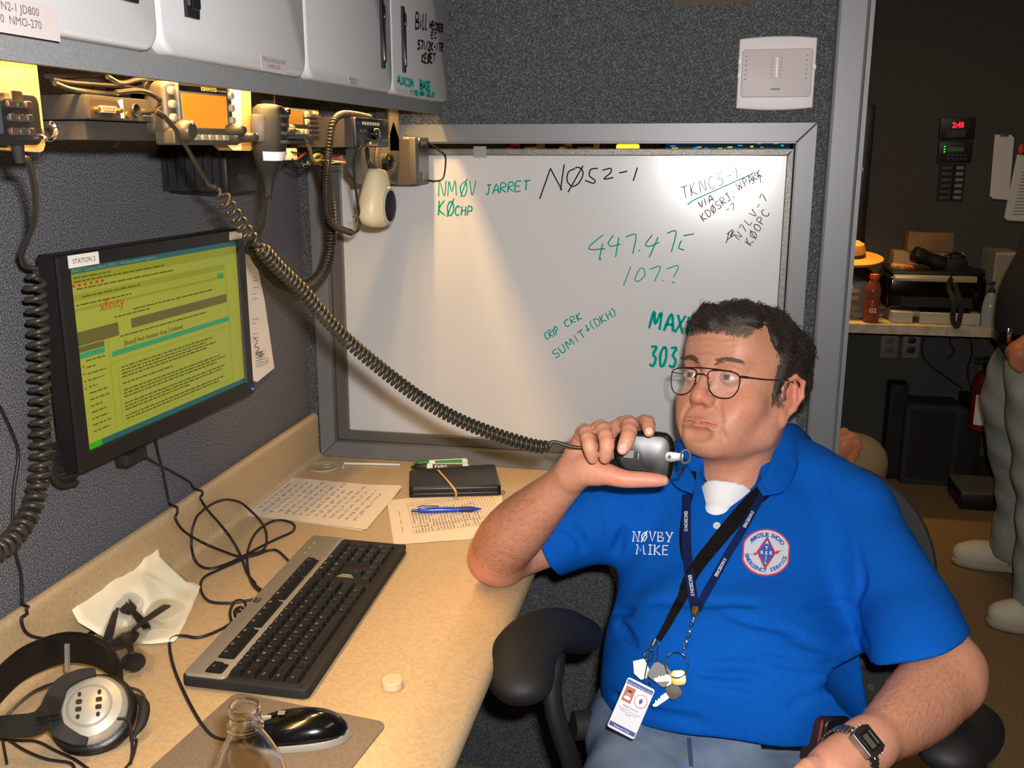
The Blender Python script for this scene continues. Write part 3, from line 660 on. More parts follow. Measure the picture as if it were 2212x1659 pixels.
mb = MB(); LM = KM @ Matrix.Translation((KL*.455, KD-.010, .0168)); mb.prism(rrect(.013, .009, .001), 0, .0004, LM); o = obj('maker_logo', mb, BLKG, kb, world=True); mb = MB(); mtext(mb, 'hp', .0085, LM @ Matrix.Translation((0, -.0028, .0006)), 'CENTER', 1.1); obj('logo_letters', mb, SILV, o, world=True, smooth=False)
mb = MB()
for i in range(4): mb.box((n0+.006+i*.003+.008, rv[2]-.002+i*.0, .0146), (.0008, .028-i*.004, .0003), KM)
o = obj('small_print', mb, mat('key_legend', sr(190, 180, 150), .6), kb, world=True, smooth=False); o['kind'] = 'stuff'
for i in range(3):
    mb = MB(); mb.cyl(KM @ Vector((m0+.02+i*.02, KD-.016, .0166)), KM @ Vector((m0+.02+i*.02, KD-.016, .0172)), .0014); obj('indicator_light', mb, mat('amber_led', sr(220, 190, 90), .3), kb, world=True)
# ---- mouse pad, mouse
PDM = mat('mousepad_fabric', sr(112, 98, 84), .85, noise=(700, sr(128, 114, 98), .4, .6, 2))
c = [dp(p[0], p[1], .7425) for p in ((510, 1498), (830, 1562))]; pu = (c[1]-c[0]).normalized(); pv = Vector((pu.y, -pu.x, 0))  # toward camera
# the pad's left edge runs to (355,1659): solve its skew as a plain rectangle
PM = frameM(c[0]+pu*.0, pu, -pv)
PW, PH = (c[1]-c[0]).length+.006, .19
mb = MB(); mb.prism(rrect(PW, PH, .012, 6, PW/2-.003, -PH/2+.003), -.0022, 0, PM, .0006); tag(recenter(obj('mouse_pad', mb, PDM)), 'grey-brown rounded mouse pad near the front of the desk', 'mouse pad')
mc = dp(640, 1562, .76); mt = thing('computer_mouse', 'black and silver corded computer mouse on the mouse pad', 'mouse', (mc.x, mc.y, .7428))
ma = dp(712, 1566, .755); mz = dp(590, 1570, .755); mu = (ma-mz).normalized(); mu.z = 0; mu.normalize()
MM = frameM(Vector((mc.x, mc.y, .7428)), mu, Vector((-mu.y, mu.x, 0)))
def mouse_shell(sc=1.0, z0=0, top=1.0):
    L, Wd, H = .062*sc, .030*sc, .036*top; vs = []; nu, nv = 20, 12
    for i in range(nu+1):
        u = -1+2*i/nu; prof_w = Wd*(1-.10*u)*math.sqrt(max(0, 1-abs(u)**2.6)); hh = H*math.sqrt(max(0, 1-abs(u)**2.4))*(1+.18*u)*(.86)
        for j in range(nv+1):
            a = math.pi*j/nv; vs.append((L*u, prof_w*math.cos(a)*(1+.0*u), z0+hh*math.sin(a)**.8))
    fs = [(i*(nv+1)+j, i*(nv+1)+j+1, (i+1)*(nv+1)+j+1, (i+1)*(nv+1)+j) for i in range(nu) for j in range(nv)]
    return vs, fs
mb = MB(); mb.add(*mouse_shell(), MM); obj('shell', mb, BLKG, mt, world=True, angle=70)
mb = MB(); vs, fs = mouse_shell(1.035, 0, .62); mb.add([v for v in vs], fs, MM); obj('side_band', mb, SILV, mt, world=True, angle=70)
mb = MB(); mb.rbox((-.037, 0, .0235), (.020, .005, .010), .0024, MM); obj('scroll_wheel', mb, SILV, mt, world=True)
mb = MB(); mb.box((-.016, 0, .0312), (.008, .008, .0006), MM @ Matrix.Rotation(math.radians(0), 4, 'Y')); obj('maker_logo', mb, SILV, mt, world=True)
# ---- cords lying on the desk and wall
CORD = mat('dark_cord', sr(34, 28, 30), .45)
def rest(px, py, r):
    """point where the ray meets desk, cove, backsplash or wall, lifted by r"""
    q = dp(px, py, DZ+r+.0003)
    if q.x >= .034+r: return q
    for k in range(8):   # quarter-round cove
        a = (7-k)/7*math.pi/2; x = .020+r+.014*(1-math.sin(a)); z = DZ+r+.0003+.014*(1-math.cos(a))
        q = dp(px, py, z)
        if q.x >= x: return q
    q = atx(px, py, .0215+r)
    if q.z < .838: return q
    q = dp(px, py, .8385+r)
    return q if r+.002 < q.x <= .0215+r else atx(px, py, r+.002)
def cord(name, pts, r, label, cat='cable', group=None, m=None, parent=None):
    P = []; run = []
    def flush():
        if not run: return
        if len(run) == 1: P.append(rest(run[0].x, run[0].y, r))
        else: P.extend(rest(q.x, q.y, r) for q in smooth_path(run, 8))
        run.clear()
    for p in pts:
        k = p[2] if len(p) > 2 else 'd'
        if k in ('d', 'w'): run.append(Vector((p[0], p[1], 0))); continue
        flush()
        if k[0] == 'x': P.append(atx(p[0], p[1], float(k[1:])))
        else: P.append(dp(p[0], p[1], float(k[1:])))
    flush()
    for _ in range(2): P = [P[0]]+[(P[i-1]+P[i]*2+P[i+1])/4 for i in range(1, len(P)-1)]+[P[-1]]
    for q in P:   # keep clear of the backsplash edge
        if .75 < q.z < .8385+r and q.x < .0225+r:
            if q.x > .010 or q.z < .83: q.x = .0225+r
            else: q.z = .8385+r
    mb = MB(); mb.tube(P, r, 8)
    if parent: return obj('cord', mb, m or CORD, parent, world=True, angle=80)
    o = recenter(obj(name, mb, m or CORD, smooth=True, angle=80))
    return tag(o, label, cat, group)
cord('monitor_cable', [(335, 940, 'x.05'), (340, 975, 'w'), (350, 1010), (358, 1050), (368, 1095), (385, 1135), (410, 1157), (440, 1173), (480, 1190), (520, 1203), (548, 1200), (580, 1189), (600, 1190), (625, 1213)], .0022, 'black cable dropping straight from under the monitor then across the desk behind the keyboard')
cord('usb_cable', [(300, 975, 'x.06'), (325, 995, 'w'), (365, 1015, 'w'), (405, 1038, 'w'), (416, 1050), (432, 1078), (450, 1105), (482, 1140), (505, 1172), (521, 1203), (535, 1240), (550, 1258), (553, 1266), (570, 1278)], .0022, 'black cable running from the monitor plug over the backsplash to the keyboard')
cord('keyboard_cord', [(578, 1290, 'd'), (545, 1262), (534, 1215), (538, 1180), (555, 1148), (585, 1127), (612, 1124), (635, 1133), (632, 1148), (600, 1163), (565, 1180), (530, 1199), (490, 1218), (450, 1228), (422, 1212), (412, 1160), (422, 1120), (435, 1105), (450, 1093), (470, 1083), (490, 1079), (512, 1083), (530, 1093), (560, 1122), (575, 1150), (572, 1185), (545, 1197), (515, 1212), (470, 1232), (440, 1248), (433, 1272), (450, 1298), (490, 1303), (530, 1298), (560, 1292)], .0022, 'black keyboard cord looped in wide curls between monitor and keyboard', parent=kb)
cord('cord_bundle', [(500, 1345), (497, 1320), (510, 1298), (528, 1300), (530, 1318), (512, 1335), (505, 1318), (520, 1302, 'z.755'), (538, 1310, 'z.755'), (525, 1330, 'z.752'), (508, 1345), (500, 1330, 'z.76'), (515, 1305, 'z.762'), (530, 1315, 'z.752'), (520, 1340)], .0022, 'small bunched knot of black cord beside the silver edge of the keyboard')
cord('mouse_cord', [(515, 1335), (480, 1358), (430, 1377), (395, 1373), (372, 1378), (366, 1392), (372, 1430), (388, 1475), (415, 1530), (440, 1570), (462, 1592), (490, 1600), (560, 1585, 'z.752'), (592, 1572, 'z.755')], .0022, 'black mouse cord curving past the napkin onto the mouse pad', parent=mt)
cord('headset_cable', [(-20, 850, 'w'), (5, 890, 'w'), (30, 945, 'w'), (40, 985, 'w'), (30, 1060, 'w'), (27, 1150, 'w'), (32, 1190, 'w'), (44, 1235, 'w'), (47, 1270), (47, 1310), (45, 1345), (62, 1372), (110, 1382), (160, 1395), (200, 1402)], .0022, 'thin black cable hanging down the grey wall at the far left edge')
# ---- napkin: crumpled white sheet
def sheet(name, outline, m, label, cat, zf, n=26, th=.0006):
    """fan-filled crumpled sheet from a pixel outline; zf(u,v) height"""
    P = [dp(x, y, DZ) for x, y in outline]; c = sum(P, Vector())/len(P); m_ = len(P); rings = 9; mb = MB(); vs = []; fs = []
    P = resample(P+[P[0]], sum((P[i]-P[i-1]).length for i in range(m_))/(n*2))[:n*2]; m_ = len(P)
    vs.append((c.x, c.y, DZ+.0015+zf(c, 0)))
    for r_ in range(1, rings+1):
        for i in range(m_):
            q = c.lerp(P[i], r_/rings); t_ = min(1, r_/rings/.35); vs.append((q.x, q.y, DZ+.0015+zf(q, r_/rings)*t_+zf(c, 0)*(1-t_)))
    fs += [(0, 1+i, 1+(i+1) % m_) for i in range(m_)]
    for r_ in range(rings-1):
        for i in range(m_): j = (i+1) % m_; fs.append((1+r_*m_+i, 1+r_*m_+j, 1+(r_+1)*m_+j, 1+(r_+1)*m_+i))
    mb.add(vs, fs); o = obj(name, mb, m, angle=180); md = o.modifiers.new('thick', 'SOLIDIFY'); md.thickness = th
    return tag(recenter(o), label, cat)
from mathutils import noise as mnoise
NAP = mat('napkin_paper', sr(232, 224, 200), .8, trans=0.0)
sheet('napkin', [(152, 1368), (160, 1325), (205, 1270), (262, 1238), (300, 1222), (320, 1208), (333, 1215), (352, 1258), (395, 1262), (428, 1266), (434, 1272), (402, 1345), (380, 1390), (330, 1400), (240, 1398), (170, 1405)], NAP, 'crumpled cream paper napkin spread on the desk under the plastic cutlery', 'napkin', lambda q, r: .006*abs(mnoise.noise(q*26))+.010*max(0, mnoise.noise(q*9+Vector((3, 1, 0))))+(.0 if r < .9 else .0)+max(0, .075-q.x)*.9)
# ---- plastic cutlery wrapped in clear film
WRAP = mat('clear_wrap', (1, 1, 1), .12, trans=1.0, ior=1.12, bump=(60, .9, .006)); WRAP.node_tree.nodes['Principled BSDF'].inputs['Alpha'].default_value = .5
DKP = mat('smoky_plastic', sr(40, 34, 32), .2, coat=.3)
def cutlery(kind, a, b, za, zb, label, film=True):
    A = dp(*a, za); B = dp(*b, zb); t = thing('plastic_'+kind, label, 'cutlery', ((A.x+B.x)/2, (A.y+B.y)/2, min(za, zb)-.004))
    d = (B-A).normalized(); M = frameM(A, d, Vector((-d.y, d.x, 0))); L = (B-A).length
    mb = MB(); P = [M @ Vector((L*k/10, 0, .004*math.sin(k/10*math.pi))) for k in range(8)]; mb.strip(P, Vector((0, 0, 1)), [.009+.004*(1-abs(k/7*2-.4)) for k in range(8)], .0022); obj('grip', mb, DKP, t, world=True)
    if kind == 'spoon':
        mb = MB(); mb.ball((0, 0, 0), (.024, .0155, .006), 18, 10, None); mb.v = [(M @ Matrix.Translation((L-.012, 0, 0)) @ Vector((x, y, z if z < 0 else -z*.6+.0005))) for x, y, z in mb.v]; obj('bowl', mb, DKP, t, world=True)
    elif kind == 'fork':
        mb = MB(); mb.prism([(L-.04, -.004), (L-.028, -.011), (L-.012, -.011), (L-.012, .011), (L-.028, .011), (L-.04, .004)], -.001, .001, M); obj('head', mb, DKP, t, world=True)
        for k in range(4):
            mb = MB(); mb.b2((L-.013, -.0105+k*.0056, -.001), (L+.012, -.0075+k*.0056, .001), M); obj('tine', mb, DKP, t, world=True)
    if film:
        mb = MB(); nn = 16; vs = []; 
        for i in range(nn+1):
            u = i/nn
            for j in range(9):
                a_ = -1+j/4; w = .020+.008*math.sin(u*9+1); vs.append(M @ Vector((-.01+(L+.03)*u, a_*w, .008*(1-a_*a_)+.003*mnoise.noise(Vector((u*14, a_*4, L*40))))))
        mb.add(vs, [(i*9+j, i*9+j+1, (i+1)*9+j+1, (i+1)*9+j) for i in range(nn) for j in range(8)]); o = obj('wrapper', mb, WRAP, t, world=True, angle=60)
    return t
cutlery('spoon', (230, 1398), (262, 1290), .755, .768, 'dark plastic spoon in clear film, bowl pointing up on the napkin')
cutlery('spoon', (362, 1310), (255, 1395), .765, .757, 'dark plastic spoon with handle toward keyboard, bowl in crinkled film')
cutlery('fork', (318, 1362), (262, 1300), .758, .768, 'dark plastic fork in clear film across the napkin')
cutlery('knife', (168, 1396), (238, 1348), .752, .756, 'dark plastic knife along the left edge of the napkin', film=False)
cutlery('spoon', (272, 1370), (290, 1440), .757, .752, 'short dark plastic spoon whose round bowl points toward the headphones')
# ---- headphones at the lower left
hp = thing('headphones', 'black over-ear headphones with silver ear cups lying on the desk corner', 'headphones', dp(120, 1500, DZ))
SILC = mat('silver_cup', sr(176, 172, 160), .35, .3)
bp_ = [(-120, 1640, .775), (-60, 1560, .79), (-20, 1500, .80), (40, 1440, .805), (100, 1410, .805), (150, 1398, .80), (200, 1405, .795), (240, 1428, .785), (262, 1462, .775)]
P = smooth_path([dp(x, y, z) for x, y, z in bp_], 6)
nrm = []
cc = dp(70, 1600, .78)
for p in P: v = (p-cc); v.z = 0; nrm.append(v.normalized())
mb = MB(); vs = []; nP = len(P)
for i, p in enumerate(P):
    w = .018; t_ = .0035+.003*math.sin(i/nP*math.pi)
    for (a, b) in ((-1, -1), (1, -1), (1.12, 0), (1, 1), (-1, 1), (-1.12, 0)): vs.append(p+Vector((0, 0, 1))*a*w+nrm[i]*b*t_)
mb.add(vs, [(i*6+k, i*6+(k+1) % 6, (i+1)*6+(k+1) % 6, (i+1)*6+k) for i in range(nP-1) for k in range(6)]+[tuple(range(6)), tuple((nP-1)*6+k for k in range(6))]); obj('headband', mb, BLKL, hp, world=True, angle=50)
mb = MB(); q = dp(147, 1417, .801); mb.box((0, 0, 0), (.0045, .004, .034), Matrix.Translation(q-nrm[30]*.004) @ Matrix.Rotation(-.15, 4, 'X')); obj('side_mark', mb, SILV, hp, world=True)
# ear cup: axis tilted toward camera
cx = dp(196, 1530, .785); ax = (CAM-cx).normalized()*.75+Vector((0, 0, 1))*.35+Vector((-.15, 0, 0)); ax.normalize()
CM = Matrix.Translation(cx) @ ax.to_track_quat('Z', 'Y').to_matrix().to_4x4()
mb = MB(); mb.lathe([(.000, .012), (.020, .0118), (.0235, .010), (.0245, .0085), (.034, .006), (.0385, .000), (.0395, -.006), (.038, -.012), (0, -.012)], CM, 40); obj('ear_cup', mb, SILC, hp, world=True, angle=30)
mb = MB()
for sx in (-1, 1):
    for k in range(4):
        y = -.0125+k*.0085; w = .008-.0028*abs(k-1.5); mb2 = MB(); M2 = CM @ Matrix.Translation((sx*(.0105), y, .0118)); mb2.prism(rrect(w, .0052, .0015, 2), 0, .0012, M2); obj('grille_slot', mb2, BLK, hp, world=True)
mb = MB(); mb.lathe([(.030, -.012), (.043, -.013), (.047, -.018), (.047, -.026), (.043, -.032), (.030, -.033), (.024, -.028), (.024, -.018)], CM, 36, closed=True)
for i, v in enumerate(mb.v): pass
obj('ear_pad', mb, BLKL, hp, world=True, angle=80)
# yoke arm from the left to the cup
Y = [dp(-60, 1575, .775), dp(0, 1572, .785), dp(70, 1568, .79), dp(110, 1545, .80)]
mb = MB(); mb.strip(smooth_path(Y, 6), (ax+Vector((0, 0, .3))).normalized(), [.020+.010*k/18 for k in range(19)], .006)
f1 = [dp(105, 1550, .80), CM @ Vector((-.036, .010, .012)), CM @ Vector((-.028, .026, .013)), CM @ Vector((-.010, .036, .009)), CM @ Vector((.004, .039, .004))]
f2 = [dp(105, 1560, .798), CM @ Vector((-.038, -.006, .012)), CM @ Vector((-.030, -.024, .013)), CM @ Vector((-.012, -.037, .009)), CM @ Vector((.0, -.040, .004))]
for f_ in (f1, f2): Q = smooth_path(f_, 6); mb.strip(Q, ax, [.024-.016*k/len(Q) for k in range(len(Q))], .006)
obj('yoke', mb, BLKM, hp, world=True, angle=50)
mb = MB(); Q = [CM @ Vector(p) for p in ((.043, .018, -.024), (.054, .004, -.02), (.053, -.016, -.018), (.046, -.030, -.016))]; mb.tube(smooth_path(Q, 5), [.003+.0035*math.sin(k/15*math.pi) for k in range(16)], 10); obj('volume_pod', mb, BLKM, hp, world=True)
mb = MB(); mb.tube(smooth_path([CM @ Vector((.0, .040, -.02)), dp(150, 1468, .80), dp(80, 1490, .79), dp(30, 1530, .775), dp(8, 1558, .765), dp(5, 1590, .745), dp(15, 1650, .743)], 8), .0016, 7); obj('cord', mb, CORD, hp, world=True)
mb = MB(); mb.tube(smooth_path([CM @ Vector((.030, .030, -.02)), CM @ Vector((.050, .020, -.02)), CM @ Vector((.056, .0, -.018)), CM @ Vector((.046, -.034, -.016)), dp(295, 1600, .745), dp(285, 1640, .743), dp(262, 1670, .743)], 8), .0016, 7); obj('cord', mb, CORD, hp, world=True)
mb = MB(); mb.tube(smooth_path([CM @ Vector((.030, -.018, .006)), CM @ Vector((.042, -.022, .004)), dp(286, 1612, .75), dp(282, 1650, .743)], 8), .0018, 7); obj('cord', mb, CORD, hp, world=True)
cord('headset_lead', [(-10, 1596), (40, 1600), (80, 1602), (120, 1622), (160, 1640), (200, 1668)], .0018, 'upper thin black headphone lead running out at the lower left corner')
cord('headset_lead', [(20, 1600), (55, 1622), (100, 1640), (150, 1648), (162, 1662)], .0018, 'lower thin black headphone lead crossing under the ear cup')
# ---- water bottle, open, in front
bt = dp(527, 1522, .94); B0 = Vector((bt.x, bt.y, .7428)); bo = thing('water_bottle', 'open clear plastic water bottle standing at the bottom edge of the photo', 'bottle', B0)
H = .94-.7428
bprof = [(.0, .0), (.026, 0), (.031, .006), (.032, .02), (.030, .04), (.032, .06), (.032, .10), (.0325, .118), (.0315, .130), (.027, .146), (.020, .160), (.0145, .170), (.0138, .174), (.0155, .1755), (.0155, .178), (.0132, .180), (.0130, .1875), (.0137, .189), (.0130, .1905), (.0137, .193), (.0128, .196), (.0122, .1972)]
inner = [(max(0, r-.0007), z+(.0008 if i < 2 else 0)) for i, (r, z) in enumerate(bprof)][::-1]
mb = MB(); mb.lathe(bprof+inner[:-1]+[(0, .0008)], Matrix.Translation(B0), 40); obj('bottle_wall', mb, GLASSY, bo, world=True, angle=40)
mb = MB(); mb.lathe([(0, .0015), (.0285, .004), (.0305, .02), (.029, .04), (.0305, .06), (.0305, .085), (0, .0852)], Matrix.Translation(B0), 32); obj('water', mb, mat('water', (.95, 1, 1), .02, trans=1.0, ior=1.33), bo, world=True)
mb = MB(); mb.lathe([(.0328, .055), (.0328, .108)], Matrix.Translation(B0), 32); mb.f = [f for f in mb.f if len(f) == 4]; mb.m = mb.m[:len(mb.f)]
mb.f = mb.f[:26]; mb.m = mb.m[:26]; obj('label', mb, mat('blue_label', sr(60, 120, 200), .4), bo, world=True)
# ---- bottle cap on the desk
mb = MB(); q = dp(847, 1483, DZ); mb.lathe([(0, .0105), (.0125, .0105), (.0138, .009), (.014, .0005), (.0125, .0005), (.0122, .009), (0, .0092)], Matrix.Translation((q.x, q.y, DZ+.0002)), 28); tag(recenter(obj('bottle_cap', mb, mat('translucent_cap', sr(236, 214, 176), .35, trans=.35, ior=1.3))), 'small translucent round bottle cap lying on the desk beside the keyboard', 'cap')
# ---- papers
def paper(name, quad, n, label, jitter=.004, m=PAPER, corner=None):
    P = [dp(x, y, DZ) for x, y in quad]; t = thing(name, label, 'paper', (sum(p.x for p in P)/4, sum(p.y for p in P)/4, DZ))
    for k in range(n):
        a = (n-1-k)*.012*(1 if k % 2 else -1); c_ = sum(P, Vector())/4; z = DZ+.0006+k*.0007
        Q = [c_+Matrix.Rotation(a, 3, 'Z') @ (p-c_)+Vector((random.uniform(-jitter, jitter), random.uniform(-jitter, jitter), 0))*(0 if k == n-1 else 1) for p in P]
        mb = MB(); N_ = 14; vs = []
        for i in range(N_+1):
            for j in range(N_+1):
                u, v = i/N_, j/N_; q = Q[0].lerp(Q[1], u).lerp(Q[3].lerp(Q[2], u), v); h = 0
                if corner: d_ = math.hypot(u-corner[0], v-corner[1]); h = max(0, .28-d_)*corner[2]*(.4+.6*k/n)
                vs.append((q.x, q.y, z+h))
        W_ = N_+1; fs = [(i*W_+j, i*W_+j+1, (i+1)*W_+j+1, (i+1)*W_+j) for i in range(N_) for j in range(N_)]; nb = len(vs)
        vs += [(x, y, zz-.0003) for x, y, zz in vs]; fs += [tuple(nb+a for a in reversed(f)) for f in fs]
        edge = [i*W_ for i in range(W_)]+[(W_-1)*W_+j for j in range(1, W_)]+[i*W_+W_-1 for i in range(W_-2, -1, -1)]+[j for j in range(W_-2, 0, -1)]
        for a_, b_ in zip(edge, edge[1:]+edge[:1]): fs.append((a_, b_, nb+b_, nb+a_))
        mb.add(vs, fs); obj('sheet', mb, m, t, world=True, angle=60)
    return t, P, DZ+.0006+(n-1)*.0007+.0002
t, P, zt = paper('handwritten_letter', [(616, 1033), (866, 1056), (792, 1146), (512, 1110)], 4, 'stack of cream sheets covered in cursive blue handwriting left of the wallet', corner=(1, 0, .02), m=PAPER2)
mb = MB(); e1 = (P[1]-P[0]); e2 = (P[3]-P[0])   # lines of writing run along e2 reversed (bottom-left to top-right in view)
for k in range(15):
    u = .05+k*.060; v = .92 if k > 1 else .85; pts = []
    v1 = random.uniform(.08, .2)
    while v > v1:
        wl2 = random.uniform(.05, .13)
        pts = []
        nn = max(3, int(wl2/.012))
        for q in range(nn):
            pts.append(P[0]+e1*(u+(.018 if q % 2 else -.004)*random.uniform(.5, 1.2)+(.012 if random.random() < .12 else 0))+e2*(v-wl2*q/nn)); pts[-1].z = zt+.0006
        mb.strip(smooth_path(pts, 3), (0, 0, 1), .0005, .0002); v -= wl2+.025
o = obj('handwriting', mb, INKB, t, world=True, smooth=False); o['kind'] = 'stuff'
t, P, zt = paper('form_sheet', [(836, 1083), (1085, 1052), (1085, 1160), (852, 1178)], 2, 'printed ruled form filled in by hand under the blue pen and wallet', m=PAPER2)
mb = MB(); e1 = (P[1]-P[0]); e2 = (P[3]-P[0])
for k in range(30):
    u = .16+k*.0245; a = P[0]+e1*u+e2*.14; b = P[0]+e1*u+e2*.84; a.z = b.z = zt+.0004; mb.strip([a, b], (0, 0, 1), .0005, .0002)
for v in (.14, .2, .70, .84):
    a = P[0]+e1*.16+e2*v; b = P[0]+e1*.9+e2*v; a.z = b.z = zt+.0004; mb.strip([a, b], (0, 0, 1), .0005, .0002)
for v in (.3, .5, .66): a = P[0]+e1*.08+e2*(v+.1); b = P[0]+e1*.08+e2*v; a.z = b.z = zt+.0004; mb.strip([a, b], (0, 0, 1), .0012, .0002)
o = obj('form_rules', mb, mat('form_line', sr(150, 120, 110), .6), t, world=True, smooth=False); o['kind'] = 'stuff'
mb = MB()
for k in range(22):
    u = .17+k*.0245; v = .82
    while v > .35:
        w_ = random.uniform(.02, .07); pts = [P[0]+e1*(u+.004+(.014 if q % 2 else 0))+e2*(v-w_*q/4) for q in range(5)]
        for p in pts: p.z = zt+.0006
        if random.random() < .8: mb.strip(pts, (0, 0, 1), .0005, .0002)
        v -= w_+.015
o = obj('form_handwriting', mb, INKB, t, world=True, smooth=False); o['kind'] = 'stuff'
# ---- wallet with rubber band
wA, wB = dp(884, 1072, .745), dp(1083, 1067, .745); wC, wD = dp(1070, 1006, .758), dp(884, 1018, .758)
wl_t = thing('wallet', 'black leather zip wallet with a tan rubber band on the papers', 'wallet', ((wA.x+wB.x)/2, (wA.y+wC.y)/2, DZ+.003))
mb = MB()
def wal(z0, z1, k, ins=0.0):
    pts = [wA, wB, wC, wD]; c_ = sum(pts, Vector())/4; pts = [Vector((p.x, p.y, 0)) for p in pts]; out = []
    for i in range(4):
        a, b, c2 = pts[i-1], pts[i], pts[(i+1) % 4]
        for q in range(5): t_ = q/4; out.append(((b+(a-b).normalized()*.008*(1-t_)).lerp(b+(c2-b).normalized()*.008*t_, t_)))
    return [(c_.x+(p.x-c_.x)*(1-ins), c_.y+(p.y-c_.y)*(1-ins)) for p in out]
z0 = DZ+.0022
mb.prism(wal(0, 0, 0), z0, z0+.009, None, .004); obj('lower_cover', mb, BLKL, wl_t, world=True, angle=60)
mb = MB(); mb.prism(wal(0, 0, 0, .03), z0+.008, z0+.011, None, 0); obj('zip_edge', mb, DKG, wl_t, world=True)
mb = MB(); mb.prism(wal(0, 0, 0), z0+.010, z0+.0205, None, .006); obj('upper_cover', mb, BLKL, wl_t, world=True, angle=60)
a = dp(946, 1016, z0+.021); b = dp(985, 1068, z0+.014); RB = mat('rubber_band', sr(206, 160, 108), .6)
mid = a.lerp(b, .5); mid.z = z0+.0215
mb = MB(); mb.strip([a+Vector((0, 0, -.008)), a+Vector((0, .0, .0005)), a.lerp(b, .1)+Vector((0, 0, .0012)), mid+Vector((0, 0, .0005)), dp(978, 1052, z0+.0210), dp(985, 1062, z0+.016), dp(986, 1075, z0+.001)], [Vector((0, .3, 1)), Vector((0, 0, 1)), Vector((0, 0, 1)), Vector((0, 0, 1)), Vector((0, -.3, 1)), Vector((0, -1, .3)), Vector((0, -1, 0))], .0042, .001); obj('rubber_band', mb, RB, wl_t, world=True)
mb = MB(); q = dp(1083, 1064, z0+.008); mb.tube([q+Vector((.003+.004*math.cos(a_), .004*math.sin(a_)*.5, .004*math.sin(a_)*.8)) for a_ in [k/10*2*math.pi for k in range(10)]], .0007, 6, closed=True); obj('zip_pull_ring', mb, DKG, wl_t, world=True)
# ---- pen
pa, pb = dp(888, 1103, DZ+.007), dp(1041, 1099, DZ+.006)
d = (pb-pa); L = d.length; PNM = Matrix.Translation(pa) @ d.to_track_quat('Z', 'Y').to_matrix().to_4x4()
pn = thing('ballpoint_pen', 'blue click ballpoint pen lying on the ruled form', 'pen', pa+Vector((0, 0, -.006)))
mb = MB(); mb.lathe([(.002, .012), (.0045, .014), (.0055, .03), (.0052, .06), (.0048, .09)], PNM, 16); obj('barrel', mb, mat('blue_translucent', sr(16, 70, 190), .15, coat=.5), pn, world=True)
mb = MB(); mb.lathe([(.0050, .09), (.0053, .10), (.0050, L-.02), (.0042, L-.016)], PNM, 16); obj('grip', mb, mat('blue_rubber', sr(26, 40, 120), .5), pn, world=True)
mb = MB(); mb.lathe([(.0042, L-.016), (.0010, L-.001), (0, L)], PNM, 16); obj('tip', mb, mat('blue_translucent', sr(16, 70, 190), .15), pn, world=True)
mb = MB(); mb.lathe([(0, 0), (.0028, .001), (.0028, .013)], PNM, 12); obj('push_button', mb, mat('blue_dark', sr(20, 50, 140), .3), pn, world=True)
mb = MB(); mb.strip([PNM @ Vector((0, .006, .012)), PNM @ Vector((0, .0085, .02)), PNM @ Vector((0, .0070, .052))], (PNM.to_3x3() @ Vector((0, 1, 0))), .004, .001); obj('clip', mb, mat('blue_translucent', sr(16, 70, 190), .15), pn, world=True)
# ---- markers
def marker(a, b, capm, label, txt=None, r=.0085, z=DZ+.0088, label_band=None):
    A = dp(*a, z); B = dp(*b, z); d = B-A; L = d.length; M = Matrix.Translation(A) @ d.to_track_quat('Z', 'Y').to_matrix().to_4x4()
    t = thing('dry_erase_marker', label, 'marker', (A.x, A.y, DZ))
    mb = MB(); mb.lathe([(0, 0), (.0035, .0), (.0040, .006), (.0072, .008), (r, .012), (r, .034)], M, 20); obj('cap', mb, capm, t, world=True, angle=35)
    mb = MB(); mb.lathe([(r*.95, .034), (r, .037), (r, L-.004), (r*.7, L), (0, L)], M, 20); obj('barrel', mb, WHITE, t, world=True, angle=35)
    # printed band on the upper camera side
    mb = MB(); nseg = 8; vs = []; Mi = M.inverted().to_3x3(); f = (CAM-A).normalized(); fl = Mi @ f; a0_ = math.atan2(fl.y, fl.x)
    for i in range(nseg+1):
        a_ = a0_-.85+1.7*i/nseg
        for zz in (.046, L-.012): vs.append(M @ Vector((math.cos(a_)*(r+.0003), math.sin(a_)*(r+.0003), zz)))
    mb.add(vs, [(2*i, 2*i+1, 2*i+3, 2*i+2) for i in range(nseg)]); obj('printed_band', mb, label_band or BLK, t, world=True)
    if txt:
        up = M.to_3x3() @ Vector((math.cos(a0_+math.pi/2), math.sin(a0_+math.pi/2), 0)); up = up if up.z > 0 else -up
        Mt = frameM(M @ Vector((math.cos(a0_)*(r+.0007), math.sin(a0_)*(r+.0007), .050))-up*.003, d, up); mb = MB(); mtext(mb, txt, .0105, Mt, bold=.0002); obj('lettering', mb, PRINTW, t, world=True, smooth=False)
    return t
marker((892, 1004), (1010, 998), mat('green_cap', sr(20, 120, 50), .4), 'green-capped dry-erase marker lying behind the black one against the frame', z=DZ+.013, label_band=mat('green_band', sr(30, 130, 60), .4))
marker((888, 1009), (1012, 1009), BLK, 'black-capped white dry-erase marker behind the wallet', 'EXPO')
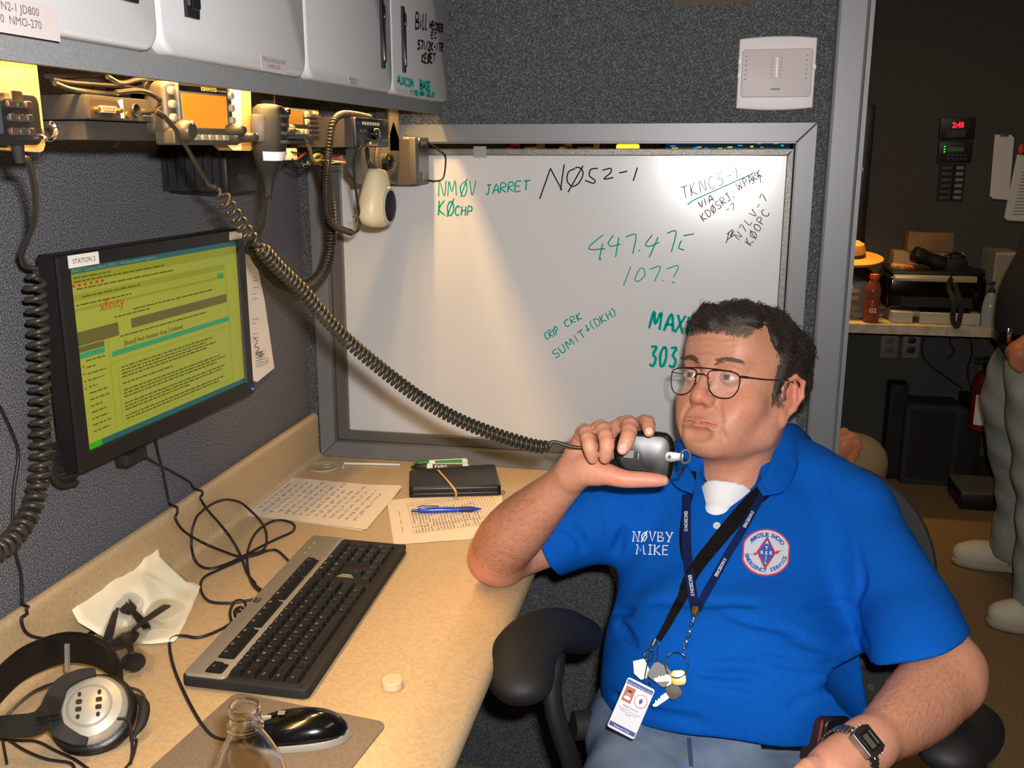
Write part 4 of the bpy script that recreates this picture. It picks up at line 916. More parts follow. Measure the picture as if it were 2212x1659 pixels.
# ---- thin white stick and clear grommet disc
A = dp(745, 1001, DZ+.003); B = dp(864, 1004, DZ+.003); mb = MB(); mb.cyl(A, B, .0024); st = tag(recenter(obj('white_stick', mb, WHITE)), 'thin white plastic stick on the desk against the frame', 'stick')
mb = MB(); mb.cyl(dp(744, 998, DZ+.003), dp(741, 1010, DZ+.002), .0014); obj('hooked_end', mb, WHITE, st, world=True)
q = dp(699, 1010, DZ); mb = MB(); mb.lathe([(0, .002), (.028, .002), (.031, .0035), (.033, .002), (.033, .0002), (0, .0002)], Matrix.Translation((q.x, q.y, DZ+.0002)), 40); gm = tag(recenter(obj('cable_grommet', mb, mat('grommet_plastic', sr(176, 160, 136), .4))), 'flat round beige grommet cover in the back left corner of the desk', 'grommet')
mb = MB(); mb.lathe([(.008, .0037), (.011, .0037), (.011, .002), (.008, .002)], Matrix.Translation((q.x+.006, q.y+.006, DZ+.0002)), 20, closed=True); obj('inner_ring', mb, mat('grommet_plastic', sr(176, 160, 136), .4), gm, world=True)
# ================================================================ radios and microphones hanging under the cabinet
def FM(px, py, x, yaw=0, tilt=0):
    q = atx(px, py, x)
    return Matrix.Translation(q) @ Matrix.Rotation(math.radians(yaw), 4, 'Z') @ Matrix(((0, 0, 1, 0), (1, 0, 0, 0), (0, 1, 0, 0), (0, 0, 0, 1))) @ Matrix.Rotation(math.radians(tilt), 4, 'X')
def loft(mb, M, secs, n=20, e=2.6):
    """superellipse sections (z, halfw, halfd, cx, cy)"""
    vs = []
    for s_ in secs:
        z, a, b = s_[:3]; ox, oy = (s_[3], s_[4]) if len(s_) > 3 else (0, 0)
        for k in range(n):
            t = 2*math.pi*k/n; c_, s2 = math.cos(t), math.sin(t)
            vs.append((ox+a*math.copysign(abs(c_)**(2/e), c_), oy+b*math.copysign(abs(s2)**(2/e), s2), z))
    m_ = len(secs); fs = [(i*n+k, i*n+(k+1) % n, (i+1)*n+(k+1) % n, (i+1)*n+k) for i in range(m_-1) for k in range(n)] + [tuple(range(n))[::-1], tuple((m_-1)*n+k for k in range(n))]
    mb.add(vs, fs, M)
def px2(M, px, py, x):   # local 2D coordinates of a pixel on the face plane of M
    q = M.inverted() @ atx(px, py, x); return q.x, q.y
DB = mat('dark_radio_body', sr(44, 40, 38), .5, bump=(800, .1, .0003)); DBF = mat('radio_face', sr(66, 59, 46), .45)
AMB = mat('amber_display', sr(236, 140, 40), .3, emit=(sr(240, 130, 20), .30)); BTN = mat('radio_button', sr(150, 140, 112), .45)
KNB = mat('radio_knob', sr(58, 52, 42), .4)
def board(name, poly, x, th, m, label, cat, zt=None):
    """flat bracket outline given in pixels on plane x"""
    P = [atx(a, b, x) for a, b in poly]; mb = MB(); n_ = len(P)
    mb.add([tuple(p) for p in P]+[(p.x-th, p.y, p.z) for p in P], [tuple(range(n_)), tuple(range(n_, 2*n_))]+[(i, (i+1) % n_, n_+(i+1) % n_, n_+i) for i in range(n_)]); return tag(recenter(obj(name, mb, m, smooth=False)), label, cat)
def topz(px, x): return atx(px, 130, x)
w1 = board('wooden_bracket', [(-70, 55), (74, 88), (98, 312), (94, 325), (86, 329), (-70, 318)], .262, .018, WOOD, 'pine board bracket under the cabinet at the far left holding a microphone', 'bracket')
w2 = board('wooden_bracket', [(496, 168), (541, 176), (545, 322), (540, 326), (503, 325), (474, 300), (474, 180)], .270, .018, WOOD, 'pale painted pine bracket between the orange-screened radio and black microphone', 'bracket')
mb = MB(); P = [atx(a, b, .2705) for a, b in ((496, 180), (519, 183), (521, 325), (503, 325), (474, 300), (474, 190))]; mb.add([tuple(p+Vector((.0006, 0, 0))) for p in P], [tuple(range(6))]); obj('painted_face', mb, mat('pale_paint', sr(196, 190, 180), .6), w2, world=True, smooth=False)
# chrome cup hook
t = thing('cup_hook', 'small shiny chrome cup hook screwed into the left pine bracket', 'hook', atx(85, 276, .265))
mb = MB(); mb.tube(smooth_path([atx(84, 274, .262), atx(86, 280, .272), atx(92, 294, .29), atx(104, 301, .296), atx(116, 297, .296), atx(122, 283, .292), atx(117, 270, .290), atx(108, 265, .288)], 6), .0020, 8); obj('wire', mb, CHROME, t, world=True)
# left microphone
M = FM(22, 256, .290, 4)
t = thing('hand_microphone', 'black keypad microphone clipped to the far left pine bracket', 'microphone', atx(30, 300, .28))
mb = MB(); mb.prism(rrect(.086, .041, .008, 5, -.006, 0), -.030, .004, M, .004); obj('body', mb, BLK, t, world=True, angle=50)
mb = MB(); mb.prism(rrect(.018, .024, .002, 3, -.026, .0), .0035, .0048, M, 0); obj('label_plate', mb, mat('grey_label', sr(62, 68, 68), .4), t, world=True)
for i in range(3):
    for j in range(3):
        mb = MB(); mb.prism(rrect(.0078, .0062, .002, 3, -.006+i*.0115, .011-j*.0105), .003, .0072, M, .001); obj('button', mb, mat('dark_button', sr(56, 54, 52), .35) if (i+j) % 2 else mat('brown_button', sr(72, 52, 44), .4), t, world=True)
mb = MB(); mb.prism(rrect(.016, .010, .003, 3, -.002, .017), .003, .010, M, .002); obj('hanger_button', mb, BRASS, t, world=True)
mb = MB(); mb.cyl(M @ Vector((.014, -.018, -.006)), M @ Vector((.018, -.034, -.008)), .0055, .004); obj('strain_relief', mb, BLKM, t, world=True)
P0 = M @ Vector((.018, -.032, -.008))
mb = MB(); mb.tube(smooth_path([P0, atx(62, 350, .27), atx(76, 420, .22), atx(74, 480, .18), atx(56, 525, .14), atx(47, 553, .11), atx(58, 574, .09), atx(78, 580, .08)], 8), .0030, 8)
cpts = [atx(a, b, x) for a, b, x in ((74, 583, .075), (76, 640, .07), (82, 700, .068), (84, 780, .066), (87, 860, .064), (88, 930, .062), (88, 1000, .06), (82, 1050, .06), (66, 1105, .062), (35, 1155, .066), (0, 1185, .07), (-60, 1210, .08))]
mb.tube(coil_path(cpts, .0098, .0136, 12), .0034, 7); obj('coiled_cord', mb, mat('cord_rubber', sr(52, 48, 44), .34), t, world=True, angle=80)
# radio body with ports
fA, fB = atx(184, 208, .268), atx(357, 262, .268)
r1 = thing('mobile_radio', 'dark metal radio box with serial port and sockets facing out under the cabinet', 'radio', ((fA.x-.05), (fA.y+fB.y)/2, fB.z))
y0, y1, z0, z1 = fA.y, fB.y, atx(184, 258, .268).z, atx(184, 203, .268).z
mb = MB(); mb.rbox(((.15+.268)/2, (y0+y1)/2, (z0+z1)/2), (.118, y1-y0, z1-z0), .002); obj('body', mb, DB, r1, world=True)
M1 = Matrix(((0, 0, 1, .268), (1, 0, 0, y0), (0, 1, 0, z0), (0, 0, 0, 1))); w_, h_ = y1-y0, z1-z0
mb = MB(); mb.prism(rrect(w_-.002, h_-.002, .002, 3, w_/2, h_/2), -.001, .001, M1); obj('faceplate', mb, DBF, r1, world=True)
mb = MB(); mb.prism(rrect(w_*.40, h_*.74, .002, 3, w_*.23, h_*.46), .0008, .0014, M1); obj('serial_recess', mb, mat('dark_recess', sr(52, 42, 32), .5), r1, world=True)
mb = MB(); mb.prism([(w_*.12, h_*.58), (w_*.13, h_*.30), (w_*.30, h_*.30), (w_*.32, h_*.58)][::1], .001, .004, M1, .0006); sp = obj('serial_port', mb, SILV, r1, world=True)
for i in range(9):
    mb = MB(); q = (w_*(.15+.018*(i % 5)*1.8) if i < 5 else w_*(.166+.018*(i-5)*1.8), h_*(.50 if i < 5 else .38)); mb.cyl(M1 @ Vector((q[0], q[1], .0035)), M1 @ Vector((q[0], q[1], .0055)), .0007, seg=6); obj('pin', mb, BRASS, sp, world=True)
for u in (.085, .355):
    mb = MB(); mb.cyl(M1 @ Vector((w_*u, h_*.42, .001)), M1 @ Vector((w_*u, h_*.42, .006)), .0026, seg=6); obj('jack_screw', mb, BRASS, r1, world=True)
mb = MB(); mb.prism([(w_*.36, h_*.80), (w_*.42, h_*.90), (w_*.42, h_*.12), (w_*.385, h_*.12), (w_*.385, h_*.6)], .001, .002, M1); obj('white_tab', mb, PAPER, r1, world=True)
mb = MB(); mb.cyl(M1 @ Vector((w_*.47, h_*.28, .001)), M1 @ Vector((w_*.47, h_*.28, .003)), .003); obj('jack', mb, BRASS, r1, world=True)
mb = MB(); mb.lathe([(.0, .0005), (.0045, .0005), (.0045, .002), (.0062, .003), (.0068, .001)], M1 @ Matrix.Translation((w_*.57, h_*.48, .001)), 24); obj('round_socket', mb, BLK, r1, world=True)
for k, u in enumerate((.73, .89)):
    mb = MB(); mb.prism(rrect(w_*.12, h_*.30, .001, 2, w_*u, h_*.40), .0008, .003, M1, .0005); so2 = obj('modular_socket', mb, BTN, r1, world=True); mb = MB(); mb.prism(rrect(w_*.08, h_*.16, .001, 2, w_*u, h_*.38), .003, .0034, M1); obj('opening', mb, BLK, so2, world=True)
mb = MB(); mb.b2((.16, y0+.005, z0-.018), (.262, y1+.015, z0-.001)); obj('mount_shelf', mb, DKG, r1, world=True)
mb = MB(); mb.b2((.20, y0-.008, z0-.006), (.215, y0-.003, 1.53)); mb.b2((.20, y1+.001, z0-.006), (.215, y1+.006, 1.53)); obj('hanger_bracket', mb, DKG, r1, world=True)
mb = MB(); A = atx(258, 270, .2); mb.cyl(atx(266, 278, .19), atx(245, 308, .16), .006); obj('cable_stub', mb, DKG, r1, world=True)
# loom of cables above it
GLD = mat('glossy_cable', sr(46, 40, 34), .25)
for i, pl in enumerate(([(112, 172), (150, 178), (205, 182), (262, 186), (285, 190), (330, 205), (348, 226)], [(100, 165), (160, 163), (220, 160), (240, 172), (252, 190), (258, 204)], [(118, 180), (150, 192), (200, 200), (250, 204)], [(232, 166), (262, 180), (300, 172), (340, 172), (352, 190), (356, 225), (362, 250)], [(250, 200), (300, 196), (330, 205), (350, 222), (335, 238), (300, 244)], [(110, 176), (170, 172), (230, 176), (262, 186), (270, 200)])):
    P = [atx(a, b, (.25, .24, .262, .270, .280, .235)[i]) for a, b in pl]; mb = MB(); mb.tube(smooth_path(P, 8), .0026, 8)
    if i == 4: obj('patch_cable', mb, GLD, r1, world=True)
    else: obj('power_cable', mb, GLD, r1, world=True)
# control head with orange display
M2 = FM(431, 243, .290, -6, 0); w_, h_ = .124, .060
r2 = thing('radio_display', 'radio control head with orange display, round knobs and KENWOOD lettering', 'radio', atx(431, 295, .29))
mb = MB(); mb.prism(rrect(w_, h_-.006, .008, 5, 0, .003), -.022, .004, M2, .007); obj('housing', mb, DBF, r2, world=True, angle=40)
mb = MB(); mb.prism(rrect(w_-.004, .017, .003, 3, 0, -h_/2+.004), -.014, .009, M2, .002); obj('lower_ledge', mb, DBF, r2, world=True, angle=40)
mb = MB(); mb.prism(rrect(.092, .050, .004, 4, 0, .006), .003, .0075, M2, .002); obj('display_bezel', mb, mat('display_bezel', sr(96, 92, 84), .35), r2, world=True, angle=40)
mb = MB(); mb.prism(rrect(.082, .035, .001, 2, 0, .001), .0070, .0080, M2, 0); obj('display', mb, AMB, r2, world=True)
mb = MB(); mb.prism(rrect(.088, .008, .001, 2, 0, .0245), .0072, .0078, M2, 0); bz_ = obj('title_strip', mb, BLKG, r2, world=True); mb = MB(); mtext(mb, 'KENWOOD', .0055, M2 @ Matrix.Translation((-.006, .0225, .0080)), bold=.0002); mtext(mb, 'FM DUAL BANDER  TM-D700', .0026, M2 @ Matrix.Translation((.021, .0228, .0080))); obj('lettering', mb, mat('gold_print', sr(230, 200, 90), .5), bz_, world=True, smooth=False)
for sx, x_ in ((-1, -.054), (1, .054)):
    for k in range(3):
        mb = MB(); mb.prism(rrect(.0085, .0085, .0038, 4, x_, .020-k*.0135), .002, .0085, M2, .002); obj('button', mb, BTN, r2, world=True, angle=50)
for k in range(5):
    mb = MB(); mb.prism(rrect(.0105, .006, .001, 2, -.022+k*.0135, -.0265), .008, .0115, M2, .001); obj('button', mb, BTN, r2, world=True)
def knob(M, x, y, r, h, parent, m=KNB, sub=True):
    mb = MB(); T = M @ Matrix.Translation((x, y, 0)); pr_ = [(r, 0), (r, h*.6), (r*.86, h*.9), (r*.7, h), (0, h)]; mb.lathe(pr_, T, 24); k_ = obj('knob', mb, m, parent, world=True, angle=40)
    for i in range(0, 24 if sub else 0, 2):
        pass
    mb = MB()
    mb.box((0, r*.75, h), (.0012, r*.4, .0006), T); obj('pointer', mb, PRINTW, k_, world=True)
knob(M2, -.046, -.020, .0115, .022, r2); knob(M2, .047, -.024, .010, .020, r2); knob(M2, .058, -.026, .0055, .034, r2); knob(M2, .040, -.018, .006, .030, r2)
mb = MB(); q = M2 @ Vector((0, .01, -.022)); mb.b2((.22, q.y-.02, q.z-.01), (q.x, q.y+.02, q.z+.01)); mb.b2((.22, q.y-.02, q.z-.01), (.235, q.y+.02, 1.53)); obj('arm', mb, DKG, r2, world=True)
# black speaker box on the wall
q0 = atx(484, 330, .105); q1 = atx(556, 412, .105); t = thing('speaker_box', 'black finned speaker box on the wall behind the hanging cords', 'speaker', (.06, (q0.y+q1.y)/2, q1.z))
z0, z1 = atx(500, 418, .105).z, atx(500, 322, .105).z
mb = MB(); mb.rbox((.055, (q0.y+q1.y)/2, (z0+z1)/2), (.106, abs(q1.y-q0.y), z1-z0), .006); obj('body', mb, BLK, t, world=True)
mb = MB(); mb.b2((.004, q0.y-.012, z0+.004), (.10, q0.y, z1+.012)); obj('side_bracket', mb, BLKM, t, world=True)
for k in range(6):
    mb = MB(); mb.b2((.012+k*.015, q0.y-.018, z0+.012), (.016+k*.015, q0.y-.012, z1)); obj('fin', mb, BLKM, t, world=True)
mb = MB(); a, b, c_, d_ = atx(540, 384, .1085), None, None, None; MT = Matrix(((0, 0, 1, .1086), (1, 0, 0, atx(516, 388, .1085).y), (0, 1, 0, atx(516, 388, .1085).z), (0, 0, 0, 1))); mtext(mb, 'MOTOROLA', .0085, MT @ Matrix.Translation((.010, 0, 0))); obj('lettering', mb, GREYP, t, world=True, smooth=False)
mb = MB(); mb.lathe([(.0042, 0), (.0052, 0), (.0052, .0006), (.0042, .0006)], MT @ Matrix.Translation((.003, .0028, 0)), 18, closed=True); obj('round_emblem', mb, GREYP, t, world=True)
# second hand microphone, ribbed
q = atx(582, 285, .290); MU = Matrix.Translation(q) @ Matrix.Rotation(math.radians(22), 4, 'Z') @ Matrix.Rotation(math.radians(4), 4, 'Y')
t = thing('hand_microphone', 'black ribbed fist microphone with white label hanging beside the amber radio', 'microphone', atx(580, 395, .30))
mb = MB(); loft(mb, MU, [(.034, .006, .008), (.0325, .015, .019), (.027, .0205, .0255), (.012, .0225, .0275), (-.008, .0225, .0275), (-.022, .021, .026), (-.038, .017, .020), (-.050, .012, .013), (-.056, .0080, .0085), (-.074, .0050, .0050), (-.084, .0040, .0040)], 24, 2.9); obj('body', mb, BLKM, t, world=True, angle=55)
for k in range(4):
    mb = MB(); mb.rbox((.0145, -.006, .020-k*.0105), (.0190, .036, .0050), .0018, MU); obj('grip_rib', mb, BLKM, t, world=True)
mb = MB(); mb.rbox((-.012, -.0215, .003), (.018, .013, .034), .003, MU); obj('talk_bar', mb, DKG, t, world=True)
mb = MB(); 
vs = []
for k in range(13):
    a = -1.75+k*.20; c1, s1 = math.cos(a), math.sin(a); e = 2.9
    for z, sx, sy in ((-.034, .0185, .0222), (-.023, .0212, .0262)): vs.append((sx*math.copysign(abs(c1)**(2/e), c1)*1.02, sy*math.copysign(abs(s1)**(2/e), s1)*1.02, z-.0015+.003*k/13))
mb.add(vs, [(2*i, 2*i+1, 2*i+3, 2*i+2) for i in range(12)], MU); lb_ = obj('white_label', mb, PAPER, t, world=True)
mb = MB(); MTt = MU @ Matrix(((0, 0, 1, .0222), (1, 0, 0, -.016), (0, 1, 0, -.0265), (0, 0, 0, 1))); mtext(mb, 'AIR MOBILE', .0036, MTt); mtext(mb, 'D/O MTC', .0036, MTt @ Matrix.Translation((0, -.0042, 0))); obj('print', mb, PRINT, lb_, world=True, smooth=False)
mb = MB(); mb.lathe([(0, 0), (.006, 0), (.006, .004), (.004, .006), (0, .006)], MU @ Matrix.Translation((-.012, .02, .025)) @ Matrix.Rotation(math.pi/2, 4, 'Y'), 16); obj('hang_button', mb, CHROME, t, world=True)
P0 = MU @ Vector((0, 0, -.082))
mb = MB(); mb.tube(smooth_path([P0, atx(577, 425, .285), atx(573, 475, .26), atx(563, 503, .24), atx(549, 516, .225)], 8), .0030, 8)
mb.tube(coil_path([atx(a, b, x) for a, b, x in ((547, 520, .22), (556, 550, .21), (580, 585, .20), (612, 612, .19), (648, 622, .18), (682, 608, .18), (704, 575, .18), (713, 530, .18), (714, 470, .19), (706, 410, .2), (695, 352, .215))], .0088, .0072, 12), .0026, 7)
YCB = mat('ribbed_cord', sr(48, 42, 34), .38)
obj('coiled_cord', mb, YCB, t, world=True, angle=80)
mb = MB(); mb.tube(smooth_path([atx(695, 356, .215), atx(686, 352, .225), atx(675, 345, .235), atx(682, 335, .24), atx(694, 336, .24), atx(690, 346, .24), atx(676, 346, .25), atx(668, 320, .262), atx(655, 292, .275), atx(638, 281, .285), atx(622, 280, .29)], 8), .0028, 8); obj('cord', mb, mat('olive_cord', sr(120, 104, 56), .4), t, world=True, angle=80)
mb = MB(); mb.cyl(atx(628, 281, .282), atx(612, 279, .284), .0075); obj('plug', mb, DKG, t, world=True)
# radio with amber display and louvres
q0 = atx(601, 236, .280); q1 = atx(692, 298, .280); zt_, zb_ = atx(640, 234, .280).z, atx(640, 300, .280).z
M3 = Matrix(((0, 0, 1, .280), (1, 0, 0, q0.y), (0, 1, 0, zb_), (0, 0, 0, 1))); w_, h_ = q1.y-q0.y, zt_-zb_
t = thing('mobile_radio', 'small radio with amber display and louvred front beside the ribbed microphone', 'radio', (.26, (q0.y+q1.y)/2, zb_))
mb = MB(); mb.prism([(0, 0), (w_, 0), (w_, h_*.62), (w_*.97, h_), (0, h_)], -.10, 0, M3, 0); obj('body', mb, DBF, t, world=True, smooth=False)
mb = MB(); mb.prism(rrect(w_*.50, h_*.52, .003, 3, w_*.38, h_*.68), -.001, .003, M3, .001); bz_ = obj('display_bezel', mb, DB, t, world=True); mb = MB(); mb.prism(rrect(w_*.33, h_*.42, .001, 2, w_*.34, h_*.68), .003, .0036, M3); obj('display', mb, mat('olive_amber_display', sr(150, 104, 24), .3, emit=(sr(190, 110, 10), .12)), bz_, world=True)
for k in range(5):
    mb = MB(); mb.prism([(w_*.68, h_*(.10+k*.16)), (w_*.97, h_*(.10+k*.16)), (w_*.97, h_*(.17+k*.16)), (w_*.68, h_*(.17+k*.16))], 0, .005, M3, .0015); obj('louvre', mb, DBF, t, world=True)
mb = MB(); mb.prism(rrect(w_*.10, h_*.10, .001, 2, w_*.88, h_*.90), 0, .003, M3); obj('small_button', mb, BTN, t, world=True)
for k in range(4):
    mb = MB(); mb.prism(rrect(w_*.075, h_*.18, .001, 2, w_*(.28+k*.105), h_*.24), -.0, .005, M3, .001); obj('button', mb, BTN, t, world=True)
for k in range(2):
    mb = MB(); mb.prism(rrect(w_*.07, h_*.20, .001, 2, w_*.60, h_*(.57+k*.25)), .0028, .006, M3, .001); obj('button', mb, BTN, t, world=True)
mb = MB(); mb.lathe([(.0055, 0), (.0055, .007), (.004, .010), (0, .010)], M3 @ Matrix.Translation((w_*.09, h_*.85, 0)), 16); obj('knob', mb, BLKG, t, world=True)
mb = MB(); mb.b2((.19, q0.y-.006, zb_), (.21, q0.y-.002, 1.53)); mb.b2((.19, q1.y+.002, zb_+.005), (.21, q1.y+.006, 1.53)); mb.b2((.19, q0.y-.006, zb_-.006), (.27, q1.y+.006, zb_-.002)); obj('bracket', mb, DKG, t, world=True)
# wiring tangle beneath it
WC = [mat('wire_red', sr(190, 30, 40), .4), mat('wire_white', sr(220, 214, 200), .4), mat('wire_yellow', sr(220, 180, 60), .4), mat('wire_black', sr(26, 24, 24), .4), mat('wire_green', sr(50, 110, 80), .4)]
t = thing('wiring_loom', 'tangle of thin coloured wires with a cream connector hanging under the radios', 'cable', atx(650, 350, .2))
random.seed(3)
for i, (m_i, pl) in enumerate(((0, [(664, 346), (700, 343), (730, 343), (752, 349)]), (1, [(664, 350), (700, 346), (728, 348), (752, 352)]), (1, [(640, 352), (665, 355), (690, 354), (700, 350)]), (2, [(664, 352), (705, 353), (735, 350), (754, 356)]), (3, [(620, 335), (650, 355), (690, 360), (752, 360)]), (3, [(610, 340), (630, 360), (660, 362), (680, 352)]), (4, [(650, 350), (668, 335), (690, 320), (702, 305)]), (0, [(640, 345), (660, 330), (680, 322), (700, 303)]), (3, [(600, 320), (640, 330), (680, 330), (710, 318)]), (3, [(610, 330), (650, 338), (690, 338), (720, 332)]), (4, [(655, 358), (650, 342), (660, 330), (668, 322)]), (3, [(612, 338), (622, 352), (640, 368), (655, 366)]))):
    mb = MB(); mb.tube(smooth_path([atx(a, b, .2+random.uniform(-.02, .02)) for a, b in pl], 6), .0011, 6); obj('wire', mb, WC[m_i], t, world=True)
mb = MB(); mb.rbox(tuple(atx(625, 333, .205)), (.010, .040, .018), .002); obj('connector', mb, mat('cream_connector', sr(200, 190, 160), .5), t, world=True)
# radio on a swivel bracket
q0 = atx(762, 260, .300); q1 = atx(836, 318, .300); zt_, zb_ = atx(800, 255, .300).z, atx(800, 318, .300).z
w_, h_ = q1.y-q0.y, zt_-zb_; M4 = Matrix(((0, 0, 1, .300), (1, 0, 0, q0.y), (0, 1, 0, zb_), (0, 0, 0, 1)))
t = thing('mobile_radio', 'black radio with row of small lit keys on a swivel bracket near the whiteboard', 'radio', (.27, (q0.y+q1.y)/2, zb_))
mb = MB(); mb.prism([(0, 0), (w_, 0), (w_, h_), (0, h_)], -.13, 0, M4, 0); obj('body', mb, DB, t, world=True, smooth=False)
mb = MB(); mb.prism(rrect(w_*.98, h_*.96, .002, 3, w_/2, h_/2), -.001, .004, M4, .001); fc = obj('faceplate', mb, mat('black_faceplate', sr(34, 36, 40), .45), t, world=True)
for k in range(7):
    mb = MB(); mb.prism(rrect(w_*.055, h_*.11, .0008, 2, w_*(.22+k*.075), h_*.80), .004, .0052, M4, .0004); obj('lit_key', mb, mat('key_cream', sr(206, 190, 150), .5), fc, world=True)
for (u, v, w2_) in ((.17, .55, .08), (.27, .55, .08), (.80, .24, .05), (.86, .24, .05), (.92, .24, .05)):
    mb = MB(); mb.prism(rrect(w_*w2_*.9, h_*.10, .0008, 2, w_*u, h_*v), .004, .0052, M4, .0004); obj('small_key', mb, GREYP, fc, world=True)
mb = MB(); mb.lathe([(.009, 0), (.009, .008), (.007, .011), (0, .011)], M4 @ Matrix.Translation((w_*.50, h_*.45, .004)), 20); obj('knob', mb, BLKG, fc, world=True)
mb = MB(); mb.prism(rrect(w_*.20, h_*.14, .001, 2, w_*.40, h_*.12), .004, .012, M4, .001); obj('mic_plug', mb, BRASS, t, world=True)
mb = MB(); mb.box((w_*.88, h_*.82, .0044), (w_*.1, h_*.05, .0004), M4); mb.box((w_*.10, h_*.80, .0044), (w_*.05, h_*.05, .0004), M4); o = obj('print', mb, GREYP, fc, world=True); o['kind'] = 'stuff'
# swivel arm, disc and knob
sw = thing('swivel_bracket', 'dark metal swivel bracket with graduated disc and round black knob', 'bracket', atx(826, 348, .25))
board_p = [(772, 322), (858, 300), (862, 340), (852, 372), (840, 388), (860, 398), (772, 398), (750, 368)]
P = [atx(a, b, .255) for a, b in [(752, 318), (835, 318), (850, 262), (862, 300), (862, 345), (855, 370), (840, 385), (862, 398), (773, 398), (752, 370)]]
mb = MB(); n_ = len(P); mb.add([tuple(p) for p in P]+[(p.x-.004, p.y, p.z) for p in P], [tuple(range(n_)), tuple(range(n_, 2*n_))]+[(i, (i+1) % n_, n_+(i+1) % n_, n_+i) for i in range(n_)]); obj('plate', mb, DKG, sw, world=True, smooth=False)
qd = atx(826, 350, .256); MD = Matrix.Translation(qd) @ Matrix.Rotation(math.pi/2, 4, 'Y')
mb = MB(); mb.lathe([(0, 0), (.040, 0), (.040, .003), (.037, .004), (0, .004)], MD, 40); ds_ = obj('disc', mb, mat('bracket_disc', sr(74, 70, 66), .5, .2), sw, world=True)
for k in range(24):
    a = 2*math.pi*k/24; mb = MB(); mb.box((.032*math.cos(a), .032*math.sin(a), .0043), (.0028, .0012, .0008), MD @ Matrix.Identity(4)); obj('notch', mb, BLK, ds_, world=True)
mb = MB(); mb.lathe([(.015, .004), (.016, .010), (.0145, .018), (.009, .022), (0, .023)], MD, 28); obj('knob', mb, BLKG, sw, world=True)
q = atx(848, 240, .255); mb = MB(); mb.b2((.251, q.y-.02, qd.z+.02), (.255, q.y+.035, 1.53)); obj('hanger', mb, DKG, sw, world=True, smooth=False)
mb = MB(); mb.tube(smooth_path([atx(792, 322, .262), atx(796, 340, .264), atx(800, 362, .270)], 6), .0042, 10); obj('conduit', mb, DKG, sw, world=True)
# charger box with slot and wire bail
q0 = atx(862, 292, .262); t = thing('charger_box', 'dark brown metal box with black slot and bent wire bail by the whiteboard corner', 'box', (.24, -.09, atx(880, 398, .262).z))
XF = .285; ya, yb = atx(898, 345, XF).y, atx(934, 345, XF).y; yb = min(yb, -.006); zt_, zb_ = atx(898, 296, XF).z, atx(898, 400, XF).z; h_ = zt_-zb_
mb = MB(); mb.b2((.19, ya, zb_), (XF-.012, yb, zt_-.004)); obj('body', mb, mat('brown_metal', sr(60, 52, 44), .55, .2), t, world=True, smooth=False)
MF = Matrix(((0, 0, 1, XF), (1, 0, 0, ya), (0, 1, 0, zb_), (0, 0, 0, 1))); w_ = yb-ya
mb = MB(); mb.prism(rrect(w_, h_, .003, 3, w_/2, h_/2), -.012, 0, MF, .002); fp = obj('front_housing', mb, mat('housing_grey', sr(62, 60, 56), .5), t, world=True, angle=30)
mb = MB(); mb.prism([(w_*.18, h_*.82), (w_*.18, h_*.28), (w_*.42, h_*.28), (w_*.42, h_*.08), (w_*.62, h_*.08), (w_*.62, h_*.28), (w_*.82, h_*.28), (w_*.82, h_*.82)][::-1], -.0005, .0008, MF); obj('slot', mb, BLK, fp, world=True)
mb = MB(); mb.cyl((XF-.03, ya+.02, zt_-.006), (XF+.002, ya+.025, zt_-.008), .010, .008); obj('cap', mb, BLK, t, world=True)
for k in range(6):
    mb = MB(); mb.box((w_*(.2+.11*k), h_*.88, .0006), (w_*.06, .003, .0008), MF); obj('vent_slot', mb, GREYP, fp, world=True)
mb = MB(); mb.tube(smooth_path([Vector((XF, yb-.004, zt_-.010)), aty(944, 320, -.03), aty(952, 327, -.04), aty(961, 335, -.03), aty(963, 347, -.028), aty(960, 376, -.028), aty(954, 388, -.034), aty(940, 391, -.03), Vector((XF, yb-.004, zb_+.006))], 6), .0016, 8); obj('wire_bail', mb, BLK, t, world=True)
mb = MB(); mb.b2((.20, ya+.02, zt_), (.22, ya+.05, 1.53)); obj('hanger', mb, DKG, t, world=True, smooth=False)
# off-white handheld
q = atx(812, 425, .290); ME = Matrix.Translation(q) @ Matrix.Rotation(math.radians(-24), 4, 'Z') @ Matrix.Rotation(math.radians(-7), 4, 'X') @ Matrix.Rotation(math.radians(0), 4, 'Y')
OW = mat('ivory_plastic', sr(206, 190, 156), .4)
t = thing('hand_microphone', 'ivory teardrop hand microphone with black oval window hanging before the whiteboard', 'microphone', atx(812, 480, .29))
mb = MB(); loft(mb, ME, [(.046, .004, .005), (.045, .011, .015), (.038, .0155, .0195), (.020, .0195, .0245), (.0, .0225, .029), (-.020, .024, .032), (-.036, .0235, .031), (-.044, .019, .026), (-.049, .013, .018), (-.051, .004, .005)], 28, 2.3); obj('body', mb, OW, t, world=True, angle=70)
MEW = ME @ Matrix.Translation((.0225, .009, -.014)) @ Matrix.Rotation(math.radians(88), 4, 'Y') @ Matrix.Rotation(math.radians(0), 4, 'Z')
mb = MB(); mb.lathe([(0, .002), (.85, .0025), (1.0, .004), (1.12, .0028), (1.16, 0)], MEW @ Matrix.Diagonal((.027, .0145, 1, 1)), 28); obj('window_rim', mb, mat('grey_rim', sr(150, 148, 140), .4), t, world=True)
mb = MB(); mb.lathe([(0, .0045), (.8, .0042), (.98, .0035)], MEW @ Matrix.Diagonal((.027, .0145, 1, 1)), 28); obj('window', mb, mat('dark_window', sr(40, 38, 40), .25), t, world=True)
mb = MB(); mb.ball(ME @ Vector((.010, -.024, -.005)), .0018); obj('screw', mb, CHROME, t, world=True)
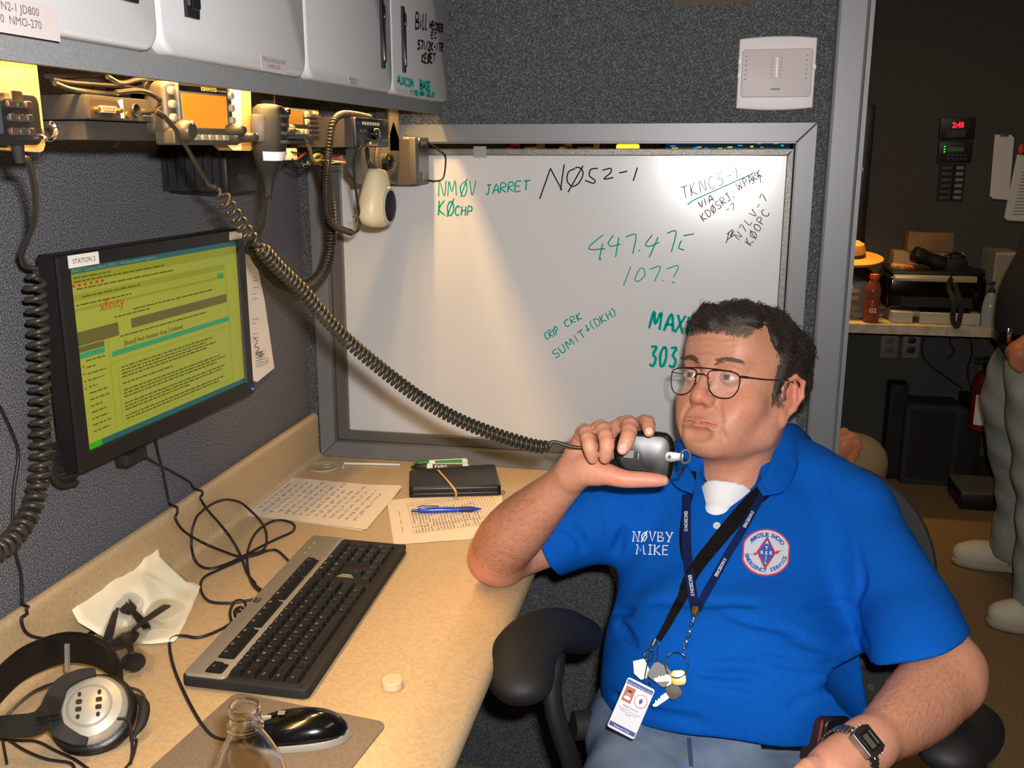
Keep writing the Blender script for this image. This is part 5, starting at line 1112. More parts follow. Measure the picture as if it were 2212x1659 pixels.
P = [ME @ Vector((0, 0, .043)), atx(797, 352, .285), atx(794, 335, .28), atx(793, 322, .275)]
mb = MB(); mb.tube(smooth_path(P, 6), .0035, 8); obj('neck', mb, DKG, t, world=True)
mb = MB(); mb.tube(coil_path([atx(a, b, x) for a, b, x in ((800, 255, .285), (770, 249, .290), (742, 247, .292), (725, 256, .292), (716, 278, .290), (711, 320, .285), (706, 370, .275), (704, 420, .262), (706, 455, .255), (714, 478, .255), (730, 492, .258), (762, 504, .262))], .0042, .0048, 10), .0017, 6)
mb.tube(smooth_path([atx(762, 504, .262), atx(772, 499, .265), atx(777, 485, .268), atx(776, 460, .270), atx(770, 420, .275), atx(766, 385, .282), atx(766, 350, .290), atx(772, 328, .300), atx(784, 312, .308), atx(795, 308, .310)], 8), .0021, 8); obj('coiled_cord', mb, YCB, t, world=True, angle=80)
mb = MB(); mb.tube(smooth_path([atx(762, 470, .27), atx(766, 465, .272), atx(770, 470, .272), atx(769, 480, .27), atx(773, 484, .27)], 5), .0007, 6); obj('hook_wire', mb, CHROME, t, world=True)
# ================================================================ people: smooth blended bodies (signed distance -> surface nets)
def V3(p): return np.array((p[0], p[1], p[2]), dtype=np.float64)
class Field:
    def __init__(s): s.ops = []
    def _add(s, fn, lo, hi, op, k): s.ops.append((fn, np.array(lo)-k, np.array(hi)+k, op, k)); return s
    def ell(s, c, r, M=None, op='u', k=.02):
        c = V3(c); r = np.array(r, dtype=np.float64); R_ = np.array(M.to_3x3() if M is not None else Matrix.Identity(3)); ext = np.sqrt(((R_*r)**2).sum(1))
        Ri = R_.T
        def fn(X, Y, Z):
            x, y, z = X-c[0], Y-c[1], Z-c[2]
            a = (Ri[0, 0]*x+Ri[0, 1]*y+Ri[0, 2]*z); b = (Ri[1, 0]*x+Ri[1, 1]*y+Ri[1, 2]*z); d = (Ri[2, 0]*x+Ri[2, 1]*y+Ri[2, 2]*z)
            k0 = np.sqrt((a/r[0])**2+(b/r[1])**2+(d/r[2])**2); k1 = np.sqrt((a/r[0]**2)**2+(b/r[1]**2)**2+(d/r[2]**2)**2)+1e-9
            return k0*(k0-1)/k1
        return s._add(fn, c-ext, c+ext, op, k)
    def cap(s, a, b, ra, rb, op='u', k=.02, n=None, flat=1.0):
        a = V3(a); b = V3(b); ba = b-a; L2 = (ba**2).sum()+1e-12; rm = max(ra, rb)*max(1, 1/flat if flat < 1 else 1)
        nn = None
        if n is not None: nn = V3(n); nn = nn/np.linalg.norm(nn)
        def fn(X, Y, Z):
            x, y, z = X-a[0], Y-a[1], Z-a[2]; h = np.clip((x*ba[0]+y*ba[1]+z*ba[2])/L2, 0, 1)
            x = x-h*ba[0]; y = y-h*ba[1]; z = z-h*ba[2]
            if nn is not None:
                t = (x*nn[0]+y*nn[1]+z*nn[2])*(1/flat-1); x = x+t*nn[0]; y = y+t*nn[1]; z = z+t*nn[2]
            return (np.sqrt(x*x+y*y+z*z)-(ra+(rb-ra)*h))*(flat if nn is not None and flat < 1 else 1)
        return s._add(fn, np.minimum(a, b)-rm, np.maximum(a, b)+rm, op, k)
    def chain(s, pts, rs, op='u', k=.01, n=None, flat=1.0):
        for i in range(len(pts)-1): s.cap(pts[i], pts[i+1], rs[i], rs[i+1], op, k, n, flat)
        return s
    def tube(s, pts, rs, op='u', k=.01, n=None, flat=1.0, sub=4):
        """one smooth tapering limb: catmull-rom through centres and radii"""
        Q = [Vector((*p, r)) for p, r in zip([tuple(p) for p in pts], rs)]; out = []
        for i in range(len(Q)-1):
            p0 = Q[i-1] if i else Q[0]*2-Q[1]; p1 = Q[i]; p2 = Q[i+1]; p3 = Q[i+2] if i+2 < len(Q) else Q[-1]*2-Q[-2]
            for j in range(sub):
                t = j/sub; out.append(.5*((2*p1)+(p2-p0)*t+(2*p0-5*p1+4*p2-p3)*t*t+(3*p1-p0-3*p2+p3)*t**3))
        out.append(Q[-1]); A = np.array([tuple(q) for q in out]); rm = A[:, 3].max()*(1/flat if flat < 1 else 1)
        nn = None
        if n is not None: nn = V3(n); nn = nn/np.linalg.norm(nn)
        def fn(X, Y, Z):
            best = None
            for q0, q1 in zip(A[:-1], A[1:]):
                ba = q1[:3]-q0[:3]; L2 = (ba**2).sum()+1e-12
                x, y, z = X-q0[0], Y-q0[1], Z-q0[2]; h = np.clip((x*ba[0]+y*ba[1]+z*ba[2])/L2, 0, 1)
                x = x-h*ba[0]; y = y-h*ba[1]; z = z-h*ba[2]
                if nn is not None:
                    t = (x*nn[0]+y*nn[1]+z*nn[2])*(1/flat-1); x = x+t*nn[0]; y = y+t*nn[1]; z = z+t*nn[2]
                d = np.sqrt(x*x+y*y+z*z)-(q0[3]+(q1[3]-q0[3])*h)
                if best is None: best = d
                else: h_ = np.clip(.5+.5*(best-d)/.004, 0, 1); best = best+(d-best)*h_-.004*h_*(1-h_)
            return best
        return s._add(fn, A[:, :3].min(0)-rm, A[:, :3].max(0)+rm, op, k)
    def plane(s, c, n, op='i', k=.004):
        c = V3(c); n = V3(n); n = n/np.linalg.norm(n)
        s.ops.append((lambda X, Y, Z: (X-c[0])*n[0]+(Y-c[1])*n[1]+(Z-c[2])*n[2], None, None, op, k)); return s
    def warp(s, fn): s.ops.append((fn, None, None, 'w', 0)); return s
    def mesh(s, h, lo=None, hi=None, B=32):
        add = [o for o in s.ops if o[3] == 'u']
        lo = np.min([o[1] for o in add], axis=0)-2*h if lo is None else np.array(lo); hi = np.max([o[2] for o in add], axis=0)+2*h if hi is None else np.array(hi)
        N = np.ceil((hi-lo)/h).astype(int)+2; VV = []; KK = []; QQ = []
        for bx in range(0, N[0], B):
            for by in range(0, N[1], B):
                for bz in range(0, N[2], B):
                    i0 = np.array((bx, by, bz)); p0 = lo+(i0-1)*h; p1 = p0+(B+2)*h
                    act = [o for o in s.ops if o[1] is None or (np.all(o[1] < p1) and np.all(o[2] > p0))]
                    if not any(o[3] == 'u' for o in act): continue
                    gx = lo[0]+(np.arange(B+2)+bx-1)*h; gy = lo[1]+(np.arange(B+2)+by-1)*h; gz = lo[2]+(np.arange(B+2)+bz-1)*h
                    X = gx[:, None, None]; Y = gy[None, :, None]; Z = gz[None, None, :]
                    D = np.full((B+2,)*3, .06)
                    for fn, _, _, op, k in act:
                        d = fn(X, Y, Z)
                        if op == 'w': D = D+d; continue
                        if op == 'u': h_ = np.clip(.5+.5*(D-d)/k, 0, 1); D = D+(d-D)*h_-k*h_*(1-h_)
                        elif op == 's': d = -d; h_ = np.clip(.5-.5*(D-d)/k, 0, 1); D = D+(d-D)*h_+k*h_*(1-h_)
                        else: h_ = np.clip(.5-.5*(D-d)/k, 0, 1); D = D+(d-D)*h_+k*h_*(1-h_)
                    neg = D < 0
                    if neg.all() or not neg.any(): continue
                    # cells: corner offsets
                    C = [neg[a:B+1+a, b:B+1+b, c:B+1+c] for a in (0, 1) for b in (0, 1) for c in (0, 1)]
                    sm = sum(c.astype(np.int8) for c in C); mask = (sm > 0) & (sm < 8)
                    ci = np.argwhere(mask)
                    if not len(ci): continue
                    acc = np.zeros((len(ci), 3)); cnt = np.zeros(len(ci))
                    off = [(a, b, c) for a in (0, 1) for b in (0, 1) for c in (0, 1)]
                    for a in off:
                        for ax in range(3):
                            if a[ax]: continue
                            b = list(a); b[ax] = 1
                            da = D[ci[:, 0]+a[0], ci[:, 1]+a[1], ci[:, 2]+a[2]]; db = D[ci[:, 0]+b[0], ci[:, 1]+b[1], ci[:, 2]+b[2]]
                            m = (da < 0) != (db < 0); t = np.where(m, da/(da-db+1e-20), 0)
                            for q in range(3): acc[:, q] += np.where(m, a[q]+(t if q == ax else 0), 0)
                            cnt += m
                    P = p0+(ci+acc/cnt[:, None])*h
                    gi = ci+i0; key = (gi[:, 0]*4096+gi[:, 1])*4096+gi[:, 2]
                    VV.append(P); KK.append(key)
                    # quads for edges owned: grid points 1..B
                    for ax in range(3):
                        sl0 = [slice(1, B+1)]*3; sl1 = list(sl0); sl1[ax] = slice(2, B+2)
                        a_ = neg[tuple(sl0)]; b_ = neg[tuple(sl1)]; e = np.argwhere(a_ != b_)
                        if not len(e): continue
                        flip = a_[e[:, 0], e[:, 1], e[:, 2]]
                        g = e+1+i0; u, v = [(1, 2), (2, 0), (0, 1)][ax]; cs = []
                        for du, dv in ((0, 0), (1, 0), (1, 1), (0, 1)):
                            q = g.copy(); q[:, u] -= du; q[:, v] -= dv; cs.append((q[:, 0]*4096+q[:, 1])*4096+q[:, 2])
                        Q = np.stack(cs, 1); Q[~flip] = Q[~flip][:, ::-1]; QQ.append(Q)
        K = np.concatenate(KK); P = np.concatenate(VV); Q = np.concatenate(QQ)
        uk, ui_ = np.unique(K, return_index=True); P = P[ui_]
        idx = np.searchsorted(uk, Q); idx = np.clip(idx, 0, len(uk)-1); ok = (uk[idx] == Q).all(1); idx = idx[ok]
        return P, idx
def np_obj(name, P, Q, m, parent=None, keep_largest=False):
    me = bpy.data.meshes.new(name); me.vertices.add(len(P)); me.vertices.foreach_set('co', P.astype(np.float32).ravel())
    me.loops.add(len(Q)*4); me.polygons.add(len(Q)); me.loops.foreach_set('vertex_index', Q.astype(np.int32).ravel())
    me.polygons.foreach_set('loop_start', np.arange(0, len(Q)*4, 4, dtype=np.int32)); me.update(calc_edges=True); me.validate()
    me.polygons.foreach_set('use_smooth', np.ones(len(me.polygons), dtype=bool)); me.materials.append(m)
    o = bpy.data.objects.new(name, me); COL.objects.link(o)
    if parent is not None: me.transform(WM(parent).inverted()); o.parent = parent
    return o
def relax(P, Q, it=1, lam=.5):
    E = np.concatenate([Q[:, [0, 1]], Q[:, [1, 2]], Q[:, [2, 3]], Q[:, [3, 0]]]); n = len(P)
    for _ in range(it):
        acc = np.zeros_like(P); c = np.zeros(n)
        for a, b in ((0, 1), (1, 0)):
            for q in range(3): acc[:, q] += np.bincount(E[:, a], P[E[:, b], q], n)
            c += np.bincount(E[:, a], minlength=n)
        P = P+lam*(acc/c[:, None]-P)
    return P
def keep_main(P, Q):
    """largest connected piece only"""
    n = len(P); lab = np.arange(n)
    E = np.concatenate([Q[:, [0, 1]], Q[:, [1, 2]], Q[:, [2, 3]], Q[:, [3, 0]]])
    for _ in range(400):
        m = np.minimum(lab[E[:, 0]], lab[E[:, 1]]); new = lab.copy(); np.minimum.at(new, E[:, 0], m); np.minimum.at(new, E[:, 1], m); new = new[new]
        if (new == lab).all(): break
        lab = new
    u, c = np.unique(lab, return_counts=True); keep = lab == u[c.argmax()]
    mp = np.cumsum(keep)-1; Q = Q[keep[Q].all(1)]; return P[keep], mp[Q]
def paint(o, fn, name='tint'):
    me = o.data; co = np.empty(len(me.vertices)*3, dtype=np.float32); me.vertices.foreach_get('co', co); co = co.reshape(-1, 3).astype(np.float64)
    Mw = np.array(WM(o)); co = co @ Mw[:3, :3].T+Mw[:3, 3]
    c = fn(co); a = me.color_attributes.new(name, 'FLOAT_COLOR', 'POINT'); a.data.foreach_set('color', np.concatenate([c, np.ones((len(c), 1))], 1).astype(np.float32).ravel())

# ---------------- the seated operator
man = thing('person', 'seated man in a blue polo shirt and glasses holding a black microphone to his mouth', 'person', (.88, -.72, .42))
SKIN = mat('skin', (1, 1, 1), .46, noise=(160, (.90, .84, .82), .35, .75, 5), bump=(420, .10, .0008), attr='tint', sss=.12, spec=.35)
HO = Vector((.901, -.385, 1.039)); HR = (Matrix.Rotation(math.radians(-34.8), 3, 'Z') @ Matrix.Rotation(math.radians(-15.0), 3, 'X') @ Matrix.Rotation(math.radians(-6), 3, 'Y')); HS = 1.04
def H(x, y, z): return HO+HR @ (Vector((x, y, z))*HS)
def HE(F, c, r, rot=None, op='u', k=.01):
    M = HR if rot is None else HR @ Euler([math.radians(a) for a in rot]).to_matrix(); F.ell(H(*c), [q*HS for q in r], M, op, k*HS)
def HC(F, a, b, ra, rb, op='u', k=.01): F.cap(H(*a), H(*b), ra*HS, rb*HS, op, k*HS)
F = Field()
# cranium and face mass
HE(F, (0, .012, .045), (.074, .094, .076), k=.02)
HE(F, (0, -.020, .010), (.070, .066, .078), k=.03)
HE(F, (0, -.030, -.045), (.062, .054, .062), k=.03)     # mid face
HE(F, (0, -.042, -.080), (.048, .046, .034), k=.03)     # jaw
for s_ in (-1, 1):
    HC(F, (s_*.061, .008, -.035), (s_*.052, -.012, -.078), .018, .018, k=.03)   # jaw angle
    HC(F, (s_*.052, -.012, -.074), (s_*.018, -.072, -.096), .017, .017, k=.025)
    HE(F, (s_*.046, -.052, -.038), (.024, .024, .022), k=.02)      # cheek
    HE(F, (s_*.034, -.066, -.062), (.022, .022, .028), k=.02)
HE(F, (0, -.078, -.098), (.021, .017, .016), k=.018)     # chin
HE(F, (0, -.034, -.094), (.036, .034, .018), k=.025)      # under chin
HE(F, (0, -.062, .050), (.052, .026, .036), k=.03)      # forehead
# brow ridge
for s_ in (-1, 1): HC(F, (s_*.008, -.087, .021), (s_*.044, -.073, .021), .0085, .0075, k=.012)
# eye sockets
for s_ in (-1, 1): HE(F, (s_*.032, -.097, .001), (.019, .0185, .0125), op='s', k=.014)
# nose
HC(F, (0, -.084, .012), (0, -.1055, -.026), .0075, .0105, k=.010)
HE(F, (0, -.107, -.034), (.0112, .0120, .0100), k=.008)
for s_ in (-1, 1):
    HE(F, (s_*.0125, -.097, -.037), (.0085, .0105, .0078), k=.006)
    HE(F, (s_*.0062, -.104, -.0455), (.0036, .0050, .0042), op='s', k=.003)
# muzzle and lips
HE(F, (0, -.076, -.068), (.036, .020, .026), k=.018)
_lo = np.min([np.array(H(x, y, z)) for x in (-.1, .1) for y in (-.14, .12) for z in (-.14, .14)], axis=0); _hi = np.max([np.array(H(x, y, z)) for x in (-.1, .1) for y in (-.14, .12) for z in (-.14, .14)], axis=0)
P, Q = F.mesh(.003, _lo, _hi); FB = BVHTree.FromPolygons([Vector(p) for p in P], [tuple(map(int, q)) for q in Q])
def fs(x, z, d=0.0):
    """local point on the face surface, pushed out by d"""
    h = FB.ray_cast(H(x, -.2, z), (HR @ Vector((0, 1, 0))).normalized())
    l = (HR.transposed() @ (h[0]-HO))/HS if h[0] is not None else Vector((x, -.08, z)); return (x, l.y-d, z)
def fline(pts, r, op='u', k=.004, d=0.0, sub=4):
    Q_ = smooth_path([Vector((a, b, 0)) for a, b in pts], sub); R_ = r if hasattr(r, '__len__') else [r, r]
    n_ = len(Q_)-1
    for i in range(n_):
        ra = R_[0]+(R_[-1]-R_[0])*0; w = lambda t: (R_[0]*(1-abs(2*t-1))+R_[-1]*abs(2*t-1)) if len(R_) == 2 else R_[0]
        HC(F, fs(Q_[i].x, Q_[i].y, d), fs(Q_[i+1].x, Q_[i+1].y, d), w(i/n_), w((i+1)/n_), op=op, k=k)
# lips: fuller at the centre, thin at the corners; then the mouth line
fline([(-.027, -.0712), (-.012, -.0670), (0, -.0678), (.012, -.0670), (.027, -.0712)], [.0036, .0014], 'u', .006, -.0016)
fline([(-.025, -.0735), (-.010, -.0768), (0, -.0772), (.010, -.0768), (.025, -.0735)], [.0052, .0018], 'u', .007, -.0018)
fline([(-.0300, -.0732), (-.014, -.0712), (0, -.0720), (.014, -.0712), (.0300, -.0732)], [.0024, .0019], 's', .003, .0002)
fline([(-.016, -.0862), (0, -.0880), (.016, -.0862)], .0030, 's', .012, .0015)
for s_ in (-1, 1):
    fline([(s_*.0190, -.0360), (s_*.0290, -.0500), (s_*.0350, -.0680)], [.0024, .0018], 's', .006, .0018)
    fline([(s_*.0350, -.0770), (s_*.0390, -.0900)], [.0022, .0016], 's', .006, .0018)
# upper and lower lids
for s_ in (-1, 1):
    c = Vector((s_*.032, -.0765, .000)); 
    HE(F, tuple(c), (.0136, .0138, .0130), k=.004)
    pts_u = [(s_*.032+q*.0145, -.0890+abs(q)**1.6*.0075+(.0015 if q*s_ > 0 else 0), .0052-abs(q)**2*.0055) for q in (-1, -.5, 0, .5, 1)]
    pts_l = [(s_*.032+q*.0140, -.0885+abs(q)**1.6*.0070+(.0015 if q*s_ > 0 else 0), -.0058+abs(q)**2*.0050) for q in (-1, -.5, 0, .5, 1)]
    for a, b in zip(pts_u, pts_u[1:]): HC(F, a, b, .0024, .0024, k=.003)
    for a, b in zip(pts_l, pts_l[1:]): HC(F, a, b, .0018, .0018, k=.003)
    fline([(s_*.017, -.0150), (s_*.030, -.0210), (s_*.046, -.0150)], [.0022, .0018], 's', .004, .0020)   # bag under the eye
# carve for eyeball opening
for s_ in (-1, 1): HE(F, (s_*.032, -.0800, -.0002), (.0116, .0140, .0048), op='s', k=.0015)
# forehead creases
for zz in (.036, .046, .056): fline([(-.036, zz+.002), (-.018, zz-.001), (0, zz+.001), (.018, zz-.001), (.036, zz+.002)], [.0022, .0018], 's', .004, .0017)
# ears
for s_ in (-1, 1):
    rim = [(s_*.072, -.003, -.018), (s_*.080, -.005, .004), (s_*.087, .009, .014), (s_*.092, .024, .007), (s_*.091, .027, -.014), (s_*.085, .018, -.034), (s_*.079, .005, -.050)]
    HE(F, (s_*.079, .011, -.014), (.0055, .018, .028), rot=(0, 0, s_*-20), k=.004)
    for a, b in zip(rim, rim[1:]): HC(F, a, b, .0036, .0034, k=.004)
    HE(F, (s_*.078, .002, -.052), (.0055, .0080, .0115), k=.006)
    HE(F, (s_*.090, .009, -.012), (.006, .0085, .014), op='s', k=.005)
    HC(F, (s_*.087, .014, .001), (s_*.086, .018, -.022), .0024, .0024, k=.003)
    HE(F, (s_*.077, -.006, -.016), (.0045, .0035, .0055), k=.004)
# neck
NB_ = at(1625, 1075, 1.60); NT = H(0, .018, -.055)
F.cap(NT, NB_, .060, .070, k=.025); F.cap(H(0, -.018, -.098), at(1575, 1065, 1.56), .030, .042, k=.03)
for s_ in (1,): F.cap(H(s_*.055, .015, -.06), at(1590, 1060, 1.525), .012, .013, k=.02)
# torso core under the shirt, hips
Tm = Euler((math.radians(-24), 0, math.radians(-4))).to_matrix()
ch = at(1580, 1160, 1.60); bl = at(1575, 1400, 1.47)
F.ell(ch, (.155, .09, .16), Tm, k=.04); F.ell(bl, (.14, .11, .14), Tm, k=.05)
SR, SL = at(1335, 1120, 1.58), at(1845, 1110, 1.54)
# arms
def A_(x, y, d, r): return (at(x, y, d), r*d/FPX)
def limb(F, L, k=.02, n=None, flat=1.0):
    F.tube([a for a, _ in L], [r for _, r in L], 'u', k, n, flat)
F.cap(ch, SR, .07, .055, k=.03); F.cap(ch, SL, .07, .055, k=.03)
limb(F, [(SR, .042), A_(1250, 1150, 1.57, 44), A_(1170, 1186, 1.55, 42), A_(1110, 1204, 1.52, 44), A_(1080, 1204, 1.50, 46)], k=.012)
limb(F, [A_(1072, 1200, 1.50, 54), A_(1088, 1176, 1.475, 63), A_(1118, 1142, 1.43, 64), A_(1160, 1100, 1.385, 54), A_(1202, 1060, 1.345, 43), A_(1234, 1028, 1.315, 37)], k=.02)
F.cap(at(1058, 1214, 1.50), at(1080, 1226, 1.51), .020, .02, k=.035)   # elbow point
# right hand (viewer's left)
def fing(F, L, k=.004):
    F.tube([a for a, _ in L], [r for _, r in L], 'u', k, sub=3)
limb(F, [A_(1236, 1022, 1.31, 34), A_(1262, 978, 1.31, 36), A_(1280, 955, 1.315, 32)], k=.012)
limb(F, [A_(1240, 1025, 1.30, 30), A_(1268, 1015, 1.285, 32), A_(1298, 1022, 1.275, 26)], k=.012)
limb(F, [A_(1262, 985, 1.315, 34), A_(1315, 965, 1.325, 26), A_(1335, 950, 1.325, 20)], k=.012)
RF = {
 'little': [A_(1246, 962, 1.300, 15), A_(1263, 931, 1.262, 15.5), A_(1272, 960, 1.228, 13.5), A_(1280, 991, 1.232, 11.5)],
 'ring':   [A_(1272, 950, 1.305, 17), A_(1298, 924, 1.262, 17), A_(1311, 957, 1.226, 15), A_(1307, 990, 1.232, 12.5)],
 'middle': [A_(1302, 940, 1.310, 17), A_(1356, 914, 1.268, 17.5), A_(1356, 945, 1.228, 15.5), A_(1345, 971, 1.222, 12.5)],
 'index':  [A_(1335, 945, 1.320, 17), A_(1380, 918, 1.300, 15.5), A_(1398, 912, 1.262, 15), A_(1402, 933, 1.232, 12)],
 'thumb':  [A_(1298, 1020, 1.272, 24), A_(1348, 1034, 1.262, 18), A_(1392, 1036, 1.258, 15.5), A_(1433, 1038, 1.255, 12)],
}
for f_, L in RF.items(): fing(F, L, .0030)
for g_ in ([(1289, 900, 1.25), (1291, 940, 1.212), (1293, 985, 1.218)], [(1331, 900, 1.25), (1333, 935, 1.215), (1329, 960, 1.215)]): F.tube([at(*q) for q in g_], [.0022, .0026, .0020], op='s', k=.004)
# left arm (viewer's right)
limb(F, [(SL, .045), A_(1920, 1240, 1.42, 62), A_(1990, 1340, 1.345, 72), A_(2025, 1420, 1.29, 70), A_(2040, 1450, 1.27, 62)])
limb(F, [A_(2042, 1448, 1.265, 60), A_(2022, 1482, 1.245, 76), A_(1985, 1524, 1.205, 76), A_(1940, 1562, 1.155, 64), A_(1900, 1592, 1.115, 52), A_(1872, 1612, 1.095, 49)], k=.03)
F.cap(at(2078, 1448, 1.27), at(2072, 1480, 1.25), .020, .02, k=.04)
limb(F, [A_(1876, 1606, 1.095, 48), A_(1840, 1630, 1.075, 52), A_(1795, 1668, 1.05, 56)], k=.02)
for i, (x, y, x2, y2, x3, y3) in enumerate(((1745, 1660, 1712, 1700, 1700, 1730), (1768, 1690, 1735, 1730, 1722, 1762), (1795, 1712, 1765, 1755, 1752, 1785), (1822, 1722, 1795, 1765, 1783, 1790))):
    fing(F, [A_(1790+i*8, 1655+i*12, 1.05, 22), A_(x, y, 1.03, 20), A_(x2, y2, 1.02, 17), A_(x3, y3, 1.03, 14)], .006)
fing(F, [A_(1850, 1650, 1.06, 24), A_(1850, 1700, 1.05, 20), A_(1835, 1740, 1.04, 16)], .008)
P, Q = F.mesh(.0018); P, Q = keep_main(P, Q); P = relax(P, Q, 1, .3)
body = np_obj('body', P, Q, SKIN, man)
def skin_tint(co):
    base = np.array(sr(200, 142, 116)); c = np.tile(base, (len(co), 1))
    Hm = np.array(HR).T
    l = ((co-np.array(HO)) @ Hm.T)/HS
    def blob(ctr, r, col, w):
        d = np.sqrt((((l-np.array(ctr))/np.array(r))**2).sum(1)); a = (np.clip(1-d, 0, 1)**.8)[:, None]*w; c[:] = c*(1-a)+np.array(col)*a
    hd = l[:, 2] > -.13
    red = sr(206, 110, 92)
    blob((0, -.108, -.036), (.022, .022, .022), red, .75)
    for s_ in (-1, 1):
        blob((s_*.048, -.070, -.040), (.030, .035, .028), sr(214, 126, 102), .6)
        blob((s_*.084, .012, -.008), (.02, .035, .045), sr(216, 122, 106), .75)
        blob((s_*.032, -.080, 0), (.018, .03, .012), sr(200, 126, 110), .5)
        blob((s_*.016, -.088, -.070), (.018, .018, .007), sr(196, 96, 88), .7)
    blob((0, -.098, -.0655), (.016, .02, .0055), sr(196, 96, 88), .8); blob((0, -.098, -.0755), (.018, .02, .0065), sr(198, 100, 92), .8)
    blob((0, -.070, -.09), (.06, .06, .045), sr(196, 138, 112), .5)      # beard shadow
    # elbow redness, tanned hairy outer forearm
    for p_, r_ in ((at(1040, 1215, 1.48), .04), (at(1340, 1035, 1.26), .05)):
        d = np.linalg.norm(co-np.array(p_), axis=1)/r_; a = np.clip(1-d, 0, 1)[:, None]*.55; c[:] = c*(1-a)+np.array(sr(222, 130, 108))*a
    for (a1, b1, r1_) in ((at(1030, 1180, 1.47), at(1190, 1020, 1.33), .030),):
        a1 = np.array(a1); b1 = np.array(b1); ba = b1-a1; t = np.clip(((co-a1) @ ba)/(ba @ ba), 0, 1); d = np.linalg.norm(co-a1-t[:, None]*ba, axis=1)/r1_; a = np.clip(1.2-d, 0, 1)[:, None]*.45; c[:] = c*(1-a)+np.array(sr(176, 104, 58))*a
    return c
paint(body, skin_tint)
body_bvh = None
def bvh_of(o):
    me = o.data; M = WM(o); vs = [M @ v.co for v in me.vertices]; return BVHTree.FromPolygons(vs, [tuple(p.vertices) for p in me.polygons])
BB = bvh_of(body)
def on(bvh, px, py, off=.0006):
    h = bvh.ray_cast(CAM, ray(px, py).normalized())
    if h[0] is None: return None, None
    n = h[1] if h[1].dot(ray(px, py)) < 0 else -h[1]
    return h[0]+n*off, n
# finger nails and forearm hair
NAIL = mat('nail', sr(222, 168, 146), .25, coat=.3)
def nail(px, py, w, h, ang):
    mb = MB(); vs = []; c, n = on(BB, px, py, 0)
    if c is None: return
    t = RC @ Matrix.Rotation(math.radians(ang), 3, 'Z') @ Vector((0, 1, 0)); s_ = RC @ Matrix.Rotation(math.radians(ang), 3, 'Z') @ Vector((1, 0, 0))
    for p in [(0, 0)]+rrect(w, h, w*.42, 4):
        q = c+s_*p[0]+t*p[1]; h_ = BB.ray_cast(CAM, (q-CAM).normalized())
        vs.append((h_[0]-(q-CAM).normalized()*(.0006 if p != (0, 0) else .0009)) if h_[0] is not None and (h_[0]-c).length < .012 else q)
    k = len(vs)-1; mb.add(vs, [(0, 1+i, 1+(i+1) % k) for i in range(k)]); obj('fingernail', mb, NAIL, man, world=True, angle=80)
nail(1345, 969, .0095, .0115, -10); nail(1402, 931, .0085, .0090, 8)
mb = MB(); rs_ = random.getstate(); random.seed(31); mv = body.data.vertices; Mb = WM(body)
zones = [(at(1060, 1190, 1.49), at(1190, 1065, 1.36), .085), (at(2030, 1470, 1.25), at(1900, 1590, 1.12), .085)]
for a_, b_, r_ in zones:
    ab = b_-a_; n_ok = 0; tries = 0
    while n_ok < 1700 and tries < 120000:
        tries += 1; v = mv[random.randrange(len(mv))]; p = Mb @ v.co; t = (p-a_).dot(ab)/ab.length_squared
        if not (0 < t < 1) or (p-a_-ab*t).length > r_: continue
        n = v.normal
        if n.dot(CAM-p) < 0: continue
        n_ok += 1; d = ab.normalized()+Vector((random.gauss(0, .22), random.gauss(0, .22), random.gauss(0, .22)-.4)); d = (d-n*d.dot(n)).normalized()*random.uniform(.005, .010)
        mb.strip([p, p+d*.5+n*.0010, p+d+n*.0008], n, [.00016, .00014, .00006], .00006)
random.setstate(rs_)
o = obj('arm_hair', mb, mat('arm_hair', sr(140, 84, 48), .6), man, world=True); o['kind'] = 'stuff'
# eyes
EYEW = mat('eye_white', sr(214, 206, 200), .15, coat=.5); IRIS = mat('iris_hazel', sr(84, 74, 50), .2); PUP = mat('pupil', sr(8, 8, 8), .1)
for s_ in (-1, 1):
    e = thing('eye', '', ''); del e['label']; del e['category']; e.parent = man; e.matrix_basis = WM(man).inverted()
    c = H(s_*.032, -.0762, -.0004); g = (HR @ Vector((-.10, -1, .08))).normalized(); E = Matrix.Translation(c) @ g.to_track_quat('Z', 'Y').to_matrix().to_4x4(); R_ = .0121*HS
    mb = MB(); mb.ball((0, 0, 0), R_, 24, 16, None); mb.v = [tuple(E @ Vector(v)) for v in mb.v]; obj('eyeball', mb, EYEW, e, world=True)
    def capm(r0, r1, off):
        mb = MB(); mb.lathe([(R_*math.sin(a), R_*math.cos(a)+off) for a in [r0+(r1-r0)*k/5 for k in range(6)]], E, 20); return mb
    obj('iris', capm(0, .50, .0002), IRIS, e, world=True); obj('pupil', capm(0, .20, .0004), PUP, e, world=True)
# eyebrows, lashes as short hairs lying on the skin
HAIRM = mat('dark_brown_hair', sr(34, 27, 24), .6, noise=(240, sr(58, 46, 40), .45, .7, 3)); GREYH = mat('greying_hair', sr(120, 108, 98), .55)
def headcast(x, z, y0=-.2):
    o_ = H(x, y0, z); d = (HR @ Vector((0, 1, 0))).normalized(); h = BB.ray_cast(o_, d); return h[0], h[1]
random.seed(12)
mb = MB()
for s_ in (-1, 1):
    for k in range(190):
        u = random.random(); x = s_*(.013+u*.036); z = .0195+.0065*math.sin(u*2.4)+random.uniform(-.0034, .0034)*(1.15-u*.6)
        p, n = headcast(x, z)
        if p is None: continue
        d = HR @ Vector((s_*(.8), .15, .5-u*.9+random.uniform(-.3, .3))); d = (d-n*d.dot(n)).normalized()*random.uniform(.005, .009)
        mb.strip([p+n*.0002, p+n*.0012+d*.5, p+n*.0014+d], n, [.0007, .0006, .0002], .0002)
o = obj('eyebrows', mb, mat('brow_hair', sr(86, 66, 54), .6), man, world=True); o['kind'] = 'stuff'
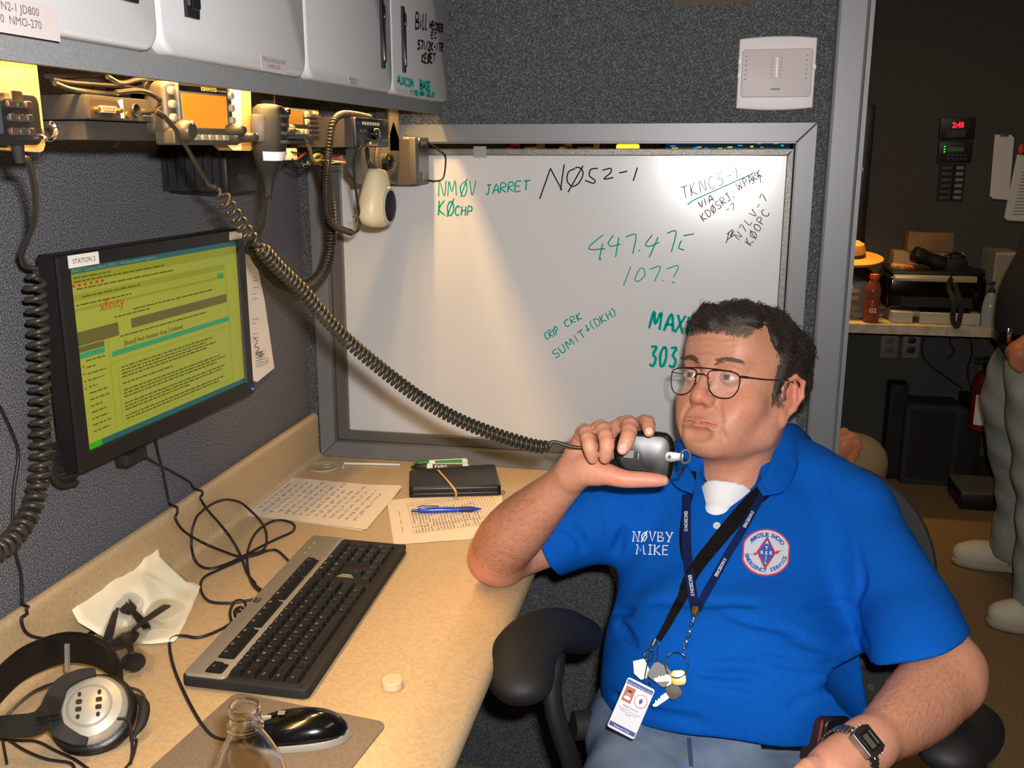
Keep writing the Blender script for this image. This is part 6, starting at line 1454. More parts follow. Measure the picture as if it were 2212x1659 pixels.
# hair: locks grown on the scalp
FH = Field()
HE(FH, (0, .014, .044), (.079, .100, .078), k=.02)
HE(FH, (0, .040, .0), (.076, .074, .070), k=.03)
for s_ in (-1, 1): HE(FH, (s_*.060, .030, .030), (.024, .060, .060), k=.02)
HE(FH, (0, -.056, .088), (.052, .034, .022), rot=(14, 0, 0), k=.02)
HE(FH, (-.020, -.072, .082), (.026, .018, .018), k=.016)
FH.plane(H(0, .02, -.040), HR @ Vector((0, -.35, -.95)), k=.01)
HE(FH, (0, -.105, -.004), (.110, .070, .070), op='s', k=.008)      # face
for s_ in (-1, 1):
    HE(FH, (s_*.066, -.066, .030), (.034, .040, .052), op='s', k=.012)   # temples
    HE(FH, (s_*.088, .012, -.022), (.034, .030, .038), op='s', k=.006)   # around ears
    HC(FH, (s_*.0715, -.012, .022), (s_*.0690, -.015, -.012), .0060, .0040, k=.006)     # sideburn
_rv = [(random.uniform(60, 130)*random.choice((-1, 1)), random.uniform(60, 130)*random.choice((-1, 1)), random.uniform(40, 100), random.uniform(0, 6)) for _ in range(7)]
def wav(X, Y, Z):
    d = 0
    for a, b, c, e in _rv: d = d+np.sin(a*X+b*Y+c*Z+e+2*np.sin(30*(X+Y)))
    return d*.0009-.0012
FH.warp(wav)
P, Q = FH.mesh(.0022); P, Q = keep_main(P, Q); hair = np_obj('hair', P, Q, HAIRM, man)
HB = bvh_of(hair); me = hair.data
mb = MB(); M = WM(hair); nv = len(me.vertices); random.seed(5)
for k in range(5200):
    v = me.vertices[random.randrange(nv)]; p = M @ v.co; n = (M.to_3x3() @ v.normal).normalized()
    l = (HR.transposed() @ (p-HO))/HS
    if n.dot(p-H(0, .01, .04)) < 0: continue
    top = max(0, min(1, (l.z-.05)/.04)); side = HR @ Vector((.55, .6, -.1)); back = HR @ Vector((0, .55, -.9)); 
    d = side*top+back*(1-top)+Vector((random.gauss(0, .35), random.gauss(0, .35), random.gauss(0, .35))); d = (d-n*d.dot(n)).normalized()
    L = random.uniform(.006, .014); curl = random.uniform(-.5, .5); sd = n.cross(d)
    hgt = .0018 if random.random() < .94 else .006
    pts = [p-n*.0004, p+d*L*.35+n*hgt*.8+sd*curl*L*.15, p+d*L*.7+n*hgt+sd*curl*L*.5, p+d*L+n*hgt*.5+sd*curl*L*.9]
    mb.strip(pts, n, [.0013, .0012, .0009, .0003], .0003)
o = obj('hair_strands', mb, HAIRM, hair, world=True); o['kind'] = 'stuff'
mb = MB()
for k in range(900):   # greying sideburns and fine hairline
    s_ = random.choice((-1, 1, 1)); o_ = H(s_*.12, random.uniform(-.026, -.004), random.uniform(-.03, .03)); h = BB.ray_cast(o_, (HR @ Vector((-s_, 0, 0))).normalized())
    if h[0] is None: continue
    n = h[1]; d = HR @ Vector((0, random.uniform(.0, .5), -1)); d = (d-n*d.dot(n)).normalized()*.008; p = h[0]
    mb.strip([p, p+d*.5+n*.001, p+d+n*.0008], n, [.0006, .0005, .0002], .0002)
for k in range(700):
    x = random.uniform(-.052, .052); zz = .066+random.uniform(-.004, .012)-abs(x)*.10; p, n = headcast(x, zz)
    if p is None: continue
    d = HR @ Vector((.5+random.gauss(0, .3), .3, .8)); d = (d-n*d.dot(n)).normalized()*.012
    mb.strip([p, p+d*.5+n*.0015, p+d+n*.0015], n, [.0008, .0006, .0003], .0002)
o = obj('fine_hair', mb, mat('fine_hair', sr(84, 70, 62), .6), man, world=True); o['kind'] = 'stuff'

# ---------------- shirt
SHIRTC = sr(0, 74, 165)
SHIRT = mat('blue_pique', SHIRTC, .85, noise=(900, sr(10, 92, 184), .35, .7, 2), bump=(1300, .28, .0006), spec=.12)
def torso_field(grow=0.0):
    F = Field()
    F.ell(at(1585, 1130, 1.60), (.195+grow, .125+grow, .155+grow), Tm, k=.03)
    F.ell(at(1585, 1250, 1.535), (.186+grow, .140+grow, .15+grow), Tm, k=.04)
    F.ell(at(1577, 1420, 1.455), (.184+grow, .165+grow, .145+grow), Tm, k=.05)
    F.ell(at(1580, 1500, 1.45), (.182+grow, .165+grow, .13+grow), Tm, k=.05)
    F.ell(at(1582, 1570, 1.47), (.180+grow, .170+grow, .10+grow), k=.05)
    F.cap(at(1520, 1040, 1.60), at(1330, 1110, 1.57), .050+grow, .062+grow, k=.04)
    F.cap(at(1690, 1015, 1.60), at(1830, 1098, 1.53), .060+grow, .064+grow, k=.04)
    F.ell(at(1625, 1060, 1.60), (.095, .075, .06), k=.04)
    return F
F = torso_field()
# sleeves
limb(F, [A_(1340, 1115, 1.57, 84), A_(1262, 1142, 1.565, 78), A_(1205, 1170, 1.555, 68), A_(1150, 1194, 1.55, 66)], k=.03)
limb(F, [A_(1840, 1115, 1.52, 84), A_(1905, 1222, 1.43, 92), A_(1962, 1335, 1.35, 101), A_(1990, 1400, 1.30, 110), A_(2000, 1450, 1.27, 112)], k=.04)
# cut sleeve ends
hemL = at(1985, 1394, 1.31); dL = (at(1985, 1394, 1.31)-at(1940, 1250, 1.41)).normalized()
# only locally: cutting spheres beyond the hems
def cutbox(F, c, n, r, k=.002):
    """remove everything within radius r of c on the far side of plane (c,n)"""
    c = V3(c); n = V3(n); n = n/np.linalg.norm(n)
    def fn(X, Y, Z):
        x, y, z = X-c[0], Y-c[1], Z-c[2]; pl = -(x*n[0]+y*n[1]+z*n[2]); rr = np.sqrt(x*x+y*y+z*z)-r; return np.maximum(pl, rr)
    return F._add(fn, c-r, c+r, 's', k)
nL = (RC @ Vector((.30, -.93, .18))).normalized()
cutbox(F, hemL, nL, .135)
hemR = at(1186, 1196, 1.553); nR = (RC @ Vector((-.86, -.42, -.10))).normalized()
cutbox(F, hemR, nR, .12)
# bottom hem
cutbox(F, at(1580, 1590, 1.33), Vector((0, -.45, -1)), .5)
# hollow out sleeve ends
sdL = (at(1990, 1400, 1.30)-at(1968, 1330, 1.35)).normalized(); F.cap(at(1988, 1396, 1.303)+sdL*.03, at(1988, 1396, 1.303)-sdL*.018, .0600, .056, op='s', k=.002)
sdR = (at(1160, 1194, 1.552)-at(1195, 1178, 1.555)).normalized()
# neck opening (V)
F.cap(H(0, .01, -.07), at(1625, 1090, 1.60), .058, .058, op='s', k=.004)
F.cap(at(1578, 1015, 1.50), at(1556, 1096, 1.455), .050, .006, op='s', k=.003)
# folds
def crease(pts, w=.004, k=.012, dpt=1.2):
    Q_ = []
    for (x, y) in pts:
        p, n = on(SB0, x, y, 0)
        if p is not None: Q_.append((p, n))
    if len(Q_) < 2: return
    P_ = smooth_path([q[0] for q in Q_], 6); N_ = smooth_path([q[1] for q in Q_], 6); m_ = len(P_)-1; r_ = .0065
    C_ = [p+n.normalized()*(r_+.0015-(w*.75+.0015)*math.sin(math.pi*i/m_)**.7) for i, (p, n) in enumerate(zip(P_, N_))]
    for a, b in zip(C_, C_[1:]): F.cap(a, b, r_, r_, op='s', k=.007)
P, Q = F.mesh(.010); me0 = (P, Q); SB0 = BVHTree.FromPolygons([Vector(p) for p in P], [tuple(map(int, q)) for q in Q])
for pts in ([(1325, 1298), (1400, 1302), (1500, 1300), (1600, 1302), (1640, 1308)], [(1330, 1318), (1370, 1322)], [(1560, 1320), (1620, 1345), (1700, 1360), (1745, 1385)], [(1505, 1440), (1600, 1436), (1660, 1444)], [(1500, 1470), (1570, 1478), (1640, 1484)],
            [(1841, 1310), (1800, 1300), (1740, 1312)], [(1841, 1300), (1850, 1350), (1878, 1400)], [(1835, 1450), (1780, 1490), (1700, 1530)], [(1290, 1245), (1330, 1200), (1350, 1140)], [(1215, 1130), (1250, 1160), (1262, 1190)], [(1330, 1340), (1380, 1400)], [(1700, 1380), (1790, 1400), (1838, 1380)], [(1850, 1180), (1862, 1250), (1845, 1300)], [(1320, 1500), (1420, 1540), (1520, 1560)], [(1840, 1420), (1760, 1440), (1640, 1420)]):
    crease(pts, .0048, .012)
F.warp(lambda X, Y, Z: .0016*np.sin(38*X+21*Z+3*np.sin(17*Y+9*Z))+.0011*np.sin(55*Z-33*X+2*np.sin(30*Y)))
P, Q = F.mesh(.0034); P, Q = keep_main(P, Q); P = relax(P, Q, 2, .5)
shirt = np_obj('shirt', P, Q, SHIRT, man); SB = bvh_of(shirt)
# undershirt in the V
F = Field(); F.cap(at(1578, 1035, 1.525), at(1552, 1108, 1.475), .054, .024, k=.02); F.cap(H(0, .01, -.115), at(1625, 1100, 1.60), .068, .07, k=.02)
F.cap(H(0, .01, -.04), H(0, .0, -.118)+Vector((0, -.006, 0)), .085, .074, op='s', k=.004); F.ell(at(1585, 995, 1.50), (.060, .07, .034), Tm, op='s', k=.006)
P, Q = F.mesh(.0035); P, Q = keep_main(P, Q); obj_us = np_obj('undershirt', P, Q, mat('white_cotton', sr(226, 226, 230), .85, bump=(700, .2, .0005)), man)
# collar: two leaves built as thick sheets
def leaf(rows, th=.0035, name='collar', m=SHIRT, parent=None):
    """grid of 3D points rows x cols -> solid sheet"""
    R0 = [smooth_path(r, 6) for r in rows]; n_ = min(len(r) for r in R0); R0 = [r[:n_] for r in R0]
    cols = [smooth_path([r[i] for r in R0], 5) for i in range(n_)]; m_ = len(cols[0]); mb = MB()
    vs = [p for c in cols for p in c]; fs = [(i*m_+j, i*m_+j+1, (i+1)*m_+j+1, (i+1)*m_+j) for i in range(n_-1) for j in range(m_-1)]; mb.add(vs, fs)
    o = obj(name, mb, m, parent or man, world=True, angle=180); md = o.modifiers.new('t', 'SOLIDIFY'); md.thickness = th; md.offset = 0; return o
# left leaf (viewer right): stands round the neck then folds down toward the V
leaf([[at(1748, 945, 1.66), at(1718, 918, 1.60), at(1692, 922, 1.555), at(1674, 970, 1.515), at(1656, 1015, 1.485), at(1636, 1052, 1.465)],
      [at(1756, 960, 1.655), at(1734, 940, 1.590), at(1710, 950, 1.540), at(1694, 1000, 1.500), at(1672, 1040, 1.468), at(1642, 1062, 1.455)],
      [at(1766, 985, 1.65), at(1752, 975, 1.585), at(1728, 985, 1.530), at(1716, 1028, 1.490), at(1692, 1062, 1.458), at(1648, 1070, 1.446)]])
leaf([[at(1462, 965, 1.57), at(1472, 985, 1.535), at(1490, 1015, 1.502), at(1504, 1045, 1.480)],
      [at(1450, 972, 1.56), at(1458, 998, 1.525), at(1476, 1030, 1.490), at(1500, 1056, 1.468)],
      [at(1438, 985, 1.55), at(1444, 1025, 1.508), at(1462, 1052, 1.478), at(1496, 1066, 1.458)]])
# placket line and button
p, n = on(SB, 1549, 1137, .0012); MBt = Matrix.Translation(p) @ n.to_track_quat('Z', 'Y').to_matrix().to_4x4()
mb = MB(); mb.lathe([(0, .0008), (.0035, .0008), (.0045, .002), (.0055, .0018), (.0057, .0005), (.0055, -.0005)], MBt, 24); bt_ = obj('button', mb, mat('button_pearl', sr(200, 206, 200), .3), shirt, world=True, angle=30)
for a in range(4):
    mb = MB(); mb.cyl(MBt @ Vector((.0012*(1 if a % 2 else -1), .0012*(1 if a > 1 else -1), .0008)), MBt @ Vector((.0012*(1 if a % 2 else -1), .0012*(1 if a > 1 else -1), .0013)), .0005, seg=6); obj('thread_hole', mb, INKK, bt_, world=True)
def drape_mesh(mb, off=.0008):
    """press a flat mesh (world coords) on the shirt along the view-facing normal"""
    out = []
    for v in mb.v:
        v = Vector(v); d = (v-CAM).normalized(); h = SB.ray_cast(CAM, d)
        out.append(h[0]+(h[1] if h[1].dot(d) < 0 else -h[1])*off if h[0] is not None else v)
    mb.v = [tuple(p) for p in out]; return mb
def seam(pts, name, m, w, off=.0010, parent=shirt, th=.0006, step=None):
    P = []; N_ = []
    for q in smooth_path([Vector((a, b, 0)) for a, b in pts], 10) if len(pts) > 2 else [Vector((pts[0][0]+(pts[1][0]-pts[0][0])*k/12, pts[0][1]+(pts[1][1]-pts[0][1])*k/12, 0)) for k in range(13)]:
        p, n = on(SB, q.x, q.y, off)
        if p is not None: P.append(p); N_.append(n)
    mb = MB(); mb.strip(P, N_, w, th); return obj(name, mb, m, parent, world=True)
SEAMM = mat('blue_seam', sr(0, 66, 150), .9)
seam([(1768, 1000), (1800, 1080), (1838, 1180), (1846, 1250), (1842, 1306)], 'shoulder_seam', SEAMM, .0012); seam([(1290, 1062), (1306, 1130), (1300, 1190), (1286, 1240)], 'shoulder_seam', SEAMM, .0012)
seam([(1556, 1112), (1548, 1160), (1545, 1215)], 'placket_seam', SEAMM, .0010)
# embroidery
EMB = mat('white_thread', sr(222, 224, 230), .7)
def flat_text(rows, px, py, size, ang=0, m=EMB, name='embroidered_name', sx=1.0, bold=.0004, lsp=1.25, parent=shirt):
    c, n = on(SB, px, py, 0); zz = RC @ Vector((0, 0, 1)); xx = (RC @ Matrix.Rotation(math.radians(ang), 3, 'Z')) @ Vector((1, 0, 0)); M = frameM(c, xx, RC @ Matrix.Rotation(math.radians(ang), 3, 'Z') @ Vector((0, 1, 0)))
    mb = MB()
    for i, r in enumerate(rows): mtext(mb, r, size, M @ Matrix.Translation((0, -i*size*lsp, 0)), 'CENTER', sx, bold)
    drape_mesh(mb, .0012); return obj(name, mb, m, parent, world=True, smooth=False)
def serif_text(px, py, size, words_, ang=3):
    c, n = on(SB, px, py, 0); X = RC @ Matrix.Rotation(math.radians(-ang), 3, 'Z') @ Vector((1, 0, 0)); Yv = RC @ Matrix.Rotation(math.radians(-ang), 3, 'Z') @ Vector((0, 1, 0)); mb = MB()
    SER = {'N': 'lr', 'Ø': '', 'V': 't', 'B': 'l', 'Y': 't', 'M': 'lr', 'I': 'lr', 'K': 'lr', 'E': 'l'}
    for r, wd in enumerate(words_):
        x = 0; W_ = sum(WID.get(ch, .65)+.26 for ch in wd)
        for ch in wd:
            segs = [list(pl) for pl in G[ch]]; w = WID.get(ch, .65)
            if ch == 'I': segs = [[(.2, 1), (.2, 0)], [(0, 1), (.4, 1)], [(0, 0), (.4, 0)]]; w = .4
            if ch in 'NMK': segs += [[(-.08, 0), (.12, 0)], [(w-.2, 0), (w+.04, 0)]] + [[(-.1, 1), (.1, 1)]]
            if ch in 'VY': segs += [[(-.1, 1), (.1, 1)], [(.5, 1), (.72, 1)]]
            if ch in 'N': segs += [[(.5, 1), (.78, 1)]]
            if ch == 'Y': segs += [[(.1, 0), (.35, 0)]]
            for pl in segs:
                pts = [c+X*(x+p[0]-W_/2)*size+Yv*(p[1]*size-r*size*1.42) for p in pl]
                if len(pts) == 2: pts = [pts[0].lerp(pts[1], k/4) for k in range(5)]
                mb.strip(pts, -ray(px, py), size*.13, .0004)
            x += w+.26
    drape_mesh(mb, .0014); return obj('embroidered_name', mb, EMB, shirt, world=True)
serif_text(1413, 1170, .0140, ['NØVBY', 'MIKE'], 2)
# round ARES patch
pc, pn_ = on(SB, 1654, 1195, 0); PX = RC @ Matrix.Rotation(math.radians(-4), 3, 'Z') @ Vector((1, 0, 0)); PY = RC @ Matrix.Rotation(math.radians(-4), 3, 'Z') @ Vector((0, 1, 0))
kP = 1.47/FPX
def pp(x, y): return pc+(PX*x-PY*y)*kP
def patch_disc(rx, ry, name, m, off, parent, sq=.0):
    mb = MB(); n_ = 48; vs = [pp(0, 0)]
    for rr in (.35, .7, 1.0):
        for k in range(n_):
            a = 2*math.pi*k/n_; cx_ = max(-.93, min(.93, math.cos(a)*1.0)); vs.append(pp(cx_*rx*rr, math.sin(a)*ry*rr))
    fs = [(0, 1+k, 1+(k+1) % n_) for k in range(n_)]
    for r_ in range(2): fs += [(1+r_*n_+k, 1+r_*n_+(k+1) % n_, 1+(r_+1)*n_+(k+1) % n_, 1+(r_+1)*n_+k) for k in range(n_)]
    mb.add(vs, fs); drape_mesh(mb, off); return obj(name, mb, m, parent, world=True)
RED = mat('red_thread', sr(200, 40, 60), .7); BLUT = mat('blue_thread', sr(50, 80, 160), .7)
pt_ = patch_disc(52, 49, 'patch', RED, .0014, shirt); pt_['label'] = 'white and red round embroidered radio service patch'
patch_disc(48.5, 46, 'field', mat('patch_silver', sr(190, 194, 206), .6, bump=(1500, .5, .0006)), .0020, pt_)
def poly_on(pts, name, m, off, parent):
    mb = MB(); mb.add([pp(*p) for p in pts], [tuple(range(len(pts)))]); drape_mesh(mb, off); return obj(name, mb, m, parent, world=True, smooth=False)
poly_on([(0, -34), (20, 0), (0, 36), (-20, 0)], 'diamond_border', RED, .0026, pt_); poly_on([(0, -29), (16.5, 0), (0, 31), (-16.5, 0)], 'diamond', BLUT, .0031, pt_)
poly_on([(-34, 8), (-24, 5), (-25, 2), (-17, 2), (-22, 9), (-23, 7)], 'lightning_bolt', RED, .0030, pt_); poly_on([(34, -8), (24, -2), (26, 1), (17, 2), (20, -5), (24, -5)], 'lightning_bolt', RED, .0030, pt_)
mb = MB()
def ptxt(ch, x, y, sz, ang=0, mbx=None, bold=.0002):
    Mx = frameM(pp(x, y), PX*math.cos(ang)-PY*math.sin(ang), PX*math.sin(ang)+PY*math.cos(ang)); mtext(mbx, ch, sz*kP, Mx @ Matrix.Translation((0, -sz*kP*.34, 0)), 'CENTER', 1, bold)
for ch, x, y in (('A', 0, -20), ('Y', 0, -9), ('R', -9, 1), ('R', 9, 1), ('E', 0, 2), ('L', 0, 21), ('I', 0, 12)): ptxt(ch, x, y, 10, 0, mb, .0001)
drape_mesh(mb, .0036); obj('diamond_letters', mb, EMB, pt_, world=True, smooth=False)
for txt, r, a0, a1, top in (('AMATEUR RADIO', 36.5, 218, 322, True), ('EMERGENCY SERVICE', 37, 168, 12, False)):
    mb = MB()
    for i, ch in enumerate(txt):
        a = math.radians(a0+(a1-a0)*i/(len(txt)-1)); x, y = 43.0/40*r*math.cos(a), r*math.sin(a)*1.0
        if ch != ' ': ptxt(ch, x, y, 12.0 if top else 11.0, (a+math.pi/2) if top else (a-math.pi/2), mb, .0003)
    drape_mesh(mb, .0026); obj('circular_lettering', mb, BLUT, pt_, world=True, smooth=False)

# ---------------- jeans, legs, shoes, belt
DENIM = mat('faded_denim', sr(84, 102, 128), .9, noise=(14, sr(124, 138, 156), .35, .7, 6), bump=(900, .4, .0008), spec=.1)
F = Field(); hipc = at(1580, 1560, 1.52)
kR, kL = Vector((.735, -1.06, .515)), Vector((1.06, -1.12, .515)); hR_, hL_ = Vector((.80, -.70, .520)), Vector((.95, -.70, .520))
F.ell(Vector((.875, -.60, .545)), (.185, .16, .105), k=.04)
F.cap(hR_, kR, .098, .076, k=.03); F.cap(hL_, kL, .098, .076, k=.03)
aR, aL = Vector((.73, -1.12, .10)), Vector((1.10, -1.18, .10)); F.cap(kR, aR, .072, .056, k=.03); F.cap(kL, aL, .072, .056, k=.03)
F.warp(lambda X, Y, Z: .002*np.sin(42*X+30*Y+2*np.sin(25*Z))+.0015*np.sin(60*Y-44*X+20*Z))
P, Q = F.mesh(.006); P, Q = keep_main(P, Q); jeans = np_obj('jeans', P, Q, DENIM, man); JB = bvh_of(jeans)
for a, nm in ((aR, 'shoe'), (aL, 'shoe')):
    F = Field(); F.ell(a+Vector((0, -.06, -.055)), (.048, .13, .042), k=.02); F.ell(a+Vector((0, .01, -.035)), (.042, .06, .05), k=.03); F.plane((0, 0, .004), (0, 0, -1)); P, Q = F.mesh(.006); np_obj('shoe', P, Q, BLKL, man)
def on_many(bvhs, px, py, off=.001):
    best = None
    for b in bvhs:
        h = b.ray_cast(CAM, ray(px, py).normalized())
        if h[0] is not None and (best is None or h[3] < best[3]): best = h
    if best is None: return None, None
    n = best[1] if best[1].dot(ray(px, py)) < 0 else -best[1]; return best[0]+n*off, n
# fly seam and belt
def seam2(pts, name, m, w, off, bv, parent, th=.0006):
    P = []; N_ = []
    for q in smooth_path([Vector((a, b, 0)) for a, b in pts], 8):
        p, n = on_many(bv, q.x, q.y, off)
        if p is not None: P.append(p); N_.append(n)
    if len(P) > 1: mb = MB(); mb.strip(P, N_, w, th); return obj(name, mb, m, parent, world=True)
STC = mat('denim_stitch', sr(150, 120, 60), .8); seam2([(1488, 1595), (1490, 1625), (1492, 1656)], 'fly_seam', mat('dark_denim', sr(50, 66, 100), .9), .006, .001, [JB], jeans); seam2([(1472, 1628), (1482, 1628)], 'bar_tack', STC, .0016, .0025, [JB], jeans)
# ================================================================ things the operator wears and holds
# ---- glasses
gl = thing('eyeglasses', 'thin brown metal eyeglasses with squarish lenses worn by the seated man', 'glasses', H(0, -.095, 0))
GLM = mat('bronze_wire', sr(84, 62, 54), .28, .85); LENS = mat('lens', (1, 1, 1), .02, alpha=.07)
def GP(x, z, y=None):
    yy = -.104+.9*x*x*2.4 if y is None else y
    return H(x, yy, z)
tilt = 0.0
for s_ in (-1, 1):
    cx_, cz_ = s_*.0335, -.0105; out = []
    shp = [(-.0235, .014), (-.012, .0185), (.008, .0185), (.022, .0150), (.0255, .006), (.0235, -.008), (.0150, -.0185), (.0, -.0205), (-.0125, -.0165), (-.0205, -.006)]
    pts = smooth_path([Vector((x, z, 0)) for x, z in shp], 5, closed=True); W3 = [GP(cx_+s_*p.x, cz_+p.y) for p in pts]
    mb = MB(); mb.tube(W3, .00095, 7, closed=True); obj('rim', mb, GLM, gl, world=True)
    mb = MB(); c = sum(W3, Vector())/len(W3); nn_ = len(W3); nrm_ = (HR @ Vector((0, -1, 0))); mb.add([tuple(c)]+[tuple(p) for p in W3], [(0, 1+i, 1+(i+1) % nn_) for i in range(nn_)]); obj('lens', mb, LENS, gl, world=True)
    hx = s_*.0600
    mb = MB(); mb.tube(smooth_path([GP(cx_+s_*.0245, .001), H(hx, -.094, .002), H(s_*.0655, -.086, .002)], 4), .0016, 8); obj('hinge', mb, GLM, gl, world=True)
    mb = MB(); mb.tube(smooth_path([H(s_*.0655, -.086, .002), H(s_*.0740, -.050, .003), H(s_*.0800, -.010, .006), H(s_*.082, .012, .004), H(s_*.080, .028, -.018)], 6), [.0011]*13+[.0017]*12, 8, flat=1.0); obj('temple', mb, mat('dark_temple', sr(40, 34, 34), .35), gl, world=True)
    mb = MB(); q = H(s_*.0125, -.100, -.012); mb.ball(q, (.0012, .0030, .0042), 10, 8); obj('nose_pad', mb, GLM, gl, world=True)
mb = MB(); mb.tube([GP(-.046+.0102*k, .0080+.0022*math.sin(k/9*math.pi)) for k in range(10)], .0010, 7); obj('brow_bar', mb, GLM, gl, world=True)
mb = MB(); mb.tube(smooth_path([GP(-.0128, -.004), H(-.006, -.108, .0005), H(.006, -.108, .0005), GP(.0128, -.004)], 5), .0011, 7); obj('bridge', mb, GLM, gl, world=True)
# ---- the black hand microphone
mk = thing('hand_microphone', 'glossy black hand microphone with metal clip button held by the seated man', 'microphone', at(1390, 1030, 1.26))
MKM = Matrix.Translation(at(1392, 985, 1.262)) @ (RC @ Matrix.Rotation(math.radians(-4), 3, 'Z') @ Matrix.Rotation(math.radians(-8), 3, 'Y')).to_4x4()
kM = 1.25/FPX
sh = [(-66, 20), (-64, 38), (-52, 50), (-20, 53), (30, 55), (50, 50), (62, 34), (66, 8), (64, -28), (58, -50), (40, -60), (22, -55), (10, -45), (-30, -42), (-52, -34), (-64, -12)]
sp_ = smooth_path([Vector((x*kM, y*kM, 0)) for x, y in sh], 4, closed=True); pts = [(p.x, p.y) for p in sp_]
mb = MB(); mb.prism(pts, -.022, .000, MKM, .008); obj('front_shell', mb, mat('black_satin', sr(16, 15, 15), .34, coat=.15), mk, world=True, angle=70)
MKB = MKM @ Matrix.Translation((0, 0, -.022)) @ Matrix.Rotation(math.pi, 4, 'Y')
mb = MB(); mb.prism([(-x, y) for x, y in pts][::-1], 0, .008, MKB, .006); obj('rear_shell', mb, BLK, mk, world=True, angle=70)
mb = MB(); mb.prism(rrect(.013*1.0, .010, .001, 2, -.0205, .001), -.0002, .0006, MKM); obj('printed_label', mb, mat('label_outline', sr(60, 60, 62), .4), mk, world=True)
mb = MB(); mb.prism(rrect(.005, .013, .002, 3, -.008, -.002), -.0002, .0010, MKM, .0006); obj('slot', mb, BLK, mk, world=True)
mb = MB(); mb.prism([(.028, .0075), (.034, .0085), (.050, .007), (.050, -.001), (.034, -.0055), (.028, -.004), (.0255, .002)], .0, .0016, MKM, .0006); mp = obj('clip_plate', mb, mat('worn_steel', sr(120, 118, 114), .45, .8), mk, world=True)
mb = MB(); mb.tube([MKM @ Vector((.0525+.0062*math.cos(a), .0035+.0085*math.sin(a), .001)) for a in [k/24*2*math.pi for k in range(24)]], .0014, 8, closed=True); obj('clip_ring', mb, mat('worn_steel', sr(120, 118, 114), .45, .8), mk, world=True)
mb = MB(); mb.ball(MKM @ Vector((.032, .0015, .0018)), .0022, 12, 8); obj('rivet', mb, CHROME, mk, world=True)
mb = MB(); mb.tube(smooth_path([MKM @ Vector((.044, -.004, -.004)), MKM @ Vector((.0505, -.012, -.006)), MKM @ Vector((.049, -.020, -.008)), MKM @ Vector((.042, -.020, -.010))], 5), .0013, 7); obj('wire_loop', mb, BLK, mk, world=True)
P1 = MKM @ Vector((-66*kM, 8*kM, -.012))
cord_pts = [at(1188, 968, 1.262), at(1150, 962, 1.262), at(1100, 948, 1.262), at(1050, 931, 1.262), at(1000, 911, 1.260), at(950, 886, 1.257), at(900, 855, 1.250), at(850, 818, 1.243), at(800, 778, 1.235), at(750, 735, 1.225), at(700, 684, 1.21), at(650, 625, 1.19), at(600, 577, 1.165), at(560, 530, 1.14)]
mb = MB(); mb.tube(smooth_path([P1, at(1300, 978, 1.262), at(1270, 969, 1.262), at(1235, 965, 1.262), at(1205, 956, 1.262), at(1192, 955, 1.262), at(1188, 962, 1.262)], 8), .0023, 8)
mb.tube(coil_path(cord_pts, .0072, .0066, 12), .0025, 7)
mb.tube(coil_path([at(560, 530, 1.14), at(540, 512, 1.13), at(515, 475, 1.11), at(490, 440, 1.09), at(468, 408, 1.075)], .0070, .0125, 14), .0024, 7)
mb.tube(smooth_path([at(466, 406, 1.075), at(452, 400, 1.07), at(445, 388, 1.065), at(430, 365, 1.05), at(410, 330, 1.03), at(385, 288, 1.01), at(365, 262, .995), at(350, 247, .985), at(338, 240, .98)], 8), .0024, 8)
obj('coiled_cord', mb, YCB, mk, world=True, angle=80)
# ---- lanyards
def pathon(pts, off, bv=None, n=8):
    P = []; N_ = []
    for q in smooth_path([Vector((a, b, 0)) for a, b in pts], n):
        p, nn = on_many(bv or [SB, BB], q.x, q.y, off)
        if p is not None: P.append(p); N_.append(nn)
    # smooth
    for _ in range(4): P = [P[0]]+[(P[i-1]+P[i]*2+P[i+1])/4 for i in range(1, len(P)-1)]+[P[-1]]
    return P, N_
NAVY = mat('navy_ribbon', sr(18, 30, 74), .8, spec=.12, bump=(1500, .2, .0003)); BLR = mat('black_ribbon', sr(16, 15, 15), .75, spec=.12, bump=(70, .8, .003)); LTX = mat('ribbon_print', sr(200, 204, 216), .6)
ln = thing('lanyard', 'navy blue printed lanyard with a key ring round the seated man\'s neck', 'lanyard', on(SB, 1500, 1360, .01)[0])
VIEWN = lambda px, py: -ray(px, py).normalized()
def ribbon(pts, w, off, m, name, parent, th=.0009, n=8):
    P, N_ = pathon(pts, off, n=n); Nv = [(a+VIEWN(*pts[len(pts)//2])*1.5).normalized() for a in N_]; mb = MB(); mb.strip(P, Nv, w, th); return obj(name, mb, m, parent, world=True, angle=60), P, Nv
o1, Pa, Na = ribbon([(1486, 1072), (1485, 1120), (1486, 1180), (1491, 1240), (1498, 1290), (1505, 1325)], .0135, .0050, NAVY, 'strap', ln)
o2, Pb, Nb_ = ribbon([(1650, 1062), (1625, 1110), (1597, 1160), (1570, 1205), (1540, 1260), (1518, 1300), (1507, 1325)], .0110, .0050, NAVY, 'strap', ln)
def ribtext(P, N_, f0, txt, size, m, parent, flip=False, al='CENTER'):
    L = [0]; 
    for a, b in zip(P[:-1], P[1:]): L.append(L[-1]+(b-a).length)
    s0 = f0*L[-1]; i = max(1, min(len(P)-2, next((k for k, l in enumerate(L) if l >= s0), len(P)-2))); t = (P[i+1]-P[i-1]).normalized(); n = N_[i].normalized(); 
    if flip: t = -t
    M = frameM(P[i]+n*.0016, t, n.cross(t)); mb = MB(); mtext(mb, txt, size, M @ Matrix.Translation((0, -size*.35, 0)), al, 1, .0002)
    for k in range(3): mb.box((size*2.75, -size*.28+k*size*.28, 0), (size*.5, size*.13, .0002), M @ Matrix.Identity(4)) if al == 'CENTER' else None
    return obj('lettering', mb, m, parent, world=True, smooth=False)
